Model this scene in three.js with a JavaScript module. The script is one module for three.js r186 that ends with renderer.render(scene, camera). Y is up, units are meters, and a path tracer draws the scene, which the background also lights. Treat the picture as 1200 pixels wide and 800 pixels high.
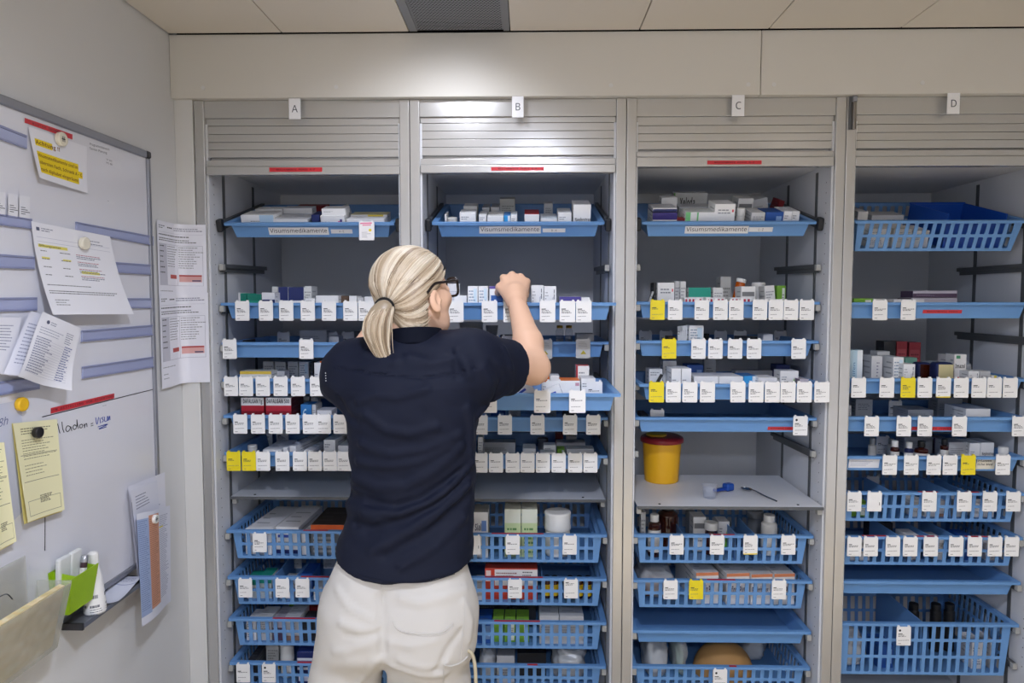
import * as THREE from 'three';
import { mergeGeometries, mergeVertices, toCreasedNormals } from 'three/addons/utils/BufferGeometryUtils.js';
import { RoundedBoxGeometry } from 'three/addons/geometries/RoundedBoxGeometry.js';
import { ImprovedNoise } from 'three/addons/math/ImprovedNoise.js';

// ---------------------------------------------------------------- camera, lights, exposure
const scene = new THREE.Scene();
scene.background = new THREE.Color(0x000000);
const renderer = new THREE.WebGLRenderer({ antialias: true });
renderer.toneMapping = THREE.LinearToneMapping;
renderer.toneMappingExposure = 1.05;
renderer.shadowMap.enabled = true;
const FOC = 819.2;                                   // focal length for a 1200 x 800 frame
const camera = new THREE.PerspectiveCamera(2 * Math.atan(400 / FOC) * 180 / Math.PI, 1.5, 0.05, 50);
camera.position.set(0, 1.55, 2.21);
camera.rotation.order = 'YXZ';
camera.rotation.set(-3.457 * Math.PI / 180, 1.195 * Math.PI / 180, 0);
camera.updateMatrixWorld(true);
scene.add(camera);

const CEIL = 2.365;
// [x, z, radius, intensity, colour, half angle, penumbra, label, aim] of the recessed round ceiling lamps
const LAMPS = [
  [-0.22, 0.40, 0.075, 1.75, 0xeef2ff, 1.2, 1.0, 'recessed ceiling spotlight just in front of cabinet B, above the reaching woman', [-0.26, 1.60, 0.10]],
  [0.05, 1.75, 0.066, 8.2, 0xe2eaff, 1.5, 0.35, 'recessed round ceiling lamp between the whiteboard and the camera'],
  [1.35, 1.55, 0.066, 2.6, 0xfff4e8, 1.25, 0.7, 'recessed round ceiling lamp in front of cabinet D, warmest of the lamps'],
  [0.0, 3.3, 0.066, 9.5, 0xe2eaff, 1.5, 0.35, 'recessed round ceiling lamp at the rear of the room behind the camera'],
  [-0.55, 2.55, 0.066, 38, 0xe6ecff, 0.75, 0.6, 'narrow recessed ceiling downlight behind the camera on the whiteboard side'],
  [1.15, 2.55, 0.066, 36, 0xe6ecff, 0.75, 0.6, 'narrow recessed ceiling downlight behind the camera on the right side'],
];

// ---------------------------------------------------------------- helpers
function rng(seed) { let s = seed >>> 0; return () => { s = (s + 0x6D2B79F5) | 0; let t = Math.imul(s ^ (s >>> 15), 1 | s); t = (t + Math.imul(t ^ (t >>> 7), 61 | t)) ^ t; return ((t ^ (t >>> 14)) >>> 0) / 4294967296; }; }
const names = {};
function numbered(n) { const k = names[n] = (names[n] ?? -1) + 1; return k ? n + '_' + String(k).padStart(3, '0') : n; }
function meta(o, label, category, group, kind) {
  if (label) o.userData.label = label; if (category) o.userData.category = category;
  if (group) o.userData.group = group; if (kind) o.userData.kind = kind; return o;
}
function shade(o) { o.castShadow = true; o.receiveShadow = true; return o; }
function thing(name, label, category, pos = [0, 0, 0], group) {
  const g = new THREE.Group(); g.name = numbered(name); g.position.set(...pos); scene.add(g); return meta(g, label, category, group);
}
function part(name, geo, mat, parent, pos, rot) {
  const m = shade(new THREE.Mesh(Array.isArray(geo) ? merge(geo) : geo, mat)); m.name = name;
  if (pos) m.position.set(...pos); if (rot) m.rotation.set(...rot); parent.add(m); return m;
}
function solo(name, geo, mat, label, category, pos, rot, group) {
  const m = part(numbered(name), geo, mat, scene, pos, rot); return meta(m, label, category, group);
}
function struct(name, geo, mat, parent) {
  const m = part(name, geo, mat, parent ?? scene); if (!parent) m.userData.kind = 'structure'; return m;
}
function strip(g) { const c = g.index ? g.toNonIndexed() : g; for (const k of Object.keys(c.attributes)) if (!['position', 'normal', 'uv'].includes(k)) c.deleteAttribute(k); return c; }
function merge(list) { return list.length === 1 ? list[0] : mergeGeometries(list.map(strip)); }
// a box given by its limits, uv in metres
function bx(x0, x1, y0, y1, z0, z1) {
  const g = new THREE.BoxGeometry(x1 - x0, y1 - y0, z1 - z0); g.translate((x0 + x1) / 2, (y0 + y1) / 2, (z0 + z1) / 2); return metreUV(g);
}
function rbx(x0, x1, y0, y1, z0, z1, r = 0.002, s = 1) {
  const g = new RoundedBoxGeometry(x1 - x0, y1 - y0, z1 - z0, s, r); g.translate((x0 + x1) / 2, (y0 + y1) / 2, (z0 + z1) / 2); return metreUV(g);
}
function metreUV(g) {
  const p = g.attributes.position, n = g.attributes.normal, u = g.attributes.uv;
  for (let i = 0; i < p.count; i++) {
    const a = Math.abs(n.getX(i)), b = Math.abs(n.getY(i)), c = Math.abs(n.getZ(i));
    if (a >= b && a >= c) u.setXY(i, p.getZ(i), p.getY(i)); else if (b >= c) u.setXY(i, p.getX(i), p.getZ(i)); else u.setXY(i, p.getX(i), p.getY(i));
  }
  return g;
}
function tube(pts, r, seg = 24, rs = 8, closed = false) { return new THREE.TubeGeometry(new THREE.CatmullRomCurve3(pts.map(p => new THREE.Vector3(...p)), closed), seg, r, rs, closed); }
function lathe(prof, seg = 28) { return new THREE.LatheGeometry(prof.map(p => new THREE.Vector2(Math.max(p[0], 1e-5), p[1])), seg); }
// photogrammetry: where the sight line of a photo pixel meets an upright plane of the place
function sight(px, py) { return new THREE.Vector3((px - 600) / FOC, -(py - 400) / FOC, -1).applyQuaternion(camera.quaternion); }
function onZ(px, py, z) { const d = sight(px, py), t = (z - camera.position.z) / d.z; return new THREE.Vector3(d.x * t, camera.position.y + d.y * t, z); }
function onX(px, py, x) { const d = sight(px, py), t = x / d.x; return new THREE.Vector3(x, camera.position.y + d.y * t, camera.position.z + d.z * t); }
const ORD = ['first', 'second', 'third', 'fourth', 'fifth', 'sixth', 'seventh', 'eighth', 'ninth', 'tenth', 'eleventh', 'twelfth', 'thirteenth', 'fourteenth', 'fifteenth', 'sixteenth'];

// ---------------------------------------------------------------- materials
function std(color, roughness = 0.6, extra = {}) { return new THREE.MeshStandardMaterial({ color, roughness, ...extra }); }
const perlin = new ImprovedNoise();
function noiseTex(w, h, f, repeat = [1, 1], srgb = false) {
  const d = new Uint8Array(w * h * 4);
  for (let y = 0; y < h; y++) for (let x = 0; x < w; x++) {
    const c = f(x, y), k = 4 * (y * w + x);
    if (Array.isArray(c)) { d[k] = c[0]; d[k + 1] = c[1]; d[k + 2] = c[2]; } else d[k] = d[k + 1] = d[k + 2] = c;
    d[k + 3] = 255;
  }
  const t = new THREE.DataTexture(d, w, h); t.wrapS = t.wrapT = THREE.RepeatWrapping; t.magFilter = THREE.LinearFilter; t.minFilter = THREE.LinearMipmapLinearFilter; t.generateMipmaps = true;
  t.repeat.set(...repeat); if (srgb) t.colorSpace = THREE.SRGBColorSpace; t.needsUpdate = true; return t;
}
function canvasTex(w, h, draw) {
  const c = document.createElement('canvas'); c.width = w; c.height = h; const g = c.getContext('2d'); draw(g, w, h);
  const t = new THREE.CanvasTexture(c); t.colorSpace = THREE.SRGBColorSpace; t.anisotropy = 8; return t;
}
const R0 = rng(11);
const brushRows = Array.from({ length: 256 }, () => R0());
const brushV = noiseTex(256, 64, (x, y) => 126 + 14 * brushRows[x] + 8 * R0(), [3, 1]);       // upright grain
const brushH = noiseTex(64, 256, (x, y) => 126 + 14 * brushRows[y] + 8 * R0(), [1, 3]);       // level grain
const plasterBump = noiseTex(256, 256, (x, y) => 128 + 40 * perlin.noise(x * 0.22, y * 0.22, 1) + 40 * perlin.noise(x * 0.7, y * 0.7, 4), [5, 5]);
const M = {
  wall: std(0xdcdcdb, 0.85, { bumpMap: plasterBump, bumpScale: 0.0006 }),
  filler: std(0xdcdbd8, 0.6),
  header: std(0xd8d4cb, 0.5),
  ceil: std(0xdfd7c9, 0.8),
  grey: std(0x85878b, 0.6),
  dark: std(0x1b1b1c, 0.7),
  floor: std(0xd2c6ac, 0.45, { map: noiseTex(256, 256, (x, y) => { const n = perlin.noise(x * .1, y * .1, 2) * 26 + perlin.noise(x * .5, y * .5, 7) * 18; return [205 + n, 196 + n, 180 + n]; }, [2, 2], true) }),
  alu: std(0xc9c8c6, 0.42, { metalness: 0.55, roughnessMap: brushV }),
  aluH: std(0xc8c7c5, 0.45, { metalness: 0.55, roughnessMap: brushH }),
  shell: std(0xd2d4d8, 0.55),
  back: std(0xcdcfd3, 0.6),
  slot: std(0x26282b, 0.6),
  rail: std(0x56595c, 0.45),
  cap: std(0xa8a8a4, 0.5),
  capDark: std(0x24262a, 0.5),
  blue: std(0x6a9bd2, 0.42),
  blueDeep: std(0x1550b4, 0.4),
  red: std(0xc42a33, 0.45),
  white: std(0xeeeeec, 0.5),
  plastic: std(0xf0f0ec, 0.35),
  brown: new THREE.MeshPhysicalMaterial({ color: 0x5a1e0a, roughness: 0.12, transmission: 0.35, thickness: 0, ior: 1.45 }),
};
// ---------------------------------------------------------------- the room
const FRONT = 0, BACK = -0.66;
const xWall = onZ(203.5, 118, 0).x;                       // left wall
const XR = 2.25, ZB = 3.9;
struct('floor', bx(xWall - 0.1, XR + 0.1, -0.1, 0, BACK - 0.15, ZB + 0.1), M.floor);
struct('wall_left', bx(xWall - 0.12, xWall, 0, CEIL + 0.2, BACK - 0.15, ZB), M.wall);
struct('wall_right', bx(XR, XR + 0.12, 0, CEIL + 0.2, BACK - 0.15, ZB), M.wall);
struct('wall_front', bx(xWall - 0.12, XR + 0.12, 0, CEIL + 0.2, BACK - 0.17, BACK - 0.05), M.wall);
struct('wall_rear', bx(xWall - 0.12, XR + 0.12, 0, CEIL + 0.2, ZB, ZB + 0.12), M.wall);
// white filler strip between wall and cabinets
const xA0 = onZ(226.3, 115, 0).x;
struct('trim_1', rbx(xWall, xA0 - 0.003, 0, 2.2, -0.05, 0, 0.002), M.filler);
// header boards above the cabinets
const hb = onZ(600, 112.8, 0.02).y, ht = onZ(600, 37.6, 0.02).y, xSeam = onZ(892, 70, 0.02).x;
{
  struct('trim_2', rbx(xWall + 0.001, xSeam - 0.001, hb, ht, -0.02, 0.02, 0.0015), M.header);
  struct('trim_3', rbx(xSeam + 0.001, XR - 0.002, hb, ht, -0.02, 0.02, 0.0015), M.header);
  for (const [px, py, o] of [[238, 103, 'trim_2'], [394, 102, 'trim_2'], [716, 100, 'trim_2'], [877, 99, 'trim_2'], [907, 99, 'trim_3'], [1081, 97, 'trim_3']]) {
    const p = onZ(px, py, 0.02), c = new THREE.CylinderGeometry(0.0065, 0.0065, 0.0012, 20); c.rotateX(Math.PI / 2);
    const m = part('screw_cap', c, M.filler, scene.getObjectByName(o), [p.x, p.y, 0.0205]);
  }
  // dark recess over the header
  struct('trim_4', bx(xWall, XR, ht, CEIL + 0.06, -0.06, -0.03), M.dark);
}
// suspended ceiling: long metal panels with open joints, on a slab
{
  const c = struct('ceiling', bx(xWall - 0.12, XR + 0.12, CEIL + 0.06, CEIL + 0.2, BACK - 0.17, ZB + 0.12), M.dark);
  const jx = [330, 479.5, 597.5, 749.5, 901, 1056].map(px => onZ(px, 37, 0.03).x);
  const w = 0.406, xs = [xWall + 0.004];
  xs.push(...jx); while (xs[xs.length - 1] + w < XR) xs.push(xs[xs.length - 1] + w); xs.push(XR);
  for (let i = 0; i + 1 < xs.length; i++) {
    if (i === 2) continue;                                 // the ventilation grille
    part('ceiling_panel', rbx(xs[i] + 0.0016, xs[i + 1] - 0.0016, CEIL, CEIL + 0.02, 0.03, ZB - 0.01, 0.0012), M.ceil, c);
  }
  // perforated ventilation grille
  const g = thing('ventilation_grille', 'dark grey perforated ventilation grille in the ceiling above cabinets A and B', 'vent', [0, CEIL, 0]);
  const x0 = xs[2] + 0.001, x1 = xs[3] - 0.001, z1 = 1.0;
  part('frame', [bx(x0, x0 + 0.024, 0, 0.02, 0.03, z1), bx(x1 - 0.018, x1, 0, 0.02, 0.03, z1), bx(x0 + 0.024, x1 - 0.018, 0, 0.02, z1 - 0.02, z1)], M.grey, g);
  const sh = new THREE.Shape(); const a = x0 + 0.024, b = x1 - 0.018, d0 = 0.03, d1 = z1 - 0.02;
  sh.moveTo(a, d0); sh.lineTo(b, d0); sh.lineTo(b, d1); sh.lineTo(a, d1); sh.closePath();
  let n = 0;
  for (let r = 0; d0 + 0.006 + r * 0.0085 < Math.min(d1 - 0.005, 0.45); r++) for (let x = a + 0.007 + (r % 2) * 0.005; x < b - 0.005; x += 0.01, n++) {
    const h = new THREE.Path(), z = d0 + 0.006 + r * 0.0085, s = 0.0032; h.moveTo(x - s, z); h.lineTo(x, z - s); h.lineTo(x + s, z); h.lineTo(x, z + s); h.closePath(); sh.holes.push(h);
  }
  const sg = new THREE.ShapeGeometry(sh); sg.rotateX(Math.PI / 2);
  part('perforated_sheet', sg, std(0x7d8085, 0.5), g, [0, 0.004, 0]);
  part('backing', bx(a, b, 0.03, 0.035, d0, d1), M.dark, g);
  part('filler_panel', rbx(x0, x1, 0, 0.02, z1 + 0.003, ZB - 0.01, 0.0012), M.ceil, g);
}
// recessed lamps
for (const [x, z, r, I, col, ang, pen, label, aim] of LAMPS) {
  const g = thing('ceiling_lamp', label, 'lamp', [x, CEIL, z]);
  part('trim_ring', lathe([[r, 0.0], [r, -0.004], [r * 1.12, -0.006], [r * 1.24, -0.003], [r * 1.26, 0.0]], 36), M.white, g);
  part('diffuser', new THREE.CylinderGeometry(r, r, 0.004, 32), new THREE.MeshStandardMaterial({ color: 0xffffff, roughness: 0.6, emissive: col, emissiveIntensity: 6 }), g, [0, 0.0, 0]);
  const L = new THREE.SpotLight(col, I, 0, ang, pen, 2); L.position.set(x, CEIL - 0.012, z); L.target.position.set(...(aim ?? [x, 0, z])); L.castShadow = true; L.shadow.radius = r * 48; L.shadow.mapSize.set(2048, 2048); L.shadow.bias = -0.0005;
  scene.add(L, L.target);
}
// ---------------------------------------------------------------- the four shutter cabinets
const LET = ['A', 'B', 'C', 'D'];
const seam = [226.3, 479.5, 734.7, 993, 1255].map(px => onZ(px, 115, 0).x);
const POST = 0.0305, yTopIn = 1.975;
const PLACE = ['next to the whiteboard wall', 'behind the woman', 'holding the yellow bin', 'at the right edge'];
// photo heights of the slat joints, the rail top, middle and bottom
const SHUT = [
  [[138.5, 147.3, 157, 166.2, 175.3, 184.2], 187.2, 194.5, 204.5, 345],
  [[136.8, 143.8, 153.2, 162.5, 172, 181.8], 185.2, 192.6, 202.3, 605],
  [[136.2, 146.5, 156, 165.2, 174.5], 177, 183.5, 194.8, 860],
  [[134, 145, 154.6, 163.8, 173.5], 175.4, 182.5, 194, 1110],
];
const holeGeo = new THREE.CircleGeometry(0.0022, 6);
const bay = [];
for (let i = 0; i < 4; i++) {
  const a = seam[i] + 0.0008, b = seam[i + 1] - 0.0008, fa = a + POST, fb = b - POST, cab = thing('cabinet', `tall aluminium roller shutter cabinet ${PLACE[i]}, under the letter ${LET[i]}`, 'cabinet', [0, 0, 0]);
  const sL = fa + 0.006, sR = fb - 0.006; bay.push({ sL, sR, cx: (sL + sR) / 2 });
  part('post', rbx(a, fa, 0.0, hb - 0.001, -0.05, 0, 0.0025, 2), M.alu, cab);
  part('post', rbx(fb, b, 0.0, hb - 0.001, -0.05, 0, 0.0025, 2), M.alu, cab);
  for (const s of [-1, 1]) {
    const f = s < 0 ? sL : sR, o = s < 0 ? a : b;
    const p = part('side_panel', bx(Math.min(f, o), Math.max(f, o), 0.02, 2.12, BACK, -0.0505), M.shell, cab);
    part('front_lip', bx(Math.min(f, f - s * -0.006), Math.max(f, f + s * 0.006), 0.02, 2.1, -0.0503, -0.012), M.shell, p);
    // upright slotted rails for the runners
    for (const z of [-0.115, -0.365]) {
      const inn = f - s * 0.0025;
      part('runner_rail', [bx(Math.min(f, inn), Math.max(f, inn), 0.06, 1.96, z - 0.0065, z + 0.0065), bx(Math.min(f, f - s * 0.003), Math.max(f, f - s * 0.003), 0.06, 1.96, z - 0.0085, z - 0.0065)], M.rail, p);
    }
    const hs = [];
    for (const z of [-0.045]) for (let y = 0.35; y < 1.95; y += 0.032) { const g = holeGeo.clone(); g.rotateY(-s * Math.PI / 2); g.translate(f - s * 0.0006, y, z); hs.push(g); }
    meta(part('pin_holes', hs, M.slot, p), null, null, null, 'stuff');
  }
  part('back_panel', bx(sL, sR, 0.02, 2.12, BACK - 0.01, BACK), M.back, cab);
  part('top_panel', bx(sL, sR, yTopIn, yTopIn + 0.015, BACK, -0.075), M.shell, cab);
  part('plinth', bx(sL, sR, 0.02, 0.1, BACK, -0.06), M.shell, cab);
  const S = SHUT[i], px = S[4], Y = (py, z) => onZ(px, py, z).y;
  part('fascia', rbx(fa, fb, Y(S[0][0] - 0.6, -0.006), hb - 0.001, -0.03, -0.006, 0.0015), M.aluH, cab);
  const sh = new THREE.Group(); sh.name = 'roller_shutter'; cab.add(sh);
  const zs = -0.014;
  for (let k = 0; k + 1 < S[0].length; k++) {
    const y1 = Y(S[0][k] + 0.2, zs), y0 = Y(S[0][k + 1] - 0.15, zs), h = y1 - y0;
    part('slat', rbx(fa + 0.001, fb - 0.001, y0, y1 - 0.0004, zs - 0.010, zs, 0.0009), M.aluH, sh);
  }
  part('inner_slat', bx(fa + 0.001, fb - 0.001, Y(S[1] + 0.5, -0.03), Y(S[0].at(-1) - 1.5, -0.03), -0.034, -0.03), M.aluH, sh);
  const br = part('bottom_rail', [rbx(fa + 0.001, fb - 0.001, Y(S[2], -0.008), Y(S[1], -0.008), -0.03, -0.010, 0.002, 2), rbx(fa + 0.001, fb - 0.001, Y(S[3], -0.004), Y(S[2], -0.004), -0.036, -0.0045, 0.003, 2)], M.aluH, sh);
  // shutter coil box behind the fascia
  part('coil_cover', bx(sL, sR, yTopIn + 0.016, 2.11, -0.3, -0.05), M.shell, cab);
}
// lock rod at the post of cabinet D
{
  const p = onZ(1000, 112, 0.001), q = onZ(1000, 152, 0.001), g = thing('lock_rod', 'short steel lock rod at the top of the post between C and D', 'lock', [p.x - 0.001, q.y, 0.0]);
  const rod = new THREE.CylinderGeometry(0.006, 0.006, p.y - q.y - 0.022, 16); rod.translate(0.003, (p.y - q.y - 0.022) / 2, 0.0055);
  part('rod', rod, std(0x8e8a84, 0.3, { metalness: 0.9 }), g);
  part('housing', rbx(-0.004, 0.010, p.y - q.y - 0.020, p.y - q.y - 0.003, 0.0, 0.012, 0.002), M.grey, g);
  part('bracket', rbx(-0.012, -0.0035, 0, p.y - q.y - 0.003, 0, 0.004, 0.001), M.rail, g);
}
// letter signs
const letterX = [[345.5, 115.5, 139.5, 338.5, 352.5], [606.5, 113, 137.5, 600, 613.5], [864.8, 111.5, 136, 858, 872], [1117, 109, 133.5, 1110.5, 1124]];
LET.forEach((c, i) => {
  const [px, y0, y1, xa, xb] = letterX[i], z = 0.0215, A = onZ(xa, y0, z), B = onZ(xb, y1, z);
  const t = canvasTex(128, 224, (g, w, h) => { g.fillStyle = '#f4f4f6'; g.fillRect(0, 0, w, h); g.fillStyle = '#1d2438'; g.font = '108px sans-serif'; g.textAlign = 'center'; g.fillText(c, w / 2, 150); });
  const g = new THREE.BoxGeometry(B.x - A.x, A.y - B.y, 0.003); frontUV(g);
  solo('letter_sign', g, std(0xffffff, 0.5, { map: t }), `small white sign with the letter ${c} above cabinet ${c}`, 'sign', [(A.x + B.x) / 2, (A.y + B.y) / 2, z]);
});
// uv of the front face 0..1, everything else at the paper's own corner
function frontUV(g, u0 = 0, v0 = 0, u1 = 1, v1 = 1) {
  const n = g.attributes.normal, u = g.attributes.uv;
  for (let i = 0; i < u.count; i++) if (n.getZ(i) > 0.5) u.setXY(i, u0 + (u1 - u0) * u.getX(i), v0 + (v1 - v0) * u.getY(i)); else u.setXY(i, u0 + (u1 - u0) * 0.02, v0 + (v1 - v0) * 0.5);
  return g;
}
// embossed red tapes
function tapeTex(text, w = 512, h = 56, bg = '#cf2f3a', fg = '#5a1219', size = 30) {
  return canvasTex(w, h, (g) => { g.fillStyle = bg; g.fillRect(0, 0, w, h); g.fillStyle = fg; g.font = `bold ${size}px monospace`; g.textAlign = 'center'; g.fillText(text, w / 2, h / 2 + size * 0.34); });
}
[['MEDIKAMENTE PEROS A-F', 315.5, 377.5, 196.3, 201, 0, 'A'], ['MEDIKAMENTE PEROS G-P', 575.5, 637.5, 195.6, 199.6, 1, 'B'], ['MEDIKAMENTE PEROS Q-Z', 829, 892.5, 188.2, 192.3, 2, 'C']].forEach(([s, xa, xb, ya, yb, i, L]) => {
  const A = onZ(xa, ya, -0.003), B = onZ(xb, yb, -0.003), g = new THREE.BoxGeometry(B.x - A.x, A.y - B.y, 0.0012); frontUV(g);
  solo('label_tape', g, std(0xffffff, 0.4, { map: tapeTex(s) }), `red embossed tape label on the bottom rail of shutter ${L}`, 'label', [(A.x + B.x) / 2, (A.y + B.y) / 2, -0.0036]);
});
// ---------------------------------------------------------------- trays and baskets
const TW = 0.59, TD = 0.40, T = 0.0025;
function wallShape(wt, wb, h, slots) {                     // a tapered wall, top edge at y = 0
  const s = new THREE.Shape(); s.moveTo(-wb / 2, -h); s.lineTo(wb / 2, -h); s.lineTo(wt / 2, 0); s.lineTo(-wt / 2, 0); s.closePath();
  if (slots) {
    const pitch = 0.0285, n = Math.floor((wb - 0.012) / pitch), rows = slots;
    const band = 0.0095, rh = (h - band * (rows + 1)) / rows;
    for (let r = 0; r < rows; r++) for (let k = 0; k < n; k++) {
      const cx = (k - (n - 1) / 2) * pitch, y1 = -band - r * (rh + band), y0 = y1 - rh, w = 0.0083, c = 0.0022;
      const p = new THREE.Path(); p.moveTo(cx - w + c, y0); p.lineTo(cx - w, y0 + c); p.lineTo(cx - w, y1 - c); p.lineTo(cx - w + c, y1); p.lineTo(cx + w - c, y1); p.lineTo(cx + w, y1 - c); p.lineTo(cx + w, y0 + c); p.lineTo(cx + w - c, y0); p.closePath(); s.holes.push(p);
    }
  }
  return s;
}
function ext(shape, d = T) { const g = new THREE.ExtrudeGeometry(shape, { depth: d, bevelEnabled: false }); g.translate(0, 0, -d); return g; }
const FL = 0.016, LIP = 0.009, TAPER = 0.011;               // flange, turned-down lip, taper of the walls
const protos = {};
function trayProto(kind, W) {
  const key = kind + W; if (protos[key]) return protos[key];
  const h = { tray: 0.05, basket: 0.102, deep: 0.185 }[kind], slots = { tray: 0, basket: 2, deep: 3 }[kind];
  const g = new THREE.Group(), wi = W - 2 * FL, di = TD - 2 * FL, wb = wi - 2 * TAPER, db = di - 2 * TAPER, zc = -TD / 2, sl = Math.hypot(h, TAPER);
  const ang = Math.atan2(TAPER, h);
  // flange ring with a turned-down lip
  const o = new THREE.Shape(); const rr = (s, w, d, r) => { s.moveTo(-w / 2 + r, -d / 2); s.lineTo(w / 2 - r, -d / 2); s.quadraticCurveTo(w / 2, -d / 2, w / 2, -d / 2 + r); s.lineTo(w / 2, d / 2 - r); s.quadraticCurveTo(w / 2, d / 2, w / 2 - r, d / 2); s.lineTo(-w / 2 + r, d / 2); s.quadraticCurveTo(-w / 2, d / 2, -w / 2, d / 2 - r); s.lineTo(-w / 2, -d / 2 + r); s.quadraticCurveTo(-w / 2, -d / 2, -w / 2 + r, -d / 2); };
  rr(o, W, TD, 0.008); const inn = new THREE.Path(); rr(inn, wi, di, 0.006); o.holes.push(inn);
  const top = new THREE.ExtrudeGeometry(o, { depth: 0.002, bevelEnabled: true, bevelSize: 0.0008, bevelThickness: 0.0008, bevelSegments: 1, curveSegments: 3 }); top.rotateX(-Math.PI / 2); top.translate(0, -0.003, zc);
  const lips = [bx(-W / 2 + 0.003, W / 2 - 0.003, -LIP, -0.002, -0.0025, -0.0004), bx(-W / 2 + 0.003, W / 2 - 0.003, -LIP, -0.002, -TD + 0.0004, -TD + 0.0025), bx(-W / 2 + 0.0004, -W / 2 + 0.0025, -LIP, -0.002, -TD + 0.003, -0.003), bx(W / 2 - 0.0025, W / 2 - 0.0004, -LIP, -0.002, -TD + 0.003, -0.003)];
  part('rim', [top, ...lips], M.blue, g);
  const f = ext(wallShape(wi, wb, sl, slots)); f.rotateX(ang); f.translate(0, -0.002, -FL); part('front_wall', f, M.blue, g);
  const b = ext(wallShape(wi, wb, sl, slots)); b.rotateX(ang); b.rotateY(Math.PI); b.translate(0, -0.002, -TD + FL); part('back_wall', b, M.blue, g);
  for (const s of [-1, 1]) { const e = ext(wallShape(di, db, sl, slots)); e.rotateX(ang); e.rotateY(s * Math.PI / 2); e.translate(s * (W / 2 - FL), -0.002, zc); part('side_wall', e, M.blue, g); }
  part('floor', bx(-wb / 2, wb / 2, -h - 0.0005, -h + 0.002, zc - db / 2, zc + db / 2), M.blue, g);
  g.userData.h = h; protos[key] = g; return g;
}
// runner: dark profile with a light end cap, front end at z = 0
const runnerGeo = [bx(-0.005, 0.005, -0.021, -0.011, -0.375, -0.004), bx(-0.007, 0.002, -0.034, -0.011, -0.37, -0.012)];
const runnerTiltGeo = [bx(-0.006, 0.006, -0.024, 0.004, -0.40, -0.012), bx(-0.006, 0.012, 0.002, 0.006, -0.40, -0.03)];
function runner(x, y, z, tilt, side, label, darkCap) {
  const g = thing('tray_runner', label, 'runner', [x, y, z]); g.rotation.x = tilt; g.scale.x = 1;
  const k = side < 0 ? 1 : -1;
  part('profile', darkCap ? [bx(-0.006, 0.006, -0.024, 0.004, -0.40, -0.012)] : [bx(-0.006, 0.006, -0.022, -0.0095, -0.385, -0.004), bx(Math.min(-0.006 * k, -0.002 * k), Math.max(-0.006 * k, -0.002 * k), -0.036, -0.0095, -0.38, -0.012)], M.rail, g);
  part('end_cap', darkCap ? rbx(-0.009, 0.009, -0.03, 0.012, -0.02, 0.008, 0.006, 3) : rbx(-0.0075, 0.0075, -0.030, -0.010, -0.014, 0.003, 0.002, 2), darkCap ? M.capDark : M.cap, g);
  for (const z0 of [-0.09, -0.35]) part('hook', rbx(side < 0 ? -0.0085 : 0.004, side < 0 ? -0.004 : 0.0085, -0.028, -0.012, z0 - 0.008, z0 + 0.008, 0.001), darkCap ? M.capDark : M.rail, g);
  return g;
}
const trays = [];
// kind, rim height in the photo, z of the rim's front, left or right rim end in the photo
const ROWS = [
  [['tilt', 261, 0], ['tray', 354.6, 0], ['tray', 401, 0], ['tray', 444, 0], ['tray', 486.8, 0], ['tray', 530.5, 0], ['board', 582.6, -0.045], ['basket', 622, 0], ['basket', 676.5, 0], ['basket', 725.5, 0], ['basket', 777, 0]],
  [['tilt', 260.3, 0], ['tray', 354.4, 0.18], ['tray', 400, 0], ['tray', 461, 0.3], ['tray', 488.6, 0], ['tray', 533, 0], ['board', 583.6, -0.05], ['basket', 625.8, 0], ['basket', 677, 0], ['basket', 728.5, 0], ['basket', 779.5, 0]],
  [['tilt', 259.6, 0], ['tray', 353.4, 0], ['tray', 399, 0], ['tray', 450, 0.085], ['tray', 489, 0], ['board', 593.2, 0.07], ['basket', 627, 0], ['basket', 680, 0], ['tray', 739.4, 0], ['basket', 781.5, 0]],
  [['tiltbasket', 258.4, 0], ['tray', 354, 0], ['tray', 443.6, 0], ['tray', 488.6, 0], ['tray', 535, 0], ['basket', 577, 0], ['basket', 629, 0], ['tray', 681.5, 0], ['deep', 731, 0]],
];
const rowWord = (i, n) => i === 0 ? 'top' : ORD[i];
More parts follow.
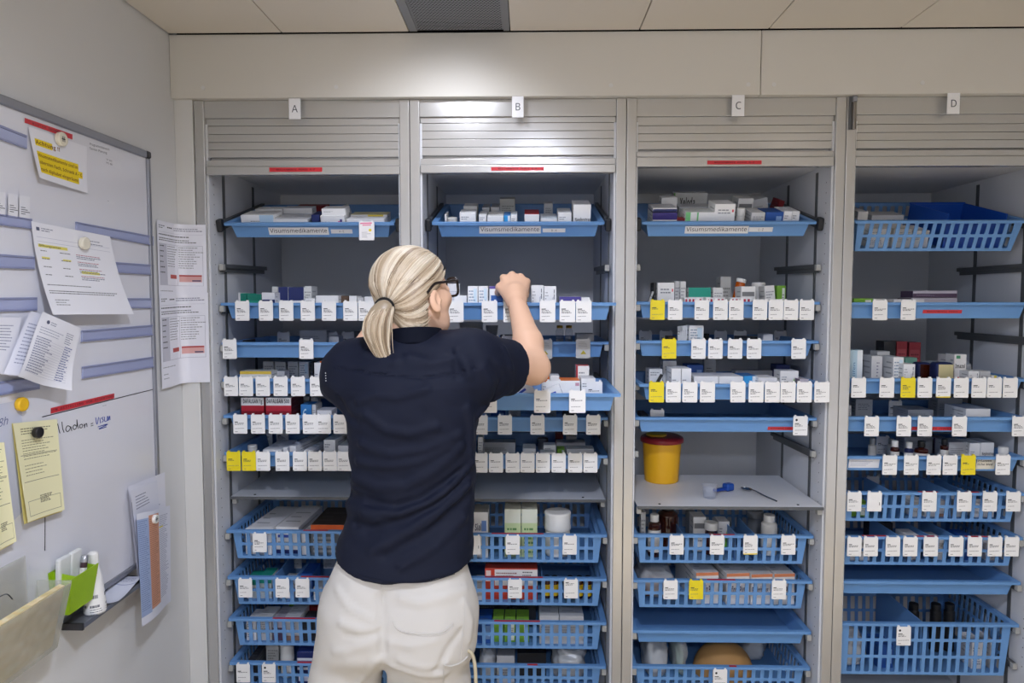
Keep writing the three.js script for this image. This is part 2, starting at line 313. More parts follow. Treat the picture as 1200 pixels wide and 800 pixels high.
ROWS.forEach((rows, b) => {
  let nt = 0, nb = 0; trays[b] = [];
  rows.forEach(([kind, py, dz], r) => {
    const tilt = kind.startsWith('tilt') ? 0.28 : 0, base = kind === 'tilt' ? 'tray' : kind === 'tiltbasket' ? 'basket' : kind, z = -0.055 + dz;
    const W = tilt ? 0.556 : TW, bcx = bay[b].cx;
    if (kind === 'board') {
      const wB = bay[b].sR - bay[b].sL - 0.014, y = onZ(b === 2 ? 850 : 480, py, z).y;
      const g = thing('shelf_board', `white metal shelf board across cabinet ${LET[b]}, under the label trays`, 'shelf', [bcx, y, z]);
      part('board', rbx(-wB / 2, wB / 2, -0.004, 0, -0.40, -0.002, 0.001), std(0xd8d9dc, 0.4), g);
      part('edge_strip', rbx(-wB / 2, wB / 2, -0.010, -0.0005, -0.0018, 0.003, 0.001), M.rail, g);
      for (const s of [-1, 1]) part('bracket', rbx(s * (wB / 2 - 0.007) - 0.0075, s * (wB / 2 - 0.007) + 0.0075, -0.03, -0.0105, -0.03, -0.012, 0.002), M.cap, g);
      for (const x of [-0.22, 0.22]) part('peg', lathe([[0.004, 0], [0.004, 0.002], [0, 0.0025]], 10), M.slot, g, [x, 0, -0.02]);
      trays[b].push({ g, tilt: 0, h: 0, board: true, W: wB, name: `cabinet ${LET[b]}'s shelf board`, y, floor: 0, b, r });
      return;
    }
    const cx = bcx, yy = onZ([360, 605, 852, 1100][b], py, z).y;
    const proto = trayProto(base, W), g = proto.clone(); g.name = numbered(base === 'tray' ? 'storage_tray' : 'storage_basket'); scene.add(g);
    g.position.set(cx, yy, z); g.rotation.x = tilt;
    const isT = base === 'tray', ordn = isT ? nt++ : nb++;
    const nm = `cabinet ${LET[b]}'s ${isT ? (tilt ? 'tilted top tray' : ORD[nt - 1] + ' tray') : (tilt ? 'tilted top basket' : ORD[nb - 1] + ' basket')}`;
    g.userData = {}; meta(g, `light blue plastic ${isT ? 'tray' : 'slotted basket'}, ${tilt ? 'tilted forward at the top of' : ORD[ordn] + ' ' + (isT ? 'tray' : 'basket') + ' from the top in'} cabinet ${LET[b]}`, isT ? 'tray' : 'basket');
    g.updateMatrixWorld(true);
    trays[b].push({ g, tilt, h: proto.userData.h, W, name: nm, floor: -proto.userData.h + 0.0022, b, r, z, isT });
    for (const s of [-1, 1]) {
      const rx = s < 0 ? bay[b].sL + (tilt > 0.1 ? 0.011 : 0.0125) : bay[b].sR - (tilt > 0.1 ? 0.011 : 0.0125);
      runner(rx, yy - (tilt ? 0.0 : 0), Math.min(z, -0.05), tilt, s, `${tilt ? 'tilted dark' : 'dark'} tray runner holding the ${s < 0 ? 'left' : 'right'} rim of ${nm}`, !!tilt && kind === 'tilt');
    }
  });
});
// empty runners
for (const [b, s, px, py, tilt, what] of [[0, -1, 262, 310, 0.02, 'above the second tray'], [1, 1, 712, 311, 0.02, 'above the second tray'], [2, 1, 960, 310.5, 0.02, 'above the second tray'], [2, -1, 745, 310.5, 0.02, 'above the second tray'], [2, 1, 954, 529, -0.03, 'above the shelf board'], [2, -1, 744, 529, -0.03, 'above the shelf board'], [3, 1, 1201, 309, 0, 'below the tilted basket'], [3, 1, 1199, 396, 0, 'below the first tray'], [3, 1, 1199, 778, 0, 'beside the deep basket']]) {
  const y = onZ(px, py, -0.06).y, x = s < 0 ? bay[b].sL + (tilt > 0.1 ? 0.011 : 0.0125) : bay[b].sR - (tilt > 0.1 ? 0.011 : 0.0125);
  runner(x, y + 0.012, -0.06, tilt, s, `empty dark tray runner ${what} on the ${s < 0 ? 'left' : 'right'} side of cabinet ${LET[b]}`, false);
}
// where a sight line meets the tray's own upright plane at depth v behind the rim's front edge (tray coordinates)
function inTray(t, px, py, v) {
  const inv = t.inv ?? (t.g.updateMatrixWorld(true), t.inv = t.g.matrixWorld.clone().invert());
  const o = camera.position.clone().applyMatrix4(inv), d = sight(px, py).transformDirection(inv), k = (-v - o.z) / d.z;
  return o.add(d.multiplyScalar(k));
}
// ---------------------------------------------------------------- label tags on the rims
const tagAtlas = canvasTex(1024, 512, (g) => {
  const r = rng(5);
  const cell = (cx, cy, bg, opt = {}) => {
    const x = cx * 128, y = cy * 170; g.fillStyle = bg; g.fillRect(x, y, 128, 170); g.fillStyle = '#2b2b2e';
    if (opt.plain) { g.save(); g.translate(x + 110, y + 90); g.rotate(Math.PI / 2); g.fillRect(0, 0, 26, 5); g.restore(); return; }
    if (opt.warn) { g.fillStyle = '#8d8d86'; for (let k = 0; k < 4; k++) g.fillRect(x + 22, y + 26 + k * 12, 50 + r() * 30, 3); g.fillStyle = '#b4a41c'; g.beginPath(); g.moveTo(x + 40, y + 132); g.lineTo(x + 92, y + 132); g.lineTo(x + 66, y + 98); g.fill(); return; }
    if (opt.pink) { g.fillStyle = '#e8789c'; g.fillRect(x + 12, y + 12, 96, 12); g.fillRect(x + 30, y + 30, 70, 9); g.fillStyle = '#f0d41e'; g.beginPath(); g.arc(x + 92, y + 80, 12, 0, 7); g.fill(); g.fillStyle = '#8a8a8e'; for (let k = 0; k < 4; k++) g.fillRect(x + 22, y + 96 + k * 14, 40 + r() * 44, 3); return; }
    let yy = y + (opt.text ? 24 : 62);
    g.fillRect(x + 16, yy, 26 + r() * 12, 7); yy += 12;
    const n = 1 + Math.floor(r() * 3); for (let k = 0; k < n; k++) { g.fillStyle = '#4a4a4e'; for (let q = x + 16, e = x + 60 + r() * 54; q < e;) { const w = 5 + r() * 16; g.fillRect(q, yy, Math.min(w, e - q), 4.5); q += w + 4; } yy += 10; }
    yy = y + 120; g.fillStyle = '#77777b'; for (let q = x + 16; q < x + 70 + r() * 40;) { const w = 5 + r() * 14; g.fillRect(q, yy, w, 3.5); q += w + 3; }
    g.fillRect(x + 16, y + 148, 12 + r() * 14, 3.5);
    if (opt.bar) { g.fillStyle = '#f3dc3a'; g.fillRect(x, y + 158, 128, 12); }
    if (opt.dot) { g.fillStyle = '#1b1b20'; g.beginPath(); g.arc(x + 30, y + 34, 10, 0, 7); g.fill(); }
  };
  for (let k = 0; k < 8; k++) cell(k, 0, '#f4f4f3');
  for (let k = 0; k < 3; k++) cell(k, 1, '#f2dd16');
  cell(3, 1, '#f4f4f3', { bar: 1 }); cell(4, 1, '#f4f4f3', { dot: 1 }); cell(5, 1, '#f6f6f5', { plain: 1 }); cell(6, 1, '#f2f2f0', { text: 1 }); cell(7, 1, '#c9c9c6', { warn: 1 });
  cell(0, 2, '#f6f4f4', { pink: 1 });
});
const tagMat = new THREE.MeshPhysicalMaterial({ map: tagAtlas, roughness: 0.42, clearcoat: 0.25, clearcoatRoughness: 0.3 });
const CELL = { w: k => [k % 8, 0], y: k => [k % 3, 1], b: () => [3, 1], d: () => [4, 1], p: () => [5, 1], t: () => [6, 1], g: () => [7, 1], k: () => [0, 2] };
const tagGeos = {};
function tagGeo(type, k, w, h) {
  const [cx, cy] = CELL[type](k), key = [cx, cy, w.toFixed(3), h.toFixed(3)].join(); if (tagGeos[key]) return tagGeos[key];
  const s = new THREE.Shape(), r = 0.002; s.moveTo(-w / 2 + r, -h); s.lineTo(w / 2 - r, -h); s.lineTo(w / 2, -h + r); s.lineTo(w / 2, -r); s.lineTo(w / 2 - r, 0); s.lineTo(-w / 2 + r, 0); s.lineTo(-w / 2, -r); s.lineTo(-w / 2, -h + r); s.closePath();
  const g = new THREE.ExtrudeGeometry(s, { depth: 0.0016, bevelEnabled: false });
  const p = g.attributes.position, u = g.attributes.uv;
  for (let i = 0; i < p.count; i++) u.setXY(i, (cx + Math.min(0.98, Math.max(0.02, p.getX(i) / w + 0.5))) * 128 / 1024, 1 - (cy * 170 + Math.min(166, Math.max(4, -p.getY(i) / h * 170))) / 512);
  const white = (q) => { const uu = q.attributes.uv; for (let i = 0; i < uu.count; i++) uu.setXY(i, (cx + 0.5) * 128 / 1024, 1 - (cy * 170 + 8) / 512); return q; };
  // two hooks that clip over the rim
  const hk = [-1, 1].map(q => white(bx(q * w * 0.36 - 0.003, q * w * 0.36 + 0.003, -0.004, 0.0035, -0.006, 0.0012)));
  return tagGeos[key] = merge([g, ...hk]);
}
const TAGS = {};   // filled per tray: [left edge in the photo, type]
const Y = 'y';
const TAGROWS = [
  [1, 0, 'A', 352.8, [275.5, 303, 327, 352.2, 377.2, 402.2, 419.7, 436.5]], [2, 0, 'A', 397.7, [260.6, 350.6, 409.5]],
  [3, 0, 'A', 441.4, [262.2, 279.9, 299.5, 320.5, 340.8, 363]], [4, 0, 'A', 485.6, [273.2, 293.9, 314.7, 334.5, 354.6, 371.2, 390.5, 408.9]],
  [5, 0, 'A', 529.2, [[265.4, Y], [283.2, Y], 300, 322.6, 343.2, 360.7, 378.2, 395.2, 411.8]], [7, 0, 'A', 624.7, [296.3]], [8, 0, 'A', 678, [279.2, 322.6, 346.2]], [10, 0, 'A', 777.8, [276.7, [307, 'd']]],
  [1, 1, 'B', 352.4, [525, 564.5, 590, 632.5, 656, 675]], [3, 1, 'B', 457.5, [563, 626, 667]], [4, 1, 'B', 486.5, [555, 583.4, 621.5, 659.8, 687]],
  [5, 1, 'B', 531, [555, 573, 592.5, 610, 628, 646.5, 665.8, 683.5]], [7, 1, 'B', 627.4, [[547, 'p'], 592.6, 659.5]], [8, 1, 'B', 678.8, [595.3, [660.9, 't']]],
  [1, 2, 'C', 351.6, [[762.2, Y], 782.9, 814.2, 836, 854.4, 882.3, 901, 918.8, 937.2]], [2, 2, 'C', 397.3, [[775.7, Y], 810.3, 830.1, 853.3, 875.4, 927.6]],
  [3, 2, 'C', 447.6, [[760.8, Y], 780.4, 800, 820.5, 856, 877.6, 896.5, 915, 934.1, 954.6]], [4, 2, 'C', 487.4, [[929.8, 'd']]],
  [6, 2, 'C', 627.3, [784.7, 832.2, [871.3, 'b'], 915.6]], [7, 2, 'C', 679.8, [777.7, [807.6, Y], 904.8]], [9, 2, 'C', 784, [[835.8, 'd']]],
  [1, 3, 'D', 351.8, [1022.9, 1056.2]], [2, 3, 'D', 442.8, [998, 1031.2, [1056, Y], 1075.5, [1097.6, 'b'], 1118.3, 1139.2, 1157.2, 1175.7]], [3, 3, 'D', 488.2, [1013.4, 1051, 1075.8, 1116.3, 1186.5]],
  [4, 3, 'D', 533.5, [1034.6, 1059.6, 1086.3, 1105.2, [1126.6, Y], 1167.3]], [5, 3, 'D', 576.5, [993, [1016.8, 'p'], 1081, 1121.9, 1152, 1179.5]], [6, 3, 'D', 629.2, [993.2, 1012.3, 1038.2, 1058.7, 1082.7, 1112.4, 1134.3, 1157.9, 1177.7]], [8, 3, 'D', 734, [[1051, 'd']]],
];
let tagSeed = 0;
const TAGW = 0.0462, TAGH = 0.0632;
const tagWhat = { w: 'white printed tag card', y: 'yellow printed tag card', b: 'white tag card with a yellow bottom line', d: 'white tag card with a black dot', p: 'almost blank white tag card', t: 'white tag card of plain text lines', g: 'grey tag card', k: 'white paper tag with pink heading and yellow dot' };
for (const [r, b, L, py, list] of TAGROWS) {
  const t = trays[b][r];
  const count = {}; list.forEach(e => { const ty = Array.isArray(e) ? e[1] : 'w'; count[ty] = (count[ty] ?? 0) + 1; }); const seen = {};
  list.forEach((e, i) => {
    const [px, type] = Array.isArray(e) ? e : [e, 'w'];
    const p = inTray(t, px, py, -0.0035), m = new THREE.Mesh(tagGeo(type, tagSeed++ * 5 + i * 3, TAGW, TAGH), tagMat);
    m.name = numbered('label_tag'); shade(m); scene.add(m);
    m.position.set(p.x + TAGW / 2, p.y, -0.0).add(new THREE.Vector3(0, 0, 0.0026)); m.position.applyMatrix4(t.g.matrixWorld); m.rotation.z = (((tagSeed * 7) % 5) - 2) * 0.004;
    const k = seen[type] = (seen[type] ?? 0) + 1;
    const lab = count[type] > 1 ? `${ORD[k - 1]} ${tagWhat[type]} from the left on ${t.name}` : `${tagWhat[type]} hooked on ${t.name}`;
    meta(m, lab, 'tag', 'tag cards hooked on the tray rims');
  });
}
// tags standing farther back, on dividers and rear rims: [tray, cabinet, left edge, top in the photo, depth behind the rim, type]
const BACKTAGS = [
  [2, 0, [[284.4, 389.2], [325, 390.2], [358.3, 391.9], [381, 392], [400.5, 391]], 0.33], [3, 0, [[335, 433.5], [321, 434.5]], 0.25], [5, 0, [[305, 512], [324, 512.5]], 0.33], [8, 0, [[297.5, 655], [339.5, 655.5], [379, 657]], 0.33],
  [2, 1, [[515, 397.2], [549, 398], [568.6, 398], [588, 398]], 0.04], [3, 1, [[640, 446], [687.5, 446.8]], 0.10],
  [2, 2, [[749, 389.8], [773, 390.3], [837, 391], [860, 390.5], [907, 390]], 0.3], [4, 2, [[762, 480]], 0.05], [3, 3, [[1041.5, 474.3]], 0.25], [4, 3, [[1027, 515.5]], 0.25], [5, 3, [[1015.5, 558]], 0.3],
];
for (const [r, b, list, v] of BACKTAGS) {
  const t = trays[b][r];
  list.forEach(([px, py], i) => {
    const p = inTray(t, px, py, v), m = new THREE.Mesh(tagGeo('w', i * 3 + r, TAGW, TAGH), tagMat); m.name = numbered('label_tag'); shade(m); scene.add(m);
    m.position.set(p.x + TAGW / 2, Math.max(p.y, t.floor + TAGH + 0.001), -v).applyMatrix4(t.g.matrixWorld);
    meta(m, `${list.length > 1 ? ORD[i] + ' ' : ''}white tag card ${list.length > 1 ? 'from the left ' : ''}standing inside ${t.name}, behind its rim`, 'tag', 'tag cards standing inside the trays');
  });
}
// two grey tags on the third tray of cabinet B, the pink one on the top tray of A
for (const [r, b, px, py, type, w, h, d] of [[2, 1, 630.5, 397.8, 'g', 0.046, 0.062, 'grey tag card hooked on the third tray of cabinet B, beside the raised elbow'], [2, 1, 675, 397.3, 'g', 0.046, 0.062, 'grey tag card with a yellow warning triangle on the third tray of cabinet B'], [0, 0, 420.8, 259.5, 'k', 0.049, 0.06, 'white paper tag with pink heading on the tilted top tray of cabinet A']]) {
  const t = trays[b][r], p = inTray(t, px, py, -0.0035), m = new THREE.Mesh(tagGeo(type, 0, w, h), tagMat); m.name = numbered('label_tag'); shade(m); scene.add(m);
  m.position.set(p.x + w / 2, p.y, 0.0026).applyMatrix4(t.g.matrixWorld); meta(m, d, 'tag');
}
// flat labels stuck on tray fronts
function sticker(name, t, x0, x1, y0, y1, mat, label, v = 0) {
  const H = t.h, ang = Math.atan2(TAPER, H), inset = FL + v;
  const a = inTray(t, x0, y0, inset + 0.005), b = inTray(t, x1, y1, inset + 0.01), ym = (a.y + b.y) / 2, g = frontUV(new THREE.BoxGeometry(b.x - a.x, (a.y - b.y) / Math.cos(ang), 0.0008));
  const m = part(numbered(name), g, mat, scene); m.matrixAutoUpdate = true;
  m.position.set((a.x + b.x) / 2, ym, -FL + ym * Math.tan(ang) + 0.0016).applyMatrix4(t.g.matrixWorld); m.rotation.x = t.tilt + ang; meta(m, label, 'label'); return m;
}
const visTex = canvasTex(512, 72, (g, w, h) => { g.fillStyle = '#e9e9ea'; g.fillRect(0, 0, w, h); g.fillStyle = '#0e1014'; g.font = '52px sans-serif'; g.textAlign = 'center'; g.fillText('Visumsmedikamente', w / 2, 50); });
const visMat = std(0xffffff, 0.5, { map: visTex });
const rangeMat = s => std(0xffffff, 0.5, { map: canvasTex(256, 44, (g, w, h) => { g.fillStyle = '#e9e9ea'; g.fillRect(0, 0, w, h); g.fillStyle = '#3a3d43'; g.font = '30px sans-serif'; g.textAlign = 'center'; g.fillText(s, w / 2, 33); }) });
[[0, 314.4, 386, 266.3, 274.8, 387.6, 413.5, 268.6, 273.2, 'A - C'], [1, 561.5, 633.7, 264.8, 273.2, 636, 662.3, 267.6, 271.9, 'D - K'], [2, 803, 876, 264.7, 273.2, 878, 904.6, 266, 271.2, 'L - Z']].forEach(([b, x0, x1, y0, y1, u0, u1, v0, v1, s]) => {
  const t = trays[b][0];
  sticker('name_label', t, x0, x1, y0, y1, visMat, `wide white label with printed word on the tilted top tray of cabinet ${LET[b]}`);
  sticker('range_label', t, u0, u1, v0, v1, rangeMat(s), `small white letter range label on the tilted top tray of cabinet ${LET[b]}`);
});
const redTape = tapeTex('MEDIKAMENTE PEROS', 384, 56), redMat = std(0xffffff, 0.4, { map: redTape });
sticker('label_tape', trays[2][4], 900, 930, 500, 503.6, redMat, 'red embossed tape on the fifth tray of cabinet C');
sticker('label_tape', trays[3][1], 1081.5, 1126, 363, 367, redMat, 'red embossed tape on the first tray of cabinet D');
sticker('label_tape', trays[3][3], 1069, 1116, 500, 504, redMat, 'red embossed tape on the third tray of cabinet D');
sticker('paper_label', trays[3][4], 996, 1030.5, 537, 548.5, std(0xffffff, 0.6, { map: canvasTex(256, 96, (g, w, h) => { g.fillStyle = '#eceef4'; g.fillRect(0, 0, w, h); g.fillStyle = '#b0b6cc'; for (let k = 0; k < 5; k++) g.fillRect(16, 14 + k * 14, 130 + 70 * ((k * 3) % 4) / 4, 4); }) }), 'wide white paper label with faint lines on the fourth tray of cabinet D', -0.008);
sticker('paper_label', trays[3][4], 1146.5, 1166.5, 537, 550, std(0xffffff, 0.6, { map: canvasTex(192, 128, (g, w, h) => { g.fillStyle = '#ece7d6'; g.fillRect(0, 0, w, h); g.fillStyle = '#1c1c1c'; g.font = 'bold 34px sans-serif'; g.fillText('Pflanzen', 8, 42); g.fillText('liche Med', 8, 84); }) }), 'small cream paper label with bold black print on the fourth tray of cabinet D', -0.008);
// red marks on basket rims: thin tape on the top of the front rim
for (const [b, r, x0, x1] of [[0, 7, 355, 384], [0, 8, 352, 385], [0, 9, 319, 369], [0, 10, 348, 370], [1, 7, 576, 637], [1, 8, 568, 636], [1, 9, 579, 633], [1, 10, 618, 630], [2, 6, 832, 861], [2, 7, 829, 862], [2, 9, 855, 863.5], [3, 5, 1077, 1100], [3, 5, 1132, 1148], [3, 6, 1011, 1040], [3, 6, 1072, 1100], [3, 6, 1132, 1160]]) {
  const t = trays[b][r], py = ROWS[b][r][1] + 2, a = inTray(t, x0, py, 0.0), c = inTray(t, x1, py, 0.0);
  const m = part(numbered('label_tape'), bx(0, c.x - a.x, 0, 0.0008, -0.010, -0.001), M.red, scene); m.position.set(a.x, 0.0006, 0).applyMatrix4(t.g.matrixWorld);
  meta(m, `thin red tape on the front rim of ${t.name}${x0 === 1132 ? ', near its right end' : x0 === 1072 || x0 === 1077 ? ', near its middle' : x0 === 1011 ? ', near its left end' : ''}`, 'label');
}
// ---------------------------------------------------------------- printed cartons: one atlas, 64 cells (front above, top and side below)
const ATN = 8, ATC = 240; const designs = {}; let dN = 0; const dDraw = [];
function design(key, base, ar, draw, top, side) { designs[key] = dN++; dDraw.push([base, ar, draw, top ?? base, side ?? base]); }
const rct = (c, x, y, w, h) => g => { g.fillStyle = c; g.fillRect(x, y, w, h); };
const txt = (s, x, y, size, c = '#333', wt = '') => g => { g.fillStyle = c; g.font = `${wt} ${size}px sans-serif`; g.fillText(s, x, y); };
const lin = (x, y, w, n, c = '#8a8d92', gap = 9, th = 3.5) => g => { g.fillStyle = c; const r = rng(x * 31 + y * 7 + n); for (let k = 0; k < n; k++) for (let q = x, e = x + w * (0.6 + 0.4 * r()); q < e;) { const u = 5 + 14 * r(); g.fillRect(q, y + k * gap, u, th); q += u + 3; } };
const all = (...f) => g => f.forEach(q => q(g));
const W1 = '#f3f3f2', G1 = '#d9d9d7', NV = '#1f2c66', BL = '#2467c8';
design('plain', W1, 2, lin(20, 40, 70, 2));
design('paleblue', W1, 3, all(rct('#bcd9ef', 170, 0, 130, 100), lin(90, 30, 90, 2)));
design('script', W1, 3, all(rct(BL, 10, 20, 50, 60), txt('Advagraf', 90, 62, 46, '#4a4f66', 'italic')));
design('flatwhite', W1, 4, lin(210, 40, 120, 2), '#e9eaee');
design('navytop', '#e8e8ea', 3.5, rct(NV, 0, 30, 350, 70), '#d5d6da');
design('navy', NV, 1.6, all(g => { g.fillStyle = '#eef'; g.beginPath(); g.ellipse(80, 55, 26, 14, 0, 0, 7); g.fill(); }));
design('darkred', '#7c1a20', 6, () => {}, '#8e2027');
design('aricept', W1, 3, all(txt('Aricept', 40, 70, 52, '#333c5c', 'italic'), rct('#d03a8a', 215, 30, 25, 50), rct('#45307c', 240, 20, 25, 60)));
design('greylabel', '#b9bbbd', 1.2, lin(20, 30, 70, 5, '#77797c'), '#8b8d90');
design('yellowend', W1, 4, all(rct('#f0dc55', 190, 0, 160, 100), lin(30, 40, 100, 2)), '#e8e0b0');
design('whiteblue', W1, 1.8, all(rct('#2b9be0', 0, 62, 180, 38), lin(20, 20, 100, 3)), '#dfe8ef');
design('blackbase', W1, 1, all(rct('#15161c', 0, 55, 100, 45), lin(12, 15, 70, 2)), '#d0d1d3');
design('lightblue', '#38a3e6', 1, all(rct('#eaf3fa', 62, 0, 38, 100)), '#4d8bd0');
design('tallyellow', '#d6d5cf', 0.9, all(rct('#e6bd3a', 0, 86, 90, 14), lin(14, 30, 60, 5, '#9a9890')), '#c8c7c2');
design('redtop', W1, 1.3, lin(20, 60, 60, 2), '#a31f2b', '#8c1723');
design('greysmall', '#cfcfce', 1, lin(15, 25, 60, 4));
design('nephro', W1, 1.2, all(txt('Nephrotrans', 12, 58, 19, '#333', 'bold'), lin(14, 72, 60, 2, '#888', 8, 3)), '#ededee');
design('codes', W1, 1.2, all(lin(12, 60, 90, 3, '#7a87a0'), lin(12, 20, 60, 2)), '#e2e3e6');
design('purplecap', W1, 3.4, all(rct('#3b2f7e', 0, 0, 340, 34), txt('Metfin 850', 20, 74, 34, '#555a70', ''), rct('#d8362e', 250, 70, 90, 30)), '#33296e');
design('redmark', '#e9e8e6', 1.5, all(rct('#b53a2a', 70, 55, 70, 20), lin(20, 30, 100, 2)));
design('xeloda', '#cfd0ce', 3, all(rct('#58a845', 0, 0, 18, 100), txt('Xeloda', 60, 48, 40, '#333', 'bold'), lin(60, 62, 180, 2, '#666'), rct('#2a4f9c', 0, 88, 300, 12)));
design('greenwhite', W1, 3.4, all(rct('#86d68e', 0, 0, 62, 100), rct('#7ac984', 135, 0, 18, 100), lin(170, 40, 130, 3)), '#e7ebe7');
design('tallwhite', W1, 1.1, all(lin(40, 60, 60, 2), rct('#d34', 92, 20, 8, 8), lin(20, 20, 60, 2)), '#eeeeee');
design('barcode', '#e4e4e2', 0.9, all(rct('#77787a', 8, 20, 74, 14), lin(10, 48, 60, 3)));
design('bluegloss', '#2458a8', 2, all(rct('#8fb4e2', 120, 20, 60, 60)), '#1f4f9d');
design('teal', '#15977f', 1, all(rct('#0f7d69', 0, 0, 100, 30)));
design('pinkwhite', '#eceae9', 0.6, all(rct('#c8345a', 18, 50, 22, 26)));
design('pharmablue', W1, 0.62, all(rct(NV, 0, 0, 62, 46), rct('#2a7fd8', 18, 62, 28, 24), lin(6, 90, 50, 1)), '#1c2a60');
design('greywhite', '#dcdcda', 0.8, all(lin(10, 20, 50, 6, '#9a9c9e')));
design('brownbox', '#5c4636', 1.2, () => {});
design('longwhite', W1, 4, all(rct('#2c5fb4', 90, 60, 50, 24), lin(250, 40, 100, 3)));
design('dafalgan1', W1, 1.45, all(txt('DAFALGAN 1g', 14, 20, 18, '#3a3f46', 'bold'), rct('#c01f33', 0, 28, 145, 72), rct('#8e1526', 0, 46, 145, 54)), '#d9d9d8', '#8d1a28');
design('dafalgan5', W1, 1.5, all(txt('DAFALGAN 500', 8, 20, 18, '#3a3f46', 'bold'), rct('#c8253a', 0, 28, 150, 72), rct('#9a1829', 0, 46, 150, 54)), '#d0d0d0', '#6a1520');
design('panto', '#ecebe4', 4.2, all(rct('#eac84c', 0, 0, 420, 16), txt('Pantoprazol Mepha', 14, 58, 32, '#4b5068', 'bold'), rct('#e7e7f4', 0, 78, 420, 22)), '#f0eddf');
design('orangewhite', W1, 1.3, all(rct('#e0742c', 0, 0, 130, 24), lin(14, 40, 90, 4)), '#ddd');
design('orangebox', W1, 1.6, all(lin(20, 60, 100, 3, '#77a'), rct('#c9a', 120, 10, 30, 12)), '#e77a2e');
design('redspine', '#eeeeec', 1, all(rct('#b01f2e', 0, 0, 14, 100), txt('Movicol', 22, 70, 20, '#555', 'bold'), lin(22, 20, 60, 2)), '#d33');
design('bluephoto', '#2f80c4', 1.1, all(g => { g.strokeStyle = '#bfe2f2'; g.lineWidth = 8; g.beginPath(); g.arc(50, 50, 26, 0.5, 5); g.stroke(); }), '#3d86c6');
design('navystripe', W1, 4, all(rct(NV, 0, 84, 400, 16), rct('#3b57b8', 40, 30, 220, 10), lin(40, 55, 220, 2)), '#ececf0', '#dfe0ea');
design('greenherb', '#c9d9a4', 0.62, all(rct('#dadfd0', 0, 0, 62, 30), lin(10, 40, 42, 6, '#5f8f52', 9, 4)), '#b8b8a8');
design('spray', '#dcdcda', 0.8, all(txt('Sialin', 12, 40, 20, '#445', 'bold'), rct('#d8b83c', 12, 66, 30, 18), rct('#6a8dc8', 46, 20, 24, 22)), '#9b9a96');
design('redbanner', '#d8442e', 4.4, all(rct('#f0ece8', 88, 5, 352, 50), lin(100, 15, 190, 2, '#9a6a60'), lin(310, 12, 110, 3, '#777', 9), rct('#f3d8cf', 18, 8, 40, 34)), '#c8412b');
design('greenpack', '#7fb83a', 2, all(rct('#eef3e4', 120, 10, 60, 80), lin(126, 30, 40, 4)), '#8fc444');
design('purplestack', '#5e4a63', 4, all(rct('#cfc9d3', 0, 0, 400, 40), lin(40, 60, 160, 2, '#b5a9bb')), '#b9b4bd');
design('skyblue', '#b8d4e4', 0.7, all(g => { g.save(); g.translate(30, 92); g.rotate(-Math.PI / 2); g.fillStyle = '#3a6f9c'; g.font = '17px sans-serif'; g.fillText('Optifen', 4, 0); g.restore(); }, rct('#e6eef3', 40, 0, 30, 100)));
design('graybrown', '#cfd0d2', 0.85, all(rct('#9c7a66', 0, 78, 85, 22), lin(40, 20, 16, 6, '#889')));
design('medred', '#b33a44', 0.8, all(rct('#c75a60', 8, 20, 64, 60), lin(14, 30, 50, 5, '#8a2a33')), '#702028', '#702028');
design('sealgreen', '#7fb6a2', 1, all(lin(12, 30, 70, 3, '#4d8a76')));
design('redband', '#e8e6e4', 0.6, all(txt('Imazol', 6, 40, 15, '#333', 'bold'), rct('#cc2432', 0, 64, 60, 36), rct('#4f9a72', 10, 6, 20, 8)), '#ccc');
design('photo', '#cfc493', 1.2, all(g => { g.fillStyle = '#3a3a35'; g.beginPath(); g.arc(70, 66, 16, 0, 7); g.arc(56, 78, 12, 0, 7); g.fill(); }), NV, NV);
design('blueband', W1, 1, all(rct('#2e63ae', 10, 30, 66, 26), rct('#5d4a9e', 0, 0, 100, 10), lin(12, 66, 50, 2)), '#ddd');
design('bluerule', W1, 0.7, all(rct('#d9ecf6', 40, 10, 22, 40), lin(8, 16, 34, 8, '#9ab'), rct('#cfe6f4', 0, 92, 70, 8)));
design('vertprint', W1, 1.1, g => { g.save(); g.translate(88, 92); g.rotate(-Math.PI / 2); lin(4, 0, 70, 1, '#445', 9, 6)(g); lin(4, -14, 50, 2, '#99a')(g); g.restore(); lin(10, 20, 20, 7, '#bbb')(g); });
design('purpletop', W1, 4, all(rct('#4a3f93', 0, 0, 400, 26), lin(30, 45, 60, 2, '#88c')), '#8d86b5');
design('greyflat', '#c6c7c8', 3, lin(30, 30, 200, 4, '#8c8e92'));
design('darkpack', '#34363c', 2, lin(20, 40, 120, 3, '#6a6c72'));
design('redpills', W1, 3, all(...[0, 1, 2, 3, 4].map(k => rct('#c02848', 20 + k * 55, 10, 30, 80))));
design('whitegreen', W1, 1.6, all(g => { g.fillStyle = '#6fbf3a'; g.beginPath(); g.moveTo(90, 90); g.lineTo(150, 90); g.lineTo(120, 30); g.fill(); }, rct('#4b58b8', 0, 88, 160, 12), lin(15, 25, 60, 3)), '#e4e4e6');
design('bluestripes', NV, 2.5, all(rct('#e6e8f0', 0, 20, 250, 8), rct('#e6e8f0', 0, 48, 250, 8), rct('#dfe1ee', 20, 74, 210, 16)), '#2a3d86');
design('redlabel', '#ece9e6', 2.6, all(rct('#e08a5c', 0, 0, 260, 12), txt('Bioflorin Plus', 14, 64, 30, '#2b2b55', 'bold')), '#cfccc9');
design('tealcap', '#dfe6e2', 1, all(rct('#1d9c86', 0, 0, 100, 34), lin(15, 50, 60, 3)), '#1d9c86');
design('black', '#1d1d20', 1.5, lin(20, 40, 80, 2, '#5a5a60'));
design('orangetray', '#767c82', 3.4, all(rct('#e0642c', 0, 0, 340, 24), lin(30, 40, 260, 4, '#b9bcc0', 14, 8)), '#2a2320');
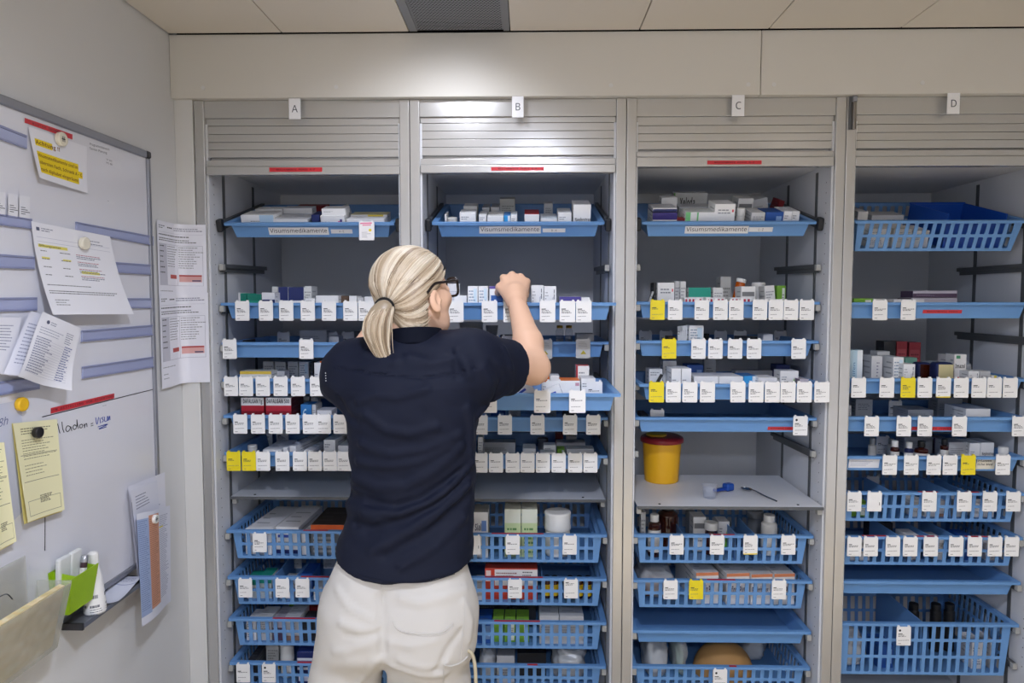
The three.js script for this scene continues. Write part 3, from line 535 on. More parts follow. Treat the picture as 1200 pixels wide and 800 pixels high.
const boxAtlas = canvasTex(ATN * 256, ATN * 256, (g) => {
  dDraw.forEach(([base, ar, draw, top, side], k) => {
    const x = (k % ATN) * 256, y = Math.floor(k / ATN) * 256;
    g.fillStyle = base; g.fillRect(x, y, 256, 256); g.fillStyle = top; g.fillRect(x, y + 128, 128, 128); g.fillStyle = side; g.fillRect(x + 128, y + 128, 128, 128);
    g.save(); g.beginPath(); g.rect(x, y, 256, 128); g.clip(); g.translate(x, y); g.scale(256 / (ar * 100), 1.28); draw(g); g.restore();
    g.fillStyle = 'rgba(120,122,126,0.5)'; const r = rng(k + 3); for (let q = 0; q < 4; q++) g.fillRect(x + 146, y + 150 + q * 20, 30 + r() * 60, 5); for (let q = 0; q < 3; q++) g.fillRect(x + 18, y + 160 + q * 24, 30 + r() * 60, 5);
  });
});
const boxMat = std(0xffffff, 0.48, { map: boxAtlas });
const ORDY = {};
function cartonGeo(w, h, d, key) {
  const g = new RoundedBoxGeometry(w, h, d, 1, Math.min(0.0009, w / 5, h / 5, d / 5)); g.translate(0, h / 2, -d / 2);
  const k = designs[key], ox = (k % ATN) / ATN, oy = 1 - Math.floor(k / ATN) / ATN, s = 1 / ATN, p = g.attributes.position, n = g.attributes.normal, u = g.attributes.uv, c = v => Math.min(0.97, Math.max(0.03, v));
  for (let i = 0; i < p.count; i++) {
    const a = c(p.getX(i) / w + 0.5), b = c(p.getY(i) / h), e = c(-p.getZ(i) / d), nx = Math.abs(n.getX(i)), ny = Math.abs(n.getY(i)), nz = Math.abs(n.getZ(i));
    if (nz >= nx && nz >= ny) u.setXY(i, ox + s * a, oy - s * (0.5 - 0.5 * b)); else if (ny >= nx) u.setXY(i, ox + s * 0.5 * a, oy - s * (0.5 + 0.5 * e)); else u.setXY(i, ox + s * (0.5 + 0.5 * e), oy - s * (0.5 + 0.5 * (1 - b)));
  }
  return g;
}
const itemCount = {}, itemSeen = {};
const PENDING = [];
function label(o, desc, t, cat, group) { PENDING.push([o, desc, t, cat, group]); const k = desc + '|' + t.name; itemCount[k] = (itemCount[k] ?? 0) + 1; }
function settle() {
  for (const [o, desc, t, cat, group] of PENDING) {
    const k = desc + '|' + t.name, i = itemSeen[k] = (itemSeen[k] ?? 0) + 1, inn = t.board ? 'on' : 'in';
    meta(o, itemCount[k] > 1 ? `${ORD[i - 1]} ${desc} from the left, ${inn} ${t.name}` : `${desc} ${inn} ${t.name}`, cat, group);
  }
}

// [x0, x1, top in the photo, depth behind the rim, carton depth, design, description, options]
function cartons(b, r, list) {
  const t = trays[b][r]; t.g.updateMatrixWorld(true);
  for (const [x0, x1, yt, v, dep, key, desc, o = {}] of list) {
    const yb = o.yb, ym = ROWS[b][r][1], P = inTray(t, x0, yt ?? ym, v), Q = inTray(t, x1, yt ?? ym, v);
    const LIM = t.W / 2 - FL - 0.0245; let a = Math.max(P.x, -LIM), c = Math.min(Q.x, LIM), base = yb ? inTray(t, (x0 + x1) / 2, yb, v).y : t.floor + 0.0005 + (o.up ?? 0);
    const top = yt ? (P.y + Q.y) / 2 : base + o.h; const w = Math.max(0.006, c - a - 0.0006), h = Math.max(0.006, top - base);
    const m = new THREE.Mesh(cartonGeo(w, h, dep, key), boxMat); m.name = numbered('medicine_carton'); shade(m); scene.add(m);
    const lift = o.rz ? Math.abs(Math.sin(o.rz)) * w / 2 : 0;
    m.position.set((a + c) / 2, base + lift, -v).applyMatrix4(t.g.matrixWorld); m.rotation.order = 'XYZ'; m.rotation.set(t.tilt + (o.rx ?? 0), o.ry ?? 0, o.rz ?? 0);
    label(m, desc, t, 'carton', 'medicine cartons in the cabinets');
  }
}
function placed(name, t, px, py, v, desc, cat, rot = [0, 0, 0], up = 0) {
  const p = inTray(t, px, py, v), g = new THREE.Group(); g.name = numbered(name); scene.add(g);
  g.position.set(p.x, t.floor + 0.0005 + up, -v).applyMatrix4(t.g.matrixWorld); g.rotation.set(t.tilt + rot[0], rot[1], rot[2]); label(g, desc, t, cat); return g;
}
const MB = {
  white: std(0xecebe6, 0.4), cream: std(0xe9e3cf, 0.5), amber: new THREE.MeshPhysicalMaterial({ color: 0xd8660e, roughness: 0.2, transmission: 0.3 }), brownGlass: new THREE.MeshPhysicalMaterial({ color: 0x3d1608, roughness: 0.12, clearcoat: 0.6 }),
  clear: new THREE.MeshPhysicalMaterial({ color: 0xf4f6f8, roughness: 0.1, transmission: 0.85, thickness: 0, ior: 1.4 }), gold: std(0xc59a3c, 0.35, { metalness: 0.7 }), green: std(0x3f9a3a, 0.5), black: std(0x17181b, 0.45), navy: std(0x1b2656, 0.5), label: std(0xe4e2dc, 0.6), foil: std(0xb9bbbf, 0.3, { metalness: 0.6 }),
  film: new THREE.MeshPhysicalMaterial({ color: 0xe8ecef, roughness: 0.25, transmission: 0.55, thickness: 0, side: THREE.DoubleSide }), tan: std(0xb58a54, 0.7), yellow: std(0xe8c21c, 0.5), grey: std(0x9b9ea2, 0.5), greenLime: std(0x86b51e, 0.5), dkred: std(0x7c1a20, 0.5), purple: std(0x55406a, 0.5),
};
function bottle(b, r, px, yt, v, rad, desc, body = MB.white, cap = MB.white, o = {}) {
  const t = trays[b][r], ym = ROWS[b][r][1], h = yt ? inTray(t, px, yt, v).y - t.floor : o.h, g = placed('medicine_bottle', t, px, yt ?? ym, v + rad, desc, 'bottle', o.rot ?? [0, 0, 0], o.up ?? 0);
  const ch = Math.min(h * 0.3, o.ch ?? 0.02), nr = o.nr ?? rad * 0.55, sh = h - ch - rad * (o.sh ?? 0.55);
  part('bottle_body', lathe([[0, 0], [rad * 0.92, 0], [rad, 0.003], [rad, sh], [rad * 0.93, sh + (h - ch - sh) * 0.4], [nr, h - ch - 0.003], [nr, h - ch]], 28), body, g);
  part('cap', lathe([[nr + 0.0008, h - ch - 0.001], [nr + 0.0025, h - ch], [nr + 0.0025, h - 0.002], [nr + 0.001, h], [0, h]], 24), cap, g);
  if (o.label !== false) part('label', lathe([[rad + 0.0004, h * 0.12], [rad + 0.0005, h * 0.12], [rad + 0.0005, sh * 0.85], [rad + 0.0004, sh * 0.85]], 28), o.lab ?? MB.label, g);
  return g;
}
function jar(b, r, px, yt, v, rad, desc, body = MB.white, cap = MB.white, o = {}) {
  const t = trays[b][r], h = yt ? inTray(t, px, yt, v).y - t.floor : o.h, g = placed('medicine_jar', t, px, yt ?? ROWS[b][r][1], v + rad, desc, 'jar', o.rot ?? [0, 0, 0], o.up ?? 0), k = h * (o.ck ?? 0.28);
  part('jar_body', lathe([[0, 0], [rad * 0.88, 0], [rad * 0.93, 0.004], [rad * 0.93, h - k - 0.009], [rad * 0.84, h - k - 0.003], [rad * 0.84, h - k]], 32), body, g);
  part('lid', lathe([[rad * 0.96, h - k - 0.001], [rad, h - k + 0.001], [rad * 1.0, h - k + 0.012], [rad * 0.975, h - k + 0.0135], [rad * 0.975, h - 0.009], [rad, h - 0.008], [rad, h - 0.004], [rad * 0.96, h], [rad * 0.8, h + 0.0005], [rad * 0.78, h - 0.0015], [0, h - 0.0015]], 36), cap, g);
  return g;
}
function softPack(name, b, r, px, v, w, h, d, mat, desc, o = {}) {          // crumpled bag of film
  const t = trays[b][r], g = placed(name, t, px, ROWS[b][r][1], v, desc, 'bag', o.rot ?? [0, 0, 0], o.up ?? 0), s = new THREE.SphereGeometry(1, 28, 18), p = s.attributes.position, sd = px * 0.37;
  for (let i = 0; i < p.count; i++) { const x = p.getX(i), y = p.getY(i), z = p.getZ(i), n = 1 + 0.22 * perlin.noise(x * 2.3 + sd, y * 2.3, z * 2.3) + 0.1 * perlin.noise(x * 7, y * 7 + sd, z * 7), q = v => Math.sign(v) * Math.pow(Math.abs(v), 0.7); p.setXYZ(i, q(x) * n * w / 2, (q(y) * n * 0.5 + 0.5) * h, q(z) * n * d / 2 - d / 2); }
  for (let i = 0; i < p.count; i++) if (p.getY(i) < 0.001) p.setY(i, 0.001);
  s.computeVertexNormals(); part('film', s, mat, g); if (o.inner) part('contents', rbx(-w * 0.3, w * 0.3, 0.004, h * 0.6, -d * 0.8, -d * 0.2, 0.004), o.inner, g); return g;
}

// ---- cabinet A
cartons(0, 0, [
  [276.8, 320, 252, 0.045, 0.09, 'paleblue', 'white carton with pale blue end'], [319.5, 360, 257, 0.045, 0.11, 'flatwhite', 'flat blank white carton'],
  [287, 330.6, 244.8, 0.175, 0.05, 'script', 'white carton with blue square and slanted word'], [331.5, 365.7, 243.8, 0.175, 0.05, 'navytop', 'carton with navy blue band'], [348, 383, 241.2, 0.28, 0.04, 'darkred', 'dark red carton at the back'],
  [364.5, 374, 251.8, 0.05, 0.08, 'navy', 'small navy carton with white oval'], [375, 403.3, 252.6, 0.045, 0.07, 'aricept', 'white carton with purple square'], [376.5, 404.4, 244.5, 0.05, 0.06, 'plain', 'white carton stacked on the purple square one', { yb: 252.4 }],
  [405, 415, 241, 0.2, 0.012, 'greylabel', 'leaning grey printed leaflet', { rz: 0.3 }], [410.5, 459, 251.5, 0.10, 0.06, 'yellowend', 'flat carton with yellow stripe'], [406, 459.5, 256.5, 0.045, 0.05, 'flatwhite', 'very flat white carton at the rim'],
]);
cartons(0, 1, [
  [274.6, 281, 342.7, 0.05, 0.09, 'pinkwhite', 'narrow white carton with pink mark'], [281.6, 288.4, 343.4, 0.05, 0.09, 'teal', 'narrow teal carton'], [289.3, 305.6, 344.5, 0.05, 0.07, 'teal', 'wide teal carton'],
  [306.5, 322, 342.6, 0.05, 0.07, 'navytop', 'white and navy small carton'], [318.5, 325.4, 335.7, 0.13, 0.08, 'greywhite', 'slim grey carton'], [326, 337.3, 336, 0.10, 0.07, 'pharmablue', 'tall carton with navy top'], [337.7, 355.8, 336.2, 0.10, 0.07, 'pharmablue', 'broad carton with navy top'],
  [356.4, 365, 335, 0.12, 0.07, 'greywhite', 'tall pale grey carton'], [357, 369, 349.4, 0.045, 0.04, 'blackbase', 'small black and white carton'], [370, 396.5, 346.2, 0.045, 0.08, 'longwhite', 'long white carton with blue mark'], [397, 408.5, 346.4, 0.08, 0.06, 'brownbox', 'dark brown carton'], [409, 418, 346.6, 0.05, 0.07, 'plain', 'white upright carton'], [418.6, 426, 348.5, 0.05, 0.07, 'greysmall', 'small grey carton'], [427, 446, 347.5, 0.05, 0.07, 'plain', 'white carton beside the ponytail'],
]);
cartons(0, 2, [[351, 382.6, 387, 0.3, 0.05, 'greyflat', 'wide grey carton at the back'], [385, 397, 394, 0.18, 0.06, 'greysmall', 'small grey carton'], [415, 428, 388, 0.28, 0.06, 'darkpack', 'dark carton at the back'], [268, 280, 398.6, 0.12, 0.1, 'darkpack', 'dark carton at the left']]);
cartons(0, 3, [
  [279, 318, 434.8, 0.045, 0.06, 'panto', 'cream carton with yellow top line'], [308, 320.6, 423.4, 0.2, 0.08, 'greywhite', 'tall grey carton'], [322, 334.6, 423.6, 0.2, 0.08, 'greywhite', 'tall grey carton'], [337, 349, 423.6, 0.2, 0.08, 'greywhite', 'tall grey carton'], [350.2, 361.8, 423.8, 0.2, 0.08, 'bluerule', 'tall blue ruled carton'],
  [364, 367, 424.6, 0.2, 0.08, 'darkpack', 'thin dark carton'], [319.5, 333.5, 434.6, 0.1, 0.05, 'greysmall', 'small grey carton'], [368, 376.5, 424.8, 0.06, 0.08, 'plain', 'upright white carton'], [374.5, 385.4, 422.8, 0.06, 0.08, 'orangewhite', 'upright carton with orange band', { ry: -0.02 }],
]);
cartons(0, 4, [
  [279.6, 309.2, 465.8, 0.05, 0.10, 'dafalgan1', 'red and white carton with big print'], [311, 341.2, 465.8, 0.05, 0.13, 'dafalgan5', 'wider red and white carton with big print'], [352.2, 364.8, 473.8, 0.05, 0.07, 'bluephoto', 'bright blue carton with pale ring'], [365.4, 370.2, 474, 0.05, 0.07, 'greysmall', 'thin grey carton'],
  [355, 362.5, 464, 0.2, 0.06, 'greywhite', 'tall grey carton at the back'], [364, 370.5, 464, 0.2, 0.06, 'greywhite', 'tall grey carton at the back'], [371.2, 388.6, 480.6, 0.05, 0.07, 'navystripe', 'low white carton with navy line'], [375, 382, 467, 0.13, 0.01, 'greylabel', 'tilted grey folded leaflet', { rz: 0.35 }],
]);
cartons(0, 5, [
  [308, 330, 526.5, 0.045, 0.16, 'flatwhite', 'long flat white carton'], [331.5, 337, 524, 0.05, 0.26, 'navystripe', 'thin long carton pointing backward', { ry: -0.12 }], [339, 347, 522.5, 0.05, 0.26, 'flatwhite', 'long narrow white carton pointing backward', { ry: -0.15 }],
  [356.5, 367.5, 527, 0.045, 0.2, 'navystripe', 'long low carton with navy line', { ry: -0.08 }], [379, 392.8, 515.2, 0.05, 0.24, 'codes', 'long white carton with printed end', { ry: -0.06 }], [396, 410, 522, 0.05, 0.22, 'plain', 'white carton near the dark sleeve'],
]);
jar(0, 5, 296, 522.5, 0.07, 0.0155, 'low round white tin');
softPack('clear_bag', 0, 5, 413, 0.05, 0.03, 0.04, 0.05, MB.film, 'crumpled clear film pouch');
cartons(0, 7, [
  [287, 318, null, 0.05, 0.26, 'flatwhite', 'long flat white packet', { h: 0.088, ry: -0.06 }], [323, 350, null, 0.06, 0.25, 'navystripe', 'long white packet lying on others', { h: 0.092, ry: -0.04 }], [353, 360, null, 0.05, 0.2, 'flatwhite', 'narrow white packet', { h: 0.075, ry: -0.02 }],
  [364, 403, null, 0.05, 0.2, 'orangetray', 'orange tray carton with dark top', { h: 0.104 }],
]);
cartons(0, 8, [[287, 301, null, 0.06, 0.07, 'tealcap', 'small carton with teal top', { h: 0.07 }], [304, 318, null, 0.06, 0.07, 'tealcap', 'small carton with teal top', { h: 0.08 }], [327, 345, null, 0.06, 0.1, 'plain', 'white carton', { h: 0.05 }], [352, 366, null, 0.08, 0.1, 'bluegloss', 'glossy blue carton', { h: 0.08 }], [367, 378, null, 0.05, 0.08, 'plain', 'low white carton', { h: 0.045 }]]);
cartons(0, 9, [[284, 300, null, 0.05, 0.09, 'codes', 'white printed carton', { h: 0.07 }], [301, 318, null, 0.05, 0.09, 'greywhite', 'pale grey carton', { h: 0.08 }], [319, 333, null, 0.05, 0.12, 'purplestack', 'purple and grey carton', { h: 0.075 }], [334, 352, null, 0.05, 0.1, 'graybrown', 'grey and brown carton', { h: 0.085 }], [340, 362, null, 0.16, 0.1, 'greenpack', 'green carton lying slanted', { h: 0.095, ry: 0.3 }], [362, 386, null, 0.16, 0.12, 'darkred', 'dark red carton', { h: 0.1 }], [353, 370, null, 0.05, 0.08, 'darkpack', 'dark carton', { h: 0.07 }]]);
cartons(0, 10, [[348, 371, null, 0.05, 0.09, 'bluestripes', 'navy carton with white stripes', { h: 0.112 }], [284, 300, null, 0.06, 0.1, 'darkpack', 'dark carton', { h: 0.08 }], [312, 327, null, 0.14, 0.08, 'tallyellow', 'yellow edged carton', { h: 0.1 }]]);
jar(0, 10, 337, null, 0.08, 0.024, 'round white jar with domed lid', MB.white, MB.white, { h: 0.118, ck: 0.5 });
// ---- cabinet B
cartons(1, 0, [
  [513.6, 522, 251.6, 0.05, 0.07, 'redmark', 'small white carton with red mark'], [538.4, 557.5, 249, 0.045, 0.07, 'codes', 'white carton with printed codes'], [543, 559, 241.5, 0.15, 0.07, 'greywhite', 'pale carton behind the coded one'], [561, 570, 251.5, 0.045, 0.08, 'blackbase', 'white carton with black base'], [565, 573.5, 243, 0.16, 0.08, 'greylabel', 'grey carton leaning back'], [575, 585, 242.6, 0.16, 0.08, 'greylabel', 'grey printed carton'],
  [585.4, 603.6, 233, 0.27, 0.05, 'tallyellow', 'tall grey carton with yellow base'], [571, 590, 253, 0.045, 0.09, 'plain', 'flat white carton'], [590.3, 598, 252.6, 0.045, 0.08, 'lightblue', 'light blue and white carton'], [598.4, 606, 251.8, 0.045, 0.08, 'whiteblue', 'small white and blue carton'], [614.5, 632, 251, 0.045, 0.10, 'redtop', 'white carton with red top'],
  [633.5, 653, 256, 0.045, 0.10, 'whiteblue', 'flat carton with sky blue front'], [637.6, 648, 238, 0.25, 0.04, 'greysmall', 'small upright grey carton'], [654, 670, 249.3, 0.045, 0.10, 'codes', 'white carton with two codes'], [672, 697.6, 239.8, 0.045, 0.10, 'nephro', 'big white carton with printed name'],
]);
jar(1, 0, 530, 256, 0.06, 0.0165, 'small round white jar');
cartons(1, 1, [
  [532, 547, 346.2, 0.05, 0.06, 'plain', 'low white carton near the glasses'], [548, 560, 335, 0.06, 0.07, 'bluerule', 'tall white carton with blue print'], [560.4, 571.8, 335, 0.06, 0.07, 'bluerule', 'tall white carton with blue print'], [573.4, 594.4, 335.2, 0.06, 0.06, 'blueband', 'white carton with blue band, under the hand'],
  [622.5, 637, 334, 0.06, 0.05, 'vertprint', 'white carton with upright print beside the hand'], [637.4, 652, 335.2, 0.06, 0.07, 'vertprint', 'white carton with upright print, right of its twin'], [655.5, 681, 347.4, 0.06, 0.08, 'purpletop', 'low carton with purple top edge'], [681.4, 691.4, 348.4, 0.05, 0.06, 'codes', 'small white carton at the right end'],
]);
{ // bent white leaflet behind the glasses
  const t = trays[1][1], p = inTray(t, 531, 318, 0.16), g = new THREE.PlaneGeometry(0.042, 0.105, 6, 10), q = g.attributes.position;
  for (let i = 0; i < q.count; i++) q.setZ(i, 0.012 * Math.cos(q.getX(i) * 60) - 0.05 * Math.pow(q.getY(i) + 0.05, 2) * 10);
  g.computeVertexNormals(); const m = new THREE.Mesh(g, std(0xf2f2f4, 0.6, { side: THREE.DoubleSide, map: canvasTex(128, 256, (c, w, h) => { c.fillStyle = '#f4f4f6'; c.fillRect(0, 0, w, h); lin(20, 60, 90, 14, '#b4b6be', 12, 4)(c); }) })); m.name = 'paper_leaflet'; shade(m); scene.add(m);
  m.position.set(p.x, t.floor + 0.055, -0.16).applyMatrix4(t.g.matrixWorld); meta(m, 'white folded leaflet standing in the second tray of cabinet B, behind the glasses', 'leaflet');
}
cartons(1, 2, [[520, 537.5, 386.5, 0.22, 0.06, 'darkpack', 'dark grey carton'], [538.6, 565, 377.5, 0.25, 0.06, 'greyflat', 'big grey carton at the back'], [675.4, 696.8, 391, 0.08, 0.08, 'greyflat', 'grey carton at the right end'], [586, 612, 392.5, 0.2, 0.06, 'darkpack', 'low dark carton']]);
{ const t = trays[1][2], g = placed('ointment_tube', t, 576.5, 400, 0.22, 'grey crimped ointment tube standing on its cap', 'tube'); const h = inTray(t, 576, 380.5, 0.22).y - t.floor; const geo = new THREE.CylinderGeometry(1, 1, h - 0.02, 20, 8), p = geo.attributes.position; for (let i = 0; i < p.count; i++) { const k = p.getY(i) / (h - 0.02) + 0.5; p.setXYZ(i, p.getX(i) * (0.014 + 0.008 * k), p.getY(i) + (h - 0.02) / 2 + 0.018, p.getZ(i) * (0.014 - 0.0125 * k)); } geo.computeVertexNormals(); part('tube_body', geo, MB.grey, g); part('cap', lathe([[0.012, 0], [0.0125, 0.018], [0, 0.018]], 20), MB.grey, g); }
for (const [px, k] of [[656, 0], [666.8, 1]]) { const t = trays[1][2], h = inTray(t, px, 381, 0.12).y - t.floor, g = placed('glass_vial', t, px, 381, 0.12, 'clear glass vial with gold cap', 'vial'); part('glass', lathe([[0, 0], [0.013, 0], [0.0135, 0.002], [0.0135, h - 0.018], [0.010, h - 0.012], [0.0085, h - 0.008]], 24), MB.clear, g); part('cap', lathe([[0.0105, h - 0.010], [0.0105, h - 0.001], [0, h]], 20), MB.gold, g); part('liquid', lathe([[0, 0.002], [0.012, 0.002], [0.012, h * 0.5], [0, h * 0.5]], 20), MB.grey, g); }
cartons(1, 3, [
  [606, 617, 440.5, 0.06, 0.06, 'codes', 'white carton near the sleeve'], [635, 644, 440.5, 0.16, 0.06, 'orangewhite', 'upright white carton'], [644.4, 655.5, 440, 0.16, 0.06, 'redmark', 'white carton with red mark'], [656.5, 680, 446, 0.10, 0.09, 'orangebox', 'white carton with orange top'], [675, 690.6, 428.5, 0.2, 0.05, 'redspine', 'upright carton with red spine'], [681, 698, 443.5, 0.12, 0.09, 'codes', 'white carton behind the standing tag'],
  [612, 634, 452, 0.045, 0.02, 'navystripe', 'slanted long carton with navy stripe', { rz: 0.62, ry: -0.1 }], [645, 664, 455, 0.045, 0.02, 'navystripe', 'slanted flatter carton with navy stripe', { rz: 0.38, ry: -0.1 }],
]);
cartons(1, 4, [[596, 610, 479, 0.2, 0.06, 'greysmall', 'grey carton'], [640, 652, 479.5, 0.2, 0.06, 'greysmall', 'grey carton'], [660, 676, 480, 0.22, 0.06, 'darkpack', 'dark carton'], [575, 592, 481, 0.2, 0.06, 'bluegloss', 'blue carton']]);
cartons(1, 5, [[564, 604, 518.3, 0.12, 0.06, 'greyflat', 'long pale grey carton'], [560, 566, 512, 0.06, 0.06, 'greywhite', 'upright grey carton'], [612.5, 628, 525.5, 0.05, 0.08, 'plain', 'low white carton'], [637, 651.5, 521.5, 0.1, 0.05, 'codes', 'white carton with code'], [633, 650, 529.6, 0.045, 0.04, 'plain', 'flat white carton at the rim'], [653, 662, 525.8, 0.1, 0.05, 'greenpack', 'small green carton'], [664, 700, 526, 0.05, 0.06, 'greyflat', 'low long grey carton'], [652, 686, 518.5, 0.18, 0.06, 'greyflat', 'grey carton at the back'], [651, 660, 507, 0.3, 0.04, 'darkred', 'dark red carton at the back'], [664, 676, 511, 0.27, 0.04, 'greysmall', 'small grey carton at the back']]);
jar(1, 5, 636, 515, 0.28, 0.02, 'round grey jar at the back', MB.grey, MB.grey);
cartons(1, 7, [[553.8, 572, 600, 0.05, 0.09, 'spray', 'white carton with small blue picture'], [591.2, 610.6, 596.5, 0.06, 0.09, 'greenherb', 'green and white carton'], [611.2, 629.8, 596.5, 0.06, 0.09, 'greenherb', 'green and white carton']]);
jar(1, 7, 653.5, 603.5, 0.05, 0.0455, 'large white screw top tub', MB.white, MB.white, { ck: 0.4 });
cartons(1, 8, [[568.2, 630, 666, 0.06, 0.09, 'redbanner', 'long orange red carton with white panel'], [557, 566, null, 0.05, 0.07, 'greysmall', 'small grey carton', { h: 0.06 }]]);
for (const [px, k] of [[641, 0], [650, 1], [668, 2], [679, 3], [689, 4]]) bottle(1, 8, px, null, 0.07, 0.0125, 'small yellow labelled vial', MB.brownGlass, MB.black, { h: 0.075, lab: MB.yellow, ch: 0.012 });
cartons(1, 9, [[557, 576, null, 0.05, 0.1, 'bluegloss', 'blue carton', { h: 0.075 }], [577, 590, null, 0.06, 0.1, 'greenpack', 'green carton', { h: 0.07 }], [591, 604, null, 0.06, 0.1, 'greenpack', 'green carton', { h: 0.07 }], [605, 620, null, 0.06, 0.1, 'greenpack', 'green carton', { h: 0.07 }], [632, 655, null, 0.05, 0.16, 'greyflat', 'pale grey carton', { h: 0.098 }], [655.6, 684, null, 0.05, 0.16, 'greyflat', 'pale grey carton', { h: 0.098 }], [556, 596, null, 0.2, 0.1, 'darkpack', 'wide dark carton at the back', { h: 0.1 }], [598, 628, null, 0.2, 0.1, 'darkpack', 'wide dark carton at the back', { h: 0.1 }]]);
softPack('clear_bag', 1, 10, 668, 0.05, 0.12, 0.125, 0.16, MB.film, 'crumpled clear plastic bag at the right', { inner: MB.label });
softPack('clear_bag', 1, 10, 571, 0.05, 0.06, 0.11, 0.12, MB.film, 'crumpled clear plastic bag beside the trousers', { inner: MB.grey });
cartons(1, 10, [[582, 603, null, 0.06, 0.1, 'greylabel', 'grey carton between the bags', { h: 0.1 }], [606, 640, null, 0.1, 0.14, 'black', 'black carton between the bags', { h: 0.09 }]]);
// ---- cabinet C
cartons(2, 0, [
  [760.4, 794, 249, 0.045, 0.10, 'purplecap', 'white carton with purple top and red mark'], [760.6, 793.6, 243.6, 0.05, 0.09, 'navytop', 'navy carton stacked on the purple one', { yb: 248.0 }], [775.2, 794, 231.5, 0.17, 0.05, 'redmark', 'small white carton with red print'], [790, 829.6, 226, 0.27, 0.04, 'xeloda', 'grey carton with green stripe and bold name'], [796, 838, 242.5, 0.16, 0.08, 'greyflat', 'grey carton behind the green striped one'],
  [803.8, 837.8, 248.6, 0.045, 0.09, 'greenwhite', 'white carton with two green stripes'], [838.2, 862.6, 239, 0.045, 0.09, 'tallwhite', 'tall plain white carton'], [865.5, 883.6, 232.5, 0.16, 0.07, 'barcode', 'pale carton with grey bar'], [881, 897, 249, 0.045, 0.10, 'greywhite', 'white end of a printed carton'], [897.8, 918.6, 248.5, 0.05, 0.09, 'bluegloss', 'glossy blue carton'], [919.2, 928.6, 247.6, 0.045, 0.10, 'codes', 'small white carton with code'], [929, 943, 247.4, 0.045, 0.10, 'codes', 'white carton at the right end'],
  [885, 905, 234.5, 0.2, 0.1, 'greyflat', 'slanted grey carton', { rz: 0.2 }], [907, 920, 235, 0.24, 0.07, 'darkred', 'slanted dark red carton', { rz: -0.25 }], [785.5, 801.5, 256, 0.046, 0.03, 'darkred', 'low red pouch', { rz: -0.08 }],
]);
bottle(2, 0, 868.5, 244.5, 0.06, 0.0135, 'white pill bottle', MB.white, MB.white, { label: false, nr: 0.0115, sh: 0.2, ch: 0.028 });
cartons(2, 1, [
  [746, 755.5, 340, 0.08, 0.02, 'greywhite', 'slanted white leaflet', { rz: -0.35 }], [766, 770.2, 331, 0.08, 0.06, 'black', 'thin black carton'], [770.6, 790.6, 331, 0.06, 0.06, 'tallwhite', 'upright white carton with code'], [791, 796.6, 329.2, 0.1, 0.06, 'greywhite', 'thin upright grey carton'], [797.4, 804, 329.6, 0.08, 0.06, 'greywhite', 'thin upright grey carton'], [807, 833.4, 336.8, 0.08, 0.05, 'tealcap', 'wide white carton with teal edge'], [835.8, 847.6, 336.8, 0.08, 0.05, 'greywhite', 'white carton beside the yellow one'], [844.5, 857, 324, 0.2, 0.06, 'tallyellow', 'yellow carton behind the orange bottle'],
  [868.5, 885.6, 335.4, 0.05, 0.07, 'barcode', 'upright white carton with bar'], [899, 911, 335, 0.05, 0.06, 'greywhite', 'leaning white carton', { rz: 0.1 }], [910.5, 921, 334.5, 0.12, 0.06, 'greenpack', 'bright green carton'], [802, 824, 348.4, 0.045, 0.03, 'redpills', 'flat pack with red blocks'], [827, 850, 348.4, 0.045, 0.03, 'redpills', 'flat pack with red blocks'], [856, 881, 348.4, 0.045, 0.03, 'redpills', 'flat pack with red blocks'], [883, 917, 350.4, 0.045, 0.03, 'plain', 'flat white carton at the rim'],
]);
bottle(2, 1, 859.5, 325.5, 0.11, 0.0155, 'slanted orange pill bottle with white cap', MB.amber, MB.white, { rot: [0, 0, -0.22], nr: 0.0135, sh: 0.15, ch: 0.012, label: false });
jar(2, 1, 889, 331, 0.13, 0.0225, 'round white jar');
for (let k = 0; k < 5; k++) cartons(2, 2, [[795 + k * 2.4, 800 + k * 2.4, 382 - k * 0.25, 0.09, 0.002, 'codes', 'thin white card of a fan', { ry: -0.5, rz: 0.05 }]]);
cartons(2, 2, [[807.4, 824.8, 381.2, 0.06, 0.05, 'bluerule', 'upright white carton with blue print'], [894.5, 906, 391.5, 0.12, 0.06, 'plain', 'small white carton'], [868, 892, 394.5, 0.2, 0.08, 'darkpack', 'low dark carton'], [783, 792, 394, 0.2, 0.06, 'brownbox', 'dark brown carton']]);
bottle(2, 2, 828, 391, 0.15, 0.012, 'tiny brown bottle', MB.brownGlass, MB.black, {});
cartons(2, 3, [
  [752, 764, 436, 0.06, 0.01, 'black', 'slanted black and white card', { rz: -0.5 }], [760.5, 776.5, 432.3, 0.16, 0.07, 'blackbase', 'white carton with dark edge'], [777, 793, 422.5, 0.2, 0.06, 'tallwhite', 'tall white carton'], [787, 798.3, 431.8, 0.06, 0.09, 'plain', 'upright white carton'], [798.8, 810.4, 431.8, 0.06, 0.09, 'plain', 'upright white carton'], [805, 824.4, 427.4, 0.2, 0.07, 'bluegloss', 'bright blue carton at the back'], [825.4, 839.6, 421, 0.27, 0.02, 'greylabel', 'grey printed card standing'],
  [813.4, 842, 441, 0.06, 0.12, 'flatwhite', 'flat white carton'], [842.6, 871, 441, 0.06, 0.12, 'flatwhite', 'flat white carton'], [871.6, 888, 440.5, 0.09, 0.1, 'lightblue', 'blue and white carton'], [888.5, 911, 442.4, 0.06, 0.09, 'plain', 'white carton with blank front'], [910, 934, 427.5, 0.22, 0.06, 'navy', 'navy carton with oval'], [914.5, 936, 434.5, 0.1, 0.06, 'whitegreen', 'white carton with green triangle'], [937, 956, 444, 0.06, 0.1, 'purplestack', 'low carton with purple base'], [862, 908, 434, 0.26, 0.05, 'greyflat', 'long grey carton at the back'],
]);
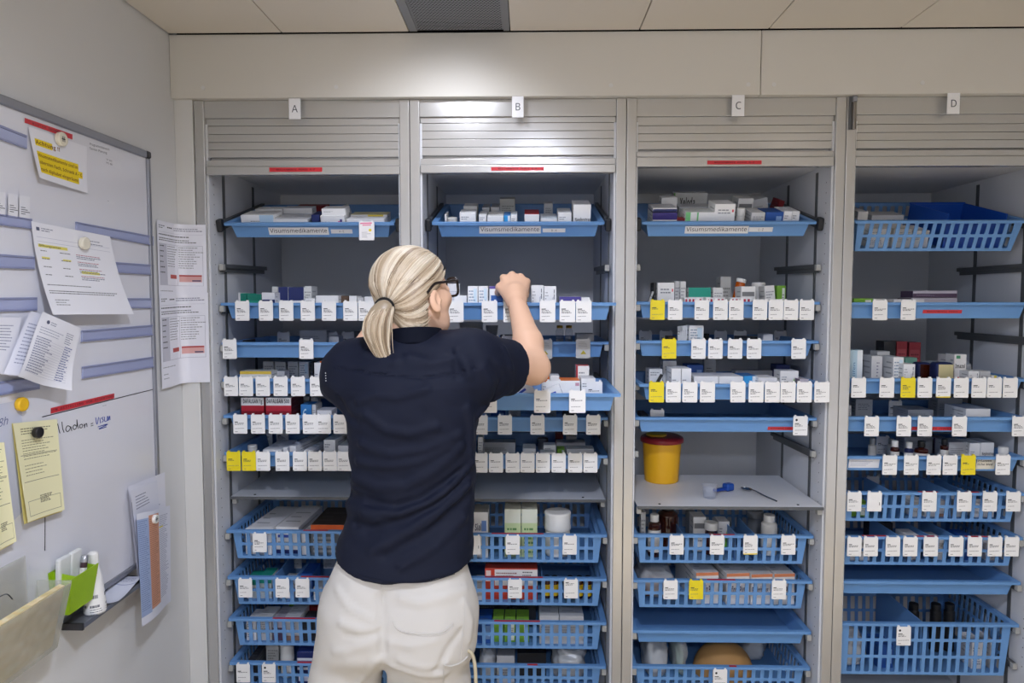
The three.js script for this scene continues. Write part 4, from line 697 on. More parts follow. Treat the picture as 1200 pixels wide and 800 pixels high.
cartons(2, 4, [[752, 760, 486, 0.15, 0.1, 'darkpack', 'low dark carton']]);
{ // yellow sharps bin, cup, opener and spoon on the shelf board
  const t = trays[2][5], Z = v => t.g.position.z - v, base = (px, py) => { const d = sight(px, py), k = (t.y - camera.position.y) / d.y; return camera.position.clone().add(d.multiplyScalar(k)); };
  const p = base(777.5, 566), g = thing('sharps_bin', 'yellow plastic sharps bin with dark red lid on the shelf board of cabinet C', 'bin', [p.x, t.y, p.z - 0.04]);
  const dd = 2.21 - p.z + 0.04, s = dd / FOC * 1.01, h = 50 * s, R = 22.6 * s, rb = 19.3 * s;
  part('bin_body', lathe([[0, 0.001], [rb * 0.95, 0.0], [rb, 0.003], [R * 0.985, h - 0.012], [R * 0.985, h]], 48), std(0xeeb21a, 0.4), g);
  part('lid', lathe([[R * 1.0, h - 0.012], [R * 1.09, h - 0.011], [R * 1.1, h - 0.002], [R * 1.06, h + 0.006], [R * 0.9, h + 0.011], [0, h + 0.0125]], 48), std(0x8e1822, 0.35), g);
  const fl = lathe([[R * 0.5, h + 0.0115], [R * 0.52, h + 0.013], [R * 0.52, h + 0.016], [R * 0.46, h + 0.019], [0, h + 0.0195]], 32); part('flap', fl, std(0xc89a1c, 0.4), g, [-R * 0.3, 0.0, R * 0.1]);
  const c = base(831.5, 583), cup = thing('dosing_cup', 'small clear plastic dosing cup on the shelf board of cabinet C', 'cup', [c.x, t.y, c.z]);
  part('cup_wall', lathe([[0, 0.0005], [0.0195, 0.0005], [0.02, 0.001], [0.0245, 0.040], [0.026, 0.041], [0.026, 0.042], [0.0235, 0.0415], [0.019, 0.002], [0, 0.002]], 36), new THREE.MeshPhysicalMaterial({ color: 0xf6f8fc, roughness: 0.08, transmission: 0.92, thickness: 0, ior: 1.3 }), cup);
  const o = base(846, 576), op = thing('pill_cutter', 'dark blue plastic pill tool lying behind the dosing cup', 'tool', [o.x, t.y, o.z]); op.rotation.y = 0.5;
  part('handle', rbx(-0.035, 0.02, 0.004, 0.014, -0.008, 0.008, 0.003, 2), std(0x153f96, 0.3), op); part('blade_guard', rbx(0.012, 0.045, 0.001, 0.026, -0.014, 0.014, 0.006, 2), std(0x164a9f, 0.3), op);
  const s0 = base(875, 575), s1 = base(910, 588), sp = thing('metal_spoon', 'steel teaspoon lying on the shelf board of cabinet C', 'spoon', [s0.x, t.y, s0.z]);
  const dx = s1.x - s0.x, dz = s1.z - s0.z, L = Math.hypot(dx, dz), steel = std(0xa9acb2, 0.22, { metalness: 1 }); sp.rotation.y = Math.atan2(-dz, dx);
  const bowl = new THREE.SphereGeometry(1, 24, 8, 0, Math.PI * 2, Math.PI / 2, Math.PI / 2); bowl.scale(0.024, 0.008, 0.0155); bowl.translate(0, 0.0085, 0); part('bowl', bowl, std(0xa9acb2, 0.22, { metalness: 1, side: THREE.DoubleSide }), sp);
  const hnd = tube([[0.018, 0.009, 0], [0.035, 0.011, 0], [L * 0.6, 0.006, 0], [L, 0.003, 0]], 0.0022, 20, 8); hnd.scale(1, 1, 1.4); part('handle', hnd, steel, sp);
}
bottle(2, 6, 767, 604.5, 0.06, 0.0215, 'brown bottle with white cap', MB.brownGlass, MB.white, { nr: 0.012, ch: 0.024, sh: 0.5 });
bottle(2, 6, 782.5, 596.5, 0.13, 0.036, 'large brown bottle', MB.brownGlass, MB.black, { nr: 0.02, label: false, ch: 0.012 });
cartons(2, 6, [[812.5, 827.5, 605.5, 0.12, 0.06, 'barcode', 'grey printed carton'], [842, 855, 611, 0.14, 0.06, 'whitegreen', 'white carton with green mark'], [750.5, 757, 600, 0.1, 0.03, 'greywhite', 'grey card at the left end']]);
jar(2, 6, 833.5, 614, 0.08, 0.0225, 'brown jar with white lid', MB.brownGlass, MB.white, { ck: 0.22 });
bottle(2, 6, 901.5, 605.5, 0.08, 0.0265, 'white bottle with ribbed neck', MB.white, MB.white, { nr: 0.0165, ch: 0.022, sh: 0.45, label: false });
jar(2, 6, 885, 600, 0.28, 0.03, 'grey tub at the back', MB.grey, MB.grey); jar(2, 6, 809, 600, 0.3, 0.018, 'small grey jar at the back', MB.grey, MB.grey);
softPack('film_bag', 2, 7, 772, 0.05, 0.12, 0.105, 0.2, MB.film, 'film bag with orange brown contents', { inner: std(0xa5582a, 0.6) });
cartons(2, 7, [[815, 842.6, null, 0.045, 0.22, 'redlabel', 'long white carton with orange line', { h: 0.108, ry: 0.1 }], [851, 879, null, 0.045, 0.22, 'redlabel', 'long white carton with orange line', { h: 0.106, ry: 0.1 }], [880, 906, null, 0.045, 0.22, 'redlabel', 'long white carton with orange line', { h: 0.104, ry: 0.1 }], [907, 934, null, 0.045, 0.22, 'redlabel', 'long white carton with orange line', { h: 0.106, ry: 0.08 }], [843.4, 847, null, 0.05, 0.08, 'darkpack', 'thin dark carton', { h: 0.07 }]]);
softPack('plastic_bag', 2, 9, 771, 0.08, 0.085, 0.14, 0.16, MB.film, 'crumpled white plastic bag at the left', { inner: MB.white });
softPack('plastic_bag', 2, 9, 799, 0.1, 0.05, 0.14, 0.16, MB.film, 'crumpled white plastic bag beside the tan pad', { inner: MB.green });
softPack('plastic_bag', 2, 9, 885, 0.2, 0.09, 0.12, 0.14, MB.film, 'pale plastic bag at the back', { inner: MB.grey });
{ const t = trays[2][9], g = placed('paper_pad', t, 857, 785, 0.06, 'tan domed paper pad', 'pad'); const s = new THREE.SphereGeometry(1, 28, 10, 0, Math.PI * 2, 0, Math.PI / 2); s.scale(0.105, 0.108, 0.09); s.translate(0, 0.0, -0.1); part('pad_body', s, MB.tan, g); }
// ---- cabinet D
cartons(3, 0, [[1006, 1018, 248, 0.1, 0.1, 'greysmall', 'grey carton at the left'], [1020, 1045, 268, 0.06, 0.1, 'codes', 'white printed carton'], [1048, 1070, 268, 0.06, 0.1, 'greywhite', 'pale grey carton'], [1072, 1090, 270, 0.06, 0.1, 'plain', 'white carton'], [1022, 1060, 252, 0.2, 0.08, 'graybrown', 'grey and brown carton at the back']]);
{ const t = trays[3][0], a = inTray(t, 1110, 262, 0.05), c = inTray(t, 1178, 262, 0.05), w = c.x - a.x, g = placed('open_bin', t, 1144, 262, 0.05, 'deep blue open plastic bin', 'bin'), h = 0.112, d = 0.24; part('front_wall', rbx(-w / 2, w / 2, 0, h - 0.03, -0.004, 0, 0.001), M.blueDeep, g); part('back_wall', rbx(-w / 2, w / 2, 0, h, -d, -d + 0.004, 0.001), M.blueDeep, g); for (const s of [-1, 1]) part('side_wall', rbx(s * w / 2 - 0.002, s * w / 2 + 0.002, 0, h, -d, 0, 0.001), M.blueDeep, g); part('bin_floor', bx(-w / 2, w / 2, 0, 0.003, -d, 0), M.blueDeep, g); part('rim', [rbx(-w / 2 - 0.004, w / 2 + 0.004, h - 0.036, h - 0.028, -0.004, 0.004, 0.002), rbx(-w / 2 - 0.004, w / 2 + 0.004, h - 0.004, h + 0.003, -d - 0.003, -d + 0.006, 0.002)], M.blueDeep, g); }
cartons(3, 1, [[998, 1023, 349.5, 0.045, 0.09, 'greenpack', 'flat lime green carton'], [1024, 1039, 350, 0.045, 0.08, 'greywhite', 'flat pale carton'], [1047, 1083.5, 350.5, 0.045, 0.08, 'longwhite', 'flat white carton with blue print'], [1068, 1122, 349, 0.13, 0.09, 'purplestack', 'purple and white carton, lower of two'], [1070, 1122, 340.5, 0.14, 0.08, 'purplestack', 'purple and white carton stacked on top', { yb: 348.6 }]]);
cartons(3, 2, [
  [995, 1011.5, 410, 0.06, 0.05, 'skyblue', 'tall sky blue carton'], [1021.5, 1034.5, 417, 0.08, 0.09, 'graybrown', 'tall carton with brown base'], [1028, 1043, 411.6, 0.2, 0.05, 'greywhite', 'grey carton behind the brown based one'], [1047, 1059.5, 418.4, 0.08, 0.09, 'bluerule', 'tall white carton with blue print'], [1036, 1050, 399.8, 0.29, 0.06, 'darkpack', 'dark carton at the back'], [1051, 1063.5, 400, 0.3, 0.06, 'medred', 'tall red carton at the back'], [1065.5, 1079.5, 401, 0.3, 0.06, 'medred', 'tall red carton at the back'],
  [1058.8, 1072.8, 426.4, 0.05, 0.06, 'vertprint', 'white carton with vertical print'], [1061, 1075, 419, 0.2, 0.05, 'sealgreen', 'pale green carton'], [1118.5, 1133, 415, 0.1, 0.05, 'redband', 'tall white carton with red base'], [1111, 1118, 415.5, 0.16, 0.06, 'greywhite', 'grey carton beside the red based one'], [1135, 1147.8, 434.8, 0.05, 0.06, 'vertprint', 'low white carton with print'], [1148.4, 1161, 434.8, 0.06, 0.06, 'greysmall', 'low grey carton'], [1161.5, 1169, 440, 0.06, 0.06, 'yellowend', 'low carton with yellow print'],
]);
for (const [x0, x1, v, k] of [[1076.5, 1093, 0.12, 'dark'], [1098, 1119.5, 0.06, 'light']]) { // rounded tins
  const t = trays[3][2], a = inTray(t, x0, 425, v), c = inTray(t, x1, 425, v), w = c.x - a.x, h = a.y - t.floor, g = placed('medicine_tin', t, (x0 + x1) / 2, 425, v, k === 'dark' ? 'rounded navy tin with dark picture' : 'rounded navy tin with cream picture', 'tin');
  part('tin_body', rbx(-w / 2, w / 2, 0, h, -0.05, 0, 0.012, 4), MB.navy, g); part('picture', rbx(-w / 2 + 0.006, w / 2 - 0.006, 0.006, h - 0.006, 0.0002, 0.0012, 0.0004), k === 'dark' ? MB.brownGlass : std(0xcfc493, 0.5), g); }
softPack('clear_bag', 3, 2, 1100, 0.16, 0.09, 0.085, 0.08, MB.film, 'clear bag behind the tins', { inner: MB.grey });
softPack('clear_bag', 3, 2, 1134, 0.14, 0.04, 0.09, 0.06, MB.film, 'clear bag beside the red based carton', { inner: MB.label });
cartons(3, 3, [[1003, 1023, 467.5, 0.25, 0.06, 'greysmall', 'grey carton at the back'], [1064, 1094, 480, 0.15, 0.1, 'greyflat', 'low grey carton'], [1132, 1161, 479, 0.06, 0.12, 'flatwhite', 'flat white carton'], [1099, 1135, 466.5, 0.28, 0.06, 'greyflat', 'wide grey carton at the back'], [994, 998, 475, 0.1, 0.06, 'greywhite', 'thin grey carton at the left']]);
cartons(3, 4, [[1060, 1094, 512, 0.26, 0.06, 'greyflat', 'grey carton behind the bottles'], [1098, 1112, 513.5, 0.24, 0.06, 'purplestack', 'grey carton with purple top'], [1112, 1136, 518, 0.12, 0.08, 'greyflat', 'wide grey carton'], [1136.4, 1149, 519.2, 0.1, 0.08, 'plain', 'white carton'], [1149.6, 1165.5, 518.5, 0.1, 0.08, 'nephro', 'white carton with bold print']]);
bottle(3, 4, 1022.5, 514, 0.12, 0.0125, 'small bottle with grey cap', MB.label, MB.grey, {}); bottle(3, 4, 1044.5, 514.5, 0.2, 0.0125, 'small bottle with grey cap', MB.label, MB.grey, {});
bottle(3, 4, 1049, 517, 0.06, 0.0135, 'dark bottle with white cap', MB.brownGlass, MB.white, {}); bottle(3, 4, 1065.5, 518.5, 0.06, 0.0135, 'blue bottle with white cap', MB.navy, MB.white, {});
bottle(3, 4, 1080, 518, 0.06, 0.021, 'wide dark brown bottle', MB.brownGlass, MB.black, { nr: 0.009 }); bottle(3, 4, 1107, 515, 0.08, 0.0125, 'slim dark bottle', MB.brownGlass, MB.black, {}); bottle(3, 4, 1176, 524.5, 0.05, 0.0145, 'white capped bottle at the right end', MB.white, MB.white, { nr: 0.0125, sh: 0.2 });
cartons(3, 5, [[1069, 1080, null, 0.06, 0.06, 'greywhite', 'pale grey carton', { h: 0.06 }], [1084, 1098, null, 0.06, 0.06, 'plain', 'white carton', { h: 0.05 }], [1099, 1110, null, 0.06, 0.06, 'graybrown', 'brown edged carton', { h: 0.055 }], [1118, 1130, null, 0.06, 0.06, 'greysmall', 'grey carton', { h: 0.06 }], [1138, 1150, null, 0.06, 0.06, 'tallwhite', 'white carton with red dot', { h: 0.05 }], [1154, 1166, null, 0.06, 0.06, 'plain', 'white carton', { h: 0.045 }], [993, 1020, null, 0.06, 0.06, 'greenpack', 'green carton', { h: 0.045 }]]);
cartons(3, 6, [[992, 1003, null, 0.05, 0.06, 'plain', 'white carton', { h: 0.06 }], [1008, 1020, null, 0.05, 0.06, 'plain', 'white carton', { h: 0.055 }], [1064, 1080, null, 0.06, 0.08, 'redmark', 'white carton with red mark', { h: 0.08 }], [1095, 1108, null, 0.06, 0.08, 'greywhite', 'pale grey carton', { h: 0.07 }], [1128, 1142, null, 0.06, 0.08, 'bluegloss', 'blue carton', { h: 0.08 }], [1156, 1170, null, 0.06, 0.08, 'codes', 'white printed carton', { h: 0.06 }], [1024, 1046, null, 0.2, 0.08, 'darkpack', 'dark carton', { h: 0.08 }]]);
{ // divider and dark bottles in the deep basket
  const t = trays[3][8], g = placed('basket_divider', t, 1080, 731, 0.045, 'blue plastic divider standing across', 'divider'); part('divider_sheet', bx(-0.0015, 0.0015, 0, 0.17, -0.3, 0), M.blue, g);
  for (const [px, k] of [[1062, 0], [1088, 1], [1104, 2]]) bottle(3, 8, px + 8, null, 0.17, 0.018, 'black bottle', MB.black, MB.black, { h: 0.17, label: false, nr: 0.013 });
  softPack('clear_bag', 3, 8, 1003, 0.05, 0.09, 0.12, 0.1, MB.film, 'pale bag at the left end', { inner: MB.label });
  cartons(3, 8, [[1030, 1048, null, 0.06, 0.08, 'bluegloss', 'blue carton', { h: 0.08 }], [1140, 1156, null, 0.06, 0.08, 'codes', 'white printed carton', { h: 0.09 }], [1162, 1174, null, 0.06, 0.08, 'graybrown', 'grey and brown carton', { h: 0.1 }]]);
}
for (const [b, r, list] of [[2, 6, [800, 862, 884]], [3, 5, [1045, 1114.5, 1134]], [3, 6, [1052, 1088, 1118]], [0, 8, [322.5, 348.5]], [1, 8, [635]]]) for (const px of list) {
  const t = trays[b][r], g = placed('basket_divider', t, px, ROWS[b][r][1], 0.045, 'thin blue plastic divider', 'divider'); part('divider_sheet', bx(-0.0009, 0.0009, 0, 0.088, -0.19, 0), M.blue, g); part('top_edge', rbx(-0.0016, 0.0016, 0.0875, 0.0905, -0.19, 0, 0.0008), M.blue, g);
}
settle();
// ---------------------------------------------------------------- whiteboard and papers on the left wall
const WX = xWall;
// a sheet whose four corners are read from the photo on the plane x = WX + off; lift(u, v) bends it off that plane
function sheetGeo(c, off, lift = () => 0, n = 10) {
  const P = c.map(([px, py]) => onX(px, py, WX + off)), g = new THREE.PlaneGeometry(1, 1, n, n), p = g.attributes.position, u = g.attributes.uv;
  for (let i = 0; i < p.count; i++) {
    const a = u.getX(i), b = 1 - u.getY(i), t = P[0].clone().lerp(P[1], a), q = P[3].clone().lerp(P[2], a), r = t.lerp(q, b);
    p.setXYZ(i, r.x + lift(a, b), r.y, r.z);
  }
  g.computeVertexNormals(); return g;
}
function sheet(name, c, off, draw, size, label, cat = 'paper', lift) {
  const m = new THREE.Mesh(sheetGeo(c, off, lift), new THREE.MeshStandardMaterial({ color: 0xffffff, roughness: 0.7, side: THREE.DoubleSide, map: canvasTex(size[0], size[1], draw) }));
  m.name = numbered(name); shade(m); scene.add(m); return meta(m, label, cat);
}
function slab(c, off, d) {                                   // a flat block on the wall from its corners
  const a = onX(c[0][0], c[0][1], WX + off), b = onX(c[1][0], c[1][1], WX + off), e = onX(c[2][0], c[2][1], WX + off), f = onX(c[3][0], c[3][1], WX + off);
  const s = new THREE.Shape(); const Q = [f, e, b, a].map(q => [-q.z, q.y]); s.moveTo(...Q[0]); Q.slice(1).forEach(q => s.lineTo(...q)); s.closePath();
  const g = new THREE.ExtrudeGeometry(s, { depth: d, bevelEnabled: true, bevelSize: 0.0006, bevelThickness: 0.0006, bevelSegments: 1 }); g.rotateY(Math.PI / 2); g.translate(WX + off, 0, 0); return g;
}
{
  const tr = onX(175.6, 179, WX + 0.02), br = onX(186, 650, WX + 0.02), zR = tr.z, yT = tr.y, yB = onX(154, 669, WX + 0.02).y, zL = 1.35;
  const b = thing('whiteboard', 'large white magnetic board in an aluminium frame on the left wall', 'whiteboard', [0, 0, 0]);
  const surf = new THREE.MeshPhysicalMaterial({ color: 0xe4e4ea, roughness: 0.3, clearcoat: 0.4, clearcoatRoughness: 0.25 });
  part('board_panel', bx(WX + 0.004, WX + 0.014, yB, yT, zR, zL), surf, b);
  const fr = std(0x9a9ca4, 0.4, { metalness: 0.6 }), w = 0.018;
  part('frame_rail', rbx(WX + 0.002, WX + 0.022, yT - w, yT + 0.002, zR + 0.018, zL, 0.003, 2), fr, b); part('frame_rail', rbx(WX + 0.002, WX + 0.022, yB - 0.002, yB + w * 0.6, zR + 0.018, zL, 0.003, 2), fr, b);
  part('frame_rail', rbx(WX + 0.002, WX + 0.022, yB + w, yT - w, zR, zR + 0.014, 0.003, 2), fr, b);
  for (const y of [yT - w + 0.001, yB - 0.001]) part('corner_cap', rbx(WX + 0.002, WX + 0.025, y - 0.001, y + w + 0.002, zR - 0.002, zR + 0.0195, 0.006, 3), std(0x2b2c30, 0.4), b);
  // drawn lines and writing on the board surface
  const ink = (geo, m) => part('drawn_line', geo, m, b), black = std(0x2c2d33, 0.6);
  const line = (x0, y0, x1, y1, r = 0.0012) => { const a = onX(x0, y0, WX + 0.0143), c = onX(x1, y1, WX + 0.0143); ink(tube([[a.x, a.y, a.z], [(a.x + c.x) / 2, (a.y + c.y) / 2, (a.z + c.z) / 2], [c.x, c.y, c.z]], r, 2, 5), black); };
  line(49, 488.5, 181.5, 455.5); line(53.5, 497, 52.5, 645);
  const word = (strokes, m, r) => strokes.forEach(s => { part('ink_stroke', tube(s.map(([x, y]) => { const p = onX(x, y, WX + 0.0143); return [p.x, p.y, p.z]; }), r, Math.max(8, s.length * 4), 5), m, b); });
  word([[[67.5, 496], [69, 503], [70.2, 507.5]], [[72.5, 494], [73.5, 502], [75, 506.5]], [[82.5, 500], [79, 498.8], [77, 503], [79, 505.5], [82, 502.5], [82.8, 499.5], [84, 504.5]], [[90, 499.5], [87, 497.6], [85.4, 501], [87, 503], [89.7, 500.5], [90, 491], [90.6, 496], [91.8, 502]], [[96, 496.8], [93.6, 497.8], [93.4, 500.6], [95.6, 501], [97, 498.6], [96, 496.8]], [[98.4, 496.4], [99, 501.2], [99.6, 497.6], [101.4, 496], [102, 500]]], black, 0.0011);
  const blue = std(0x35489c, 0.6); word([[[106, 496.6], [109, 495.6]], [[106.2, 499], [109.2, 498]]], black, 0.001);
  word([[[112, 489], [113.6, 497], [115.6, 488.6]], [[117, 489.5], [117.6, 495.6]], [[121, 488.6], [119, 489.6], [121.2, 492.4], [119.2, 494.8]], [[122.4, 488], [122.8, 493.4], [125.4, 492.4], [125.6, 487], [126, 493]], [[126.8, 487.4], [127.2, 492.6], [128.4, 487], [129, 492]], [[114.5, 500], [126.5, 496.6], [115, 502.8], [124.5, 500]]], blue, 0.0011);
  const mk = (c, lines, label) => sheet('printed_label', c, 0.0152, (g, w, h) => { g.fillStyle = '#e3e3e8'; g.fillRect(0, 0, w, h); g.fillStyle = '#3a3a44'; g.font = '22px sans-serif'; lines.forEach((s, i) => g.fillText(s, 6, 26 + i * 30)); }, [256, Math.max(64, lines.length * 32)], label, 'label');
  mk([[104, 165], [137, 175], [137, 185], [104, 176]], ['Programmbereich', 'Termin Planung'], 'small two line printed label near the top right of the whiteboard');
  mk([[124, 184], [142, 191], [142, 199], [124, 192]], ['107  8075', '9012  8861'], 'tiny printed number label below the two line label on the whiteboard');
  mk([[126, 234], [134.5, 236], [134.5, 240], [126, 238.4]], ['Info'], 'tiny one word printed label in the middle of the whiteboard');
  mk([[120, 474.5], [133, 471.5], [133, 475], [120, 478]], ['Montags'], 'tiny printed word label under the lower red tape');
}
// magnetic label rails
{
  const m = new THREE.MeshPhysicalMaterial({ color: 0xa9b0d2, roughness: 0.25, clearcoat: 0.5 }), lipM = std(0x8c92b4, 0.35);
  [[[88.5, 260], [178.5, 277], [178.5, 287.5], [88.5, 270.5], 'first'], [[126, 306.5], [179, 310.5], [179, 322], [126, 318.5], 'second'], [[130, 349.5], [180, 349.5], [180, 361], [130, 361], 'third'], [[95, 387.5], [180.5, 380.5], [180.5, 392.5], [95, 400.5], 'fourth'], [[96, 429.8], [181.5, 417.6], [181.5, 429.8], [96, 443.6], 'fifth'],
    [[-12, 142], [30, 159], [30, 174], [-12, 159], 'first left'], [[-12, 249], [36, 256.5], [36, 268], [-12, 262], 'second left'], [[-12, 297], [39, 301], [39, 315], [-12, 313.5], 'third left'], [[-12, 349], [42, 348.5], [42, 363.5], [-12, 365], 'fourth left'], [[-12, 449], [45, 441], [45, 455.5], [-12, 465], 'fifth left']].forEach(([a, b, c, d, w]) => {
      const g = thing('magnetic_rail', `${w.includes('left') ? w.replace(' left', '') + ' grey blue label rail in the left column' : w + ' grey blue label rail in the right column'} of the whiteboard`, 'rail', [0, 0, 0]);
      part('rail_body', slab([a, b, c, d], 0.0146, 0.003), m, g); const k = (p, q, t) => [p[0] + (q[0] - p[0]) * t, p[1] + (q[1] - p[1]) * t];
      part('rail_lip', slab([a, b, k(b, c, 0.12), k(a, d, 0.12)], 0.0182, 0.0018), lipM, g); part('rail_lip', slab([k(a, d, 0.88), k(b, c, 0.88), c, d], 0.0182, 0.0018), lipM, g);
    });
  [[-8, 6, 223.5], [9.5, 21, 226], [22.5, 35, 228.5]].forEach(([x0, x1, y], i) => sheet('rail_card', [[x0, y], [x1, y + 2], [x1, y + 28], [x0, y + 26]], 0.0205, (g, w, h) => { g.fillStyle = '#e9e9ee'; g.fillRect(0, 0, w, h); g.fillStyle = '#55555e'; for (let k = 0; k < 4; k++) g.fillRect(16, 66 + k * 12, 40 + 20 * ((k * 7) % 3), 4); }, [96, 128], `${ORD[i]} small white card standing in the second left label rail`, 'card'));
}
const tape = (c, s, label, off) => { const m = part(numbered('label_tape'), sheetGeo(c, off), std(0xffffff, 0.4, { map: tapeTex(s, 512, 52), side: THREE.DoubleSide }), scene); meta(m, label, 'label'); };
tape([[29, 138], [85, 157.4], [85, 163.6], [29, 143.8]], 'WICHTIGE INFORMATION', 'red embossed tape above the yellow highlighted notice on the whiteboard', 0.0152);
tape([[59.5, 478], [134, 460.6], [134, 466.4], [59.5, 484.6]], 'BTM BESTELLUNG VOR FEIERTAGEN', 'red embossed tape above the handwriting on the whiteboard', 0.0152);
sheet('notice_sheet', [[33, 148], [102, 172], [100, 226], [37, 208]], 0.017, (g, w, h) => {
  g.fillStyle = '#eeeef4'; g.fillRect(0, 0, w, h); g.fillStyle = '#f2d51c'; g.fillRect(36, 78, 150, 54); g.fillRect(36, 176, 390, 172); g.fillRect(400, 236, 66, 56);
  g.fillStyle = '#7a4a14'; g.font = 'bold 44px sans-serif'; g.fillText('Achtung !!', 42, 120); g.font = 'bold 37px sans-serif'; g.fillText('Visumsmedikamente sind im', 42, 220, 380); g.fillText('obersten Fach, Schrank A – C', 42, 276, 420); g.fillText('nach Alphabet eingeräumt', 42, 332, 380);
}, [512, 400], 'white notice with yellow highlighted German text held by a cream magnet', 'notice', (u, v) => 0.012 * (1 - u) * (1 - u) * v + 0.006 * v * v);
sheet('printed_letter', [[36.5, 259], [129, 277], [144, 368], [46.5, 368.5]], 0.022, (g, w, h) => {
  g.fillStyle = '#f0f0f5'; g.fillRect(0, 0, w, h); g.fillStyle = '#555b72'; g.fillRect(24, 30, 18, 22); lin(52, 32, 70, 2, '#777b90', 14, 5)(g); lin(300, 60, 150, 2, '#777b90', 22, 5)(g); g.fillStyle = '#b8bac8'; g.fillRect(20, 92, 470, 2); g.fillRect(20, 120, 470, 2);
  g.fillStyle = '#e8de6a'; g.fillRect(22, 138, 170, 20); g.fillRect(30, 220, 44, 14); g.fillRect(150, 222, 50, 12); g.fillRect(250, 292, 120, 18);
  g.fillStyle = '#55523a'; g.font = 'bold 17px sans-serif'; g.fillText('Öffnungszeiten', 26, 154); for (let k = 0; k < 4; k++) { lin(30, 178 + k * 52, 40, 1, '#666', 9, 5)(g); lin(140, 178 + k * 52, 60, 1, '#666', 9, 5)(g); lin(240, 176 + k * 50, 190, 1, '#b26a74', 9, 5)(g); lin(240, 188 + k * 50, 160, 2, '#62667a', 12, 5)(g); }
  lin(24, 400, 300, 1, '#666', 9, 5)(g); lin(24, 440, 460, 2, '#444', 14, 5)(g); lin(40, 500, 90, 3, '#888', 16, 5)(g);
}, [512, 600], 'white printed letter with yellow marks held by a cream magnet on the whiteboard', 'paper', (u, v) => 0.03 * v * v);
sheet('note_sheet', [[-14, 372], [25, 372], [8, 441], [-14, 436]], 0.022, (g, w, h) => { g.fillStyle = '#e8e8ee'; g.fillRect(0, 0, w, h); lin(20, 40, 180, 9, '#8c90a6', 16, 5)(g); }, [256, 300], 'white note sheet at the left edge of the whiteboard beside the crumpled notes', 'paper', (u, v) => 0.01 * v);
for (const k of [0, 1]) sheet('note_sheet', [[26 - k * 3 + 8, 364 + k * 2], [60, 372], [46 - k * 6, 446], [2 - k, 438 + k]], 0.034 - k * 0.010, (g, w, h) => { g.fillStyle = '#e2e2ea'; g.fillRect(0, 0, w, h); lin(24, 60, 180, 12, '#9a9eb2', 18, 5)(g); }, [256, 320], `${k ? 'hindmost' : 'middle'} crumpled white sheet of the three notes on the whiteboard`, 'paper', (u, v) => 0.004 + 0.010 * Math.sin(u * 5) * v);
sheet('note_sheet', [[47, 365], [92, 384.5], [76, 457.5], [4, 441]], 0.048, (g, w, h) => {
  g.fillStyle = '#ececf1'; g.fillRect(0, 0, w, h); g.fillStyle = '#555b72'; g.beginPath(); g.arc(74, 52, 13, 0, 7); g.fill(); lin(98, 44, 60, 2, '#70748c', 14, 5)(g); lin(260, 70, 70, 6, '#70748c', 14, 5)(g); lin(30, 96, 220, 3, '#8a8ea4', 18, 4)(g);
  for (let k = 0; k < 15; k++) { g.fillStyle = '#b5b7c6'; g.fillRect(20, 172 + k * 16, 330, 1.5); lin(24, 162 + k * 16, 150, 1, '#6a6e8c', 9, 6)(g); lin(280, 162 + k * 16, 60, 1, '#4b568c', 9, 6)(g); }
}, [384, 440], 'crumpled ruled form with handwritten entries, frontmost of the three notes', 'paper', (u, v) => 0.006 + 0.014 * Math.sin(u * 4.2 + v * 2) * v + 0.012 * v);
sheet('blue_sheet', [[-14, 476], [25.5, 468], [26, 600], [-14, 640]], 0.0155, (g, w, h) => { g.fillStyle = '#c9cddd'; g.fillRect(0, 0, w, h); g.fillStyle = '#5c668e'; g.font = 'italic 34px sans-serif'; g.fillText('n 8h', 6, 70); }, [128, 400], 'pale blue sheet behind the yellow note pad on the whiteboard', 'paper');
{
  const pads = (c, off, label, k) => { const g = thing('note_pad', label, 'note pad', [0, 0, 0]); const back = c.map(([x, y], i) => [x - (i === 0 || i === 3 ? 1.2 : 0), y + (i > 1 ? 2 : 0)]);
    part('back_sheets', sheetGeo(back, off, (u, v) => 0.010 * v), std(0xe6d886, 0.7, { side: THREE.DoubleSide }), g); part('front_sheet', sheetGeo(c, off + 0.004, (u, v) => 0.016 * v - 0.004 * Math.sin(u * 3)), std(0xffffff, 0.7, { side: THREE.DoubleSide, map: canvasTex(256, 480, (q, w, h) => { q.fillStyle = '#eee9bd'; q.fillRect(0, 0, w, h); lin(40, 30, 170, 3, '#8a8666', 12, 5)(q); lin(36, 86, 190, 8, '#9a9674', 13, 4)(q); lin(36, 210, 150, 4, '#9a9674', 16, 4)(q); lin(110, 370, 90, 5, '#6f6c58', 8, 5)(q); q.strokeStyle = '#77745c'; q.lineWidth = 2; q.strokeRect(26, 386, 212, 72); q.fillRect(0, 0, 0, 0); q.strokeRect(20, 160, 220, 0.5); q.strokeRect(20, 290, 220, 0.5); }) }), g); };
  pads([[15, 496], [67, 491], [68, 597], [24, 612]], 0.018, 'pale yellow printed form pad held by a black magnet on the whiteboard');
  pads([[-14, 520], [5, 518], [11, 634], [-14, 648]], 0.018, 'pale yellow form pad cut off by the left edge, lower than the other pad');
}
function magnet(px, py, off, r, mat, label, dot) {
  const p = onX(px, py, WX + off), g = thing('magnet', label, 'magnet', [p.x, p.y, p.z]); g.rotation.z = -Math.PI / 2;
  part('magnet_body', lathe([[0, 0], [r * 0.86, 0], [r * 0.94, 0.002], [r, 0.009], [r * 0.92, 0.0125], [r * 0.7, 0.0125], [r * 0.66, 0.0115], [0, 0.0115]], 32), mat, g);
  if (dot) part('printed_mark', dot, M.slot, g, [0, 0.0121, 0]);
}
const dotG = () => merge([bx(-0.006, 0.006, 0, 0.0003, -0.0045, -0.003), bx(-0.006, 0.006, 0, 0.0003, 0.001, 0.003), bx(-0.001, 0.001, 0, 0.0003, -0.006, 0.006)]);
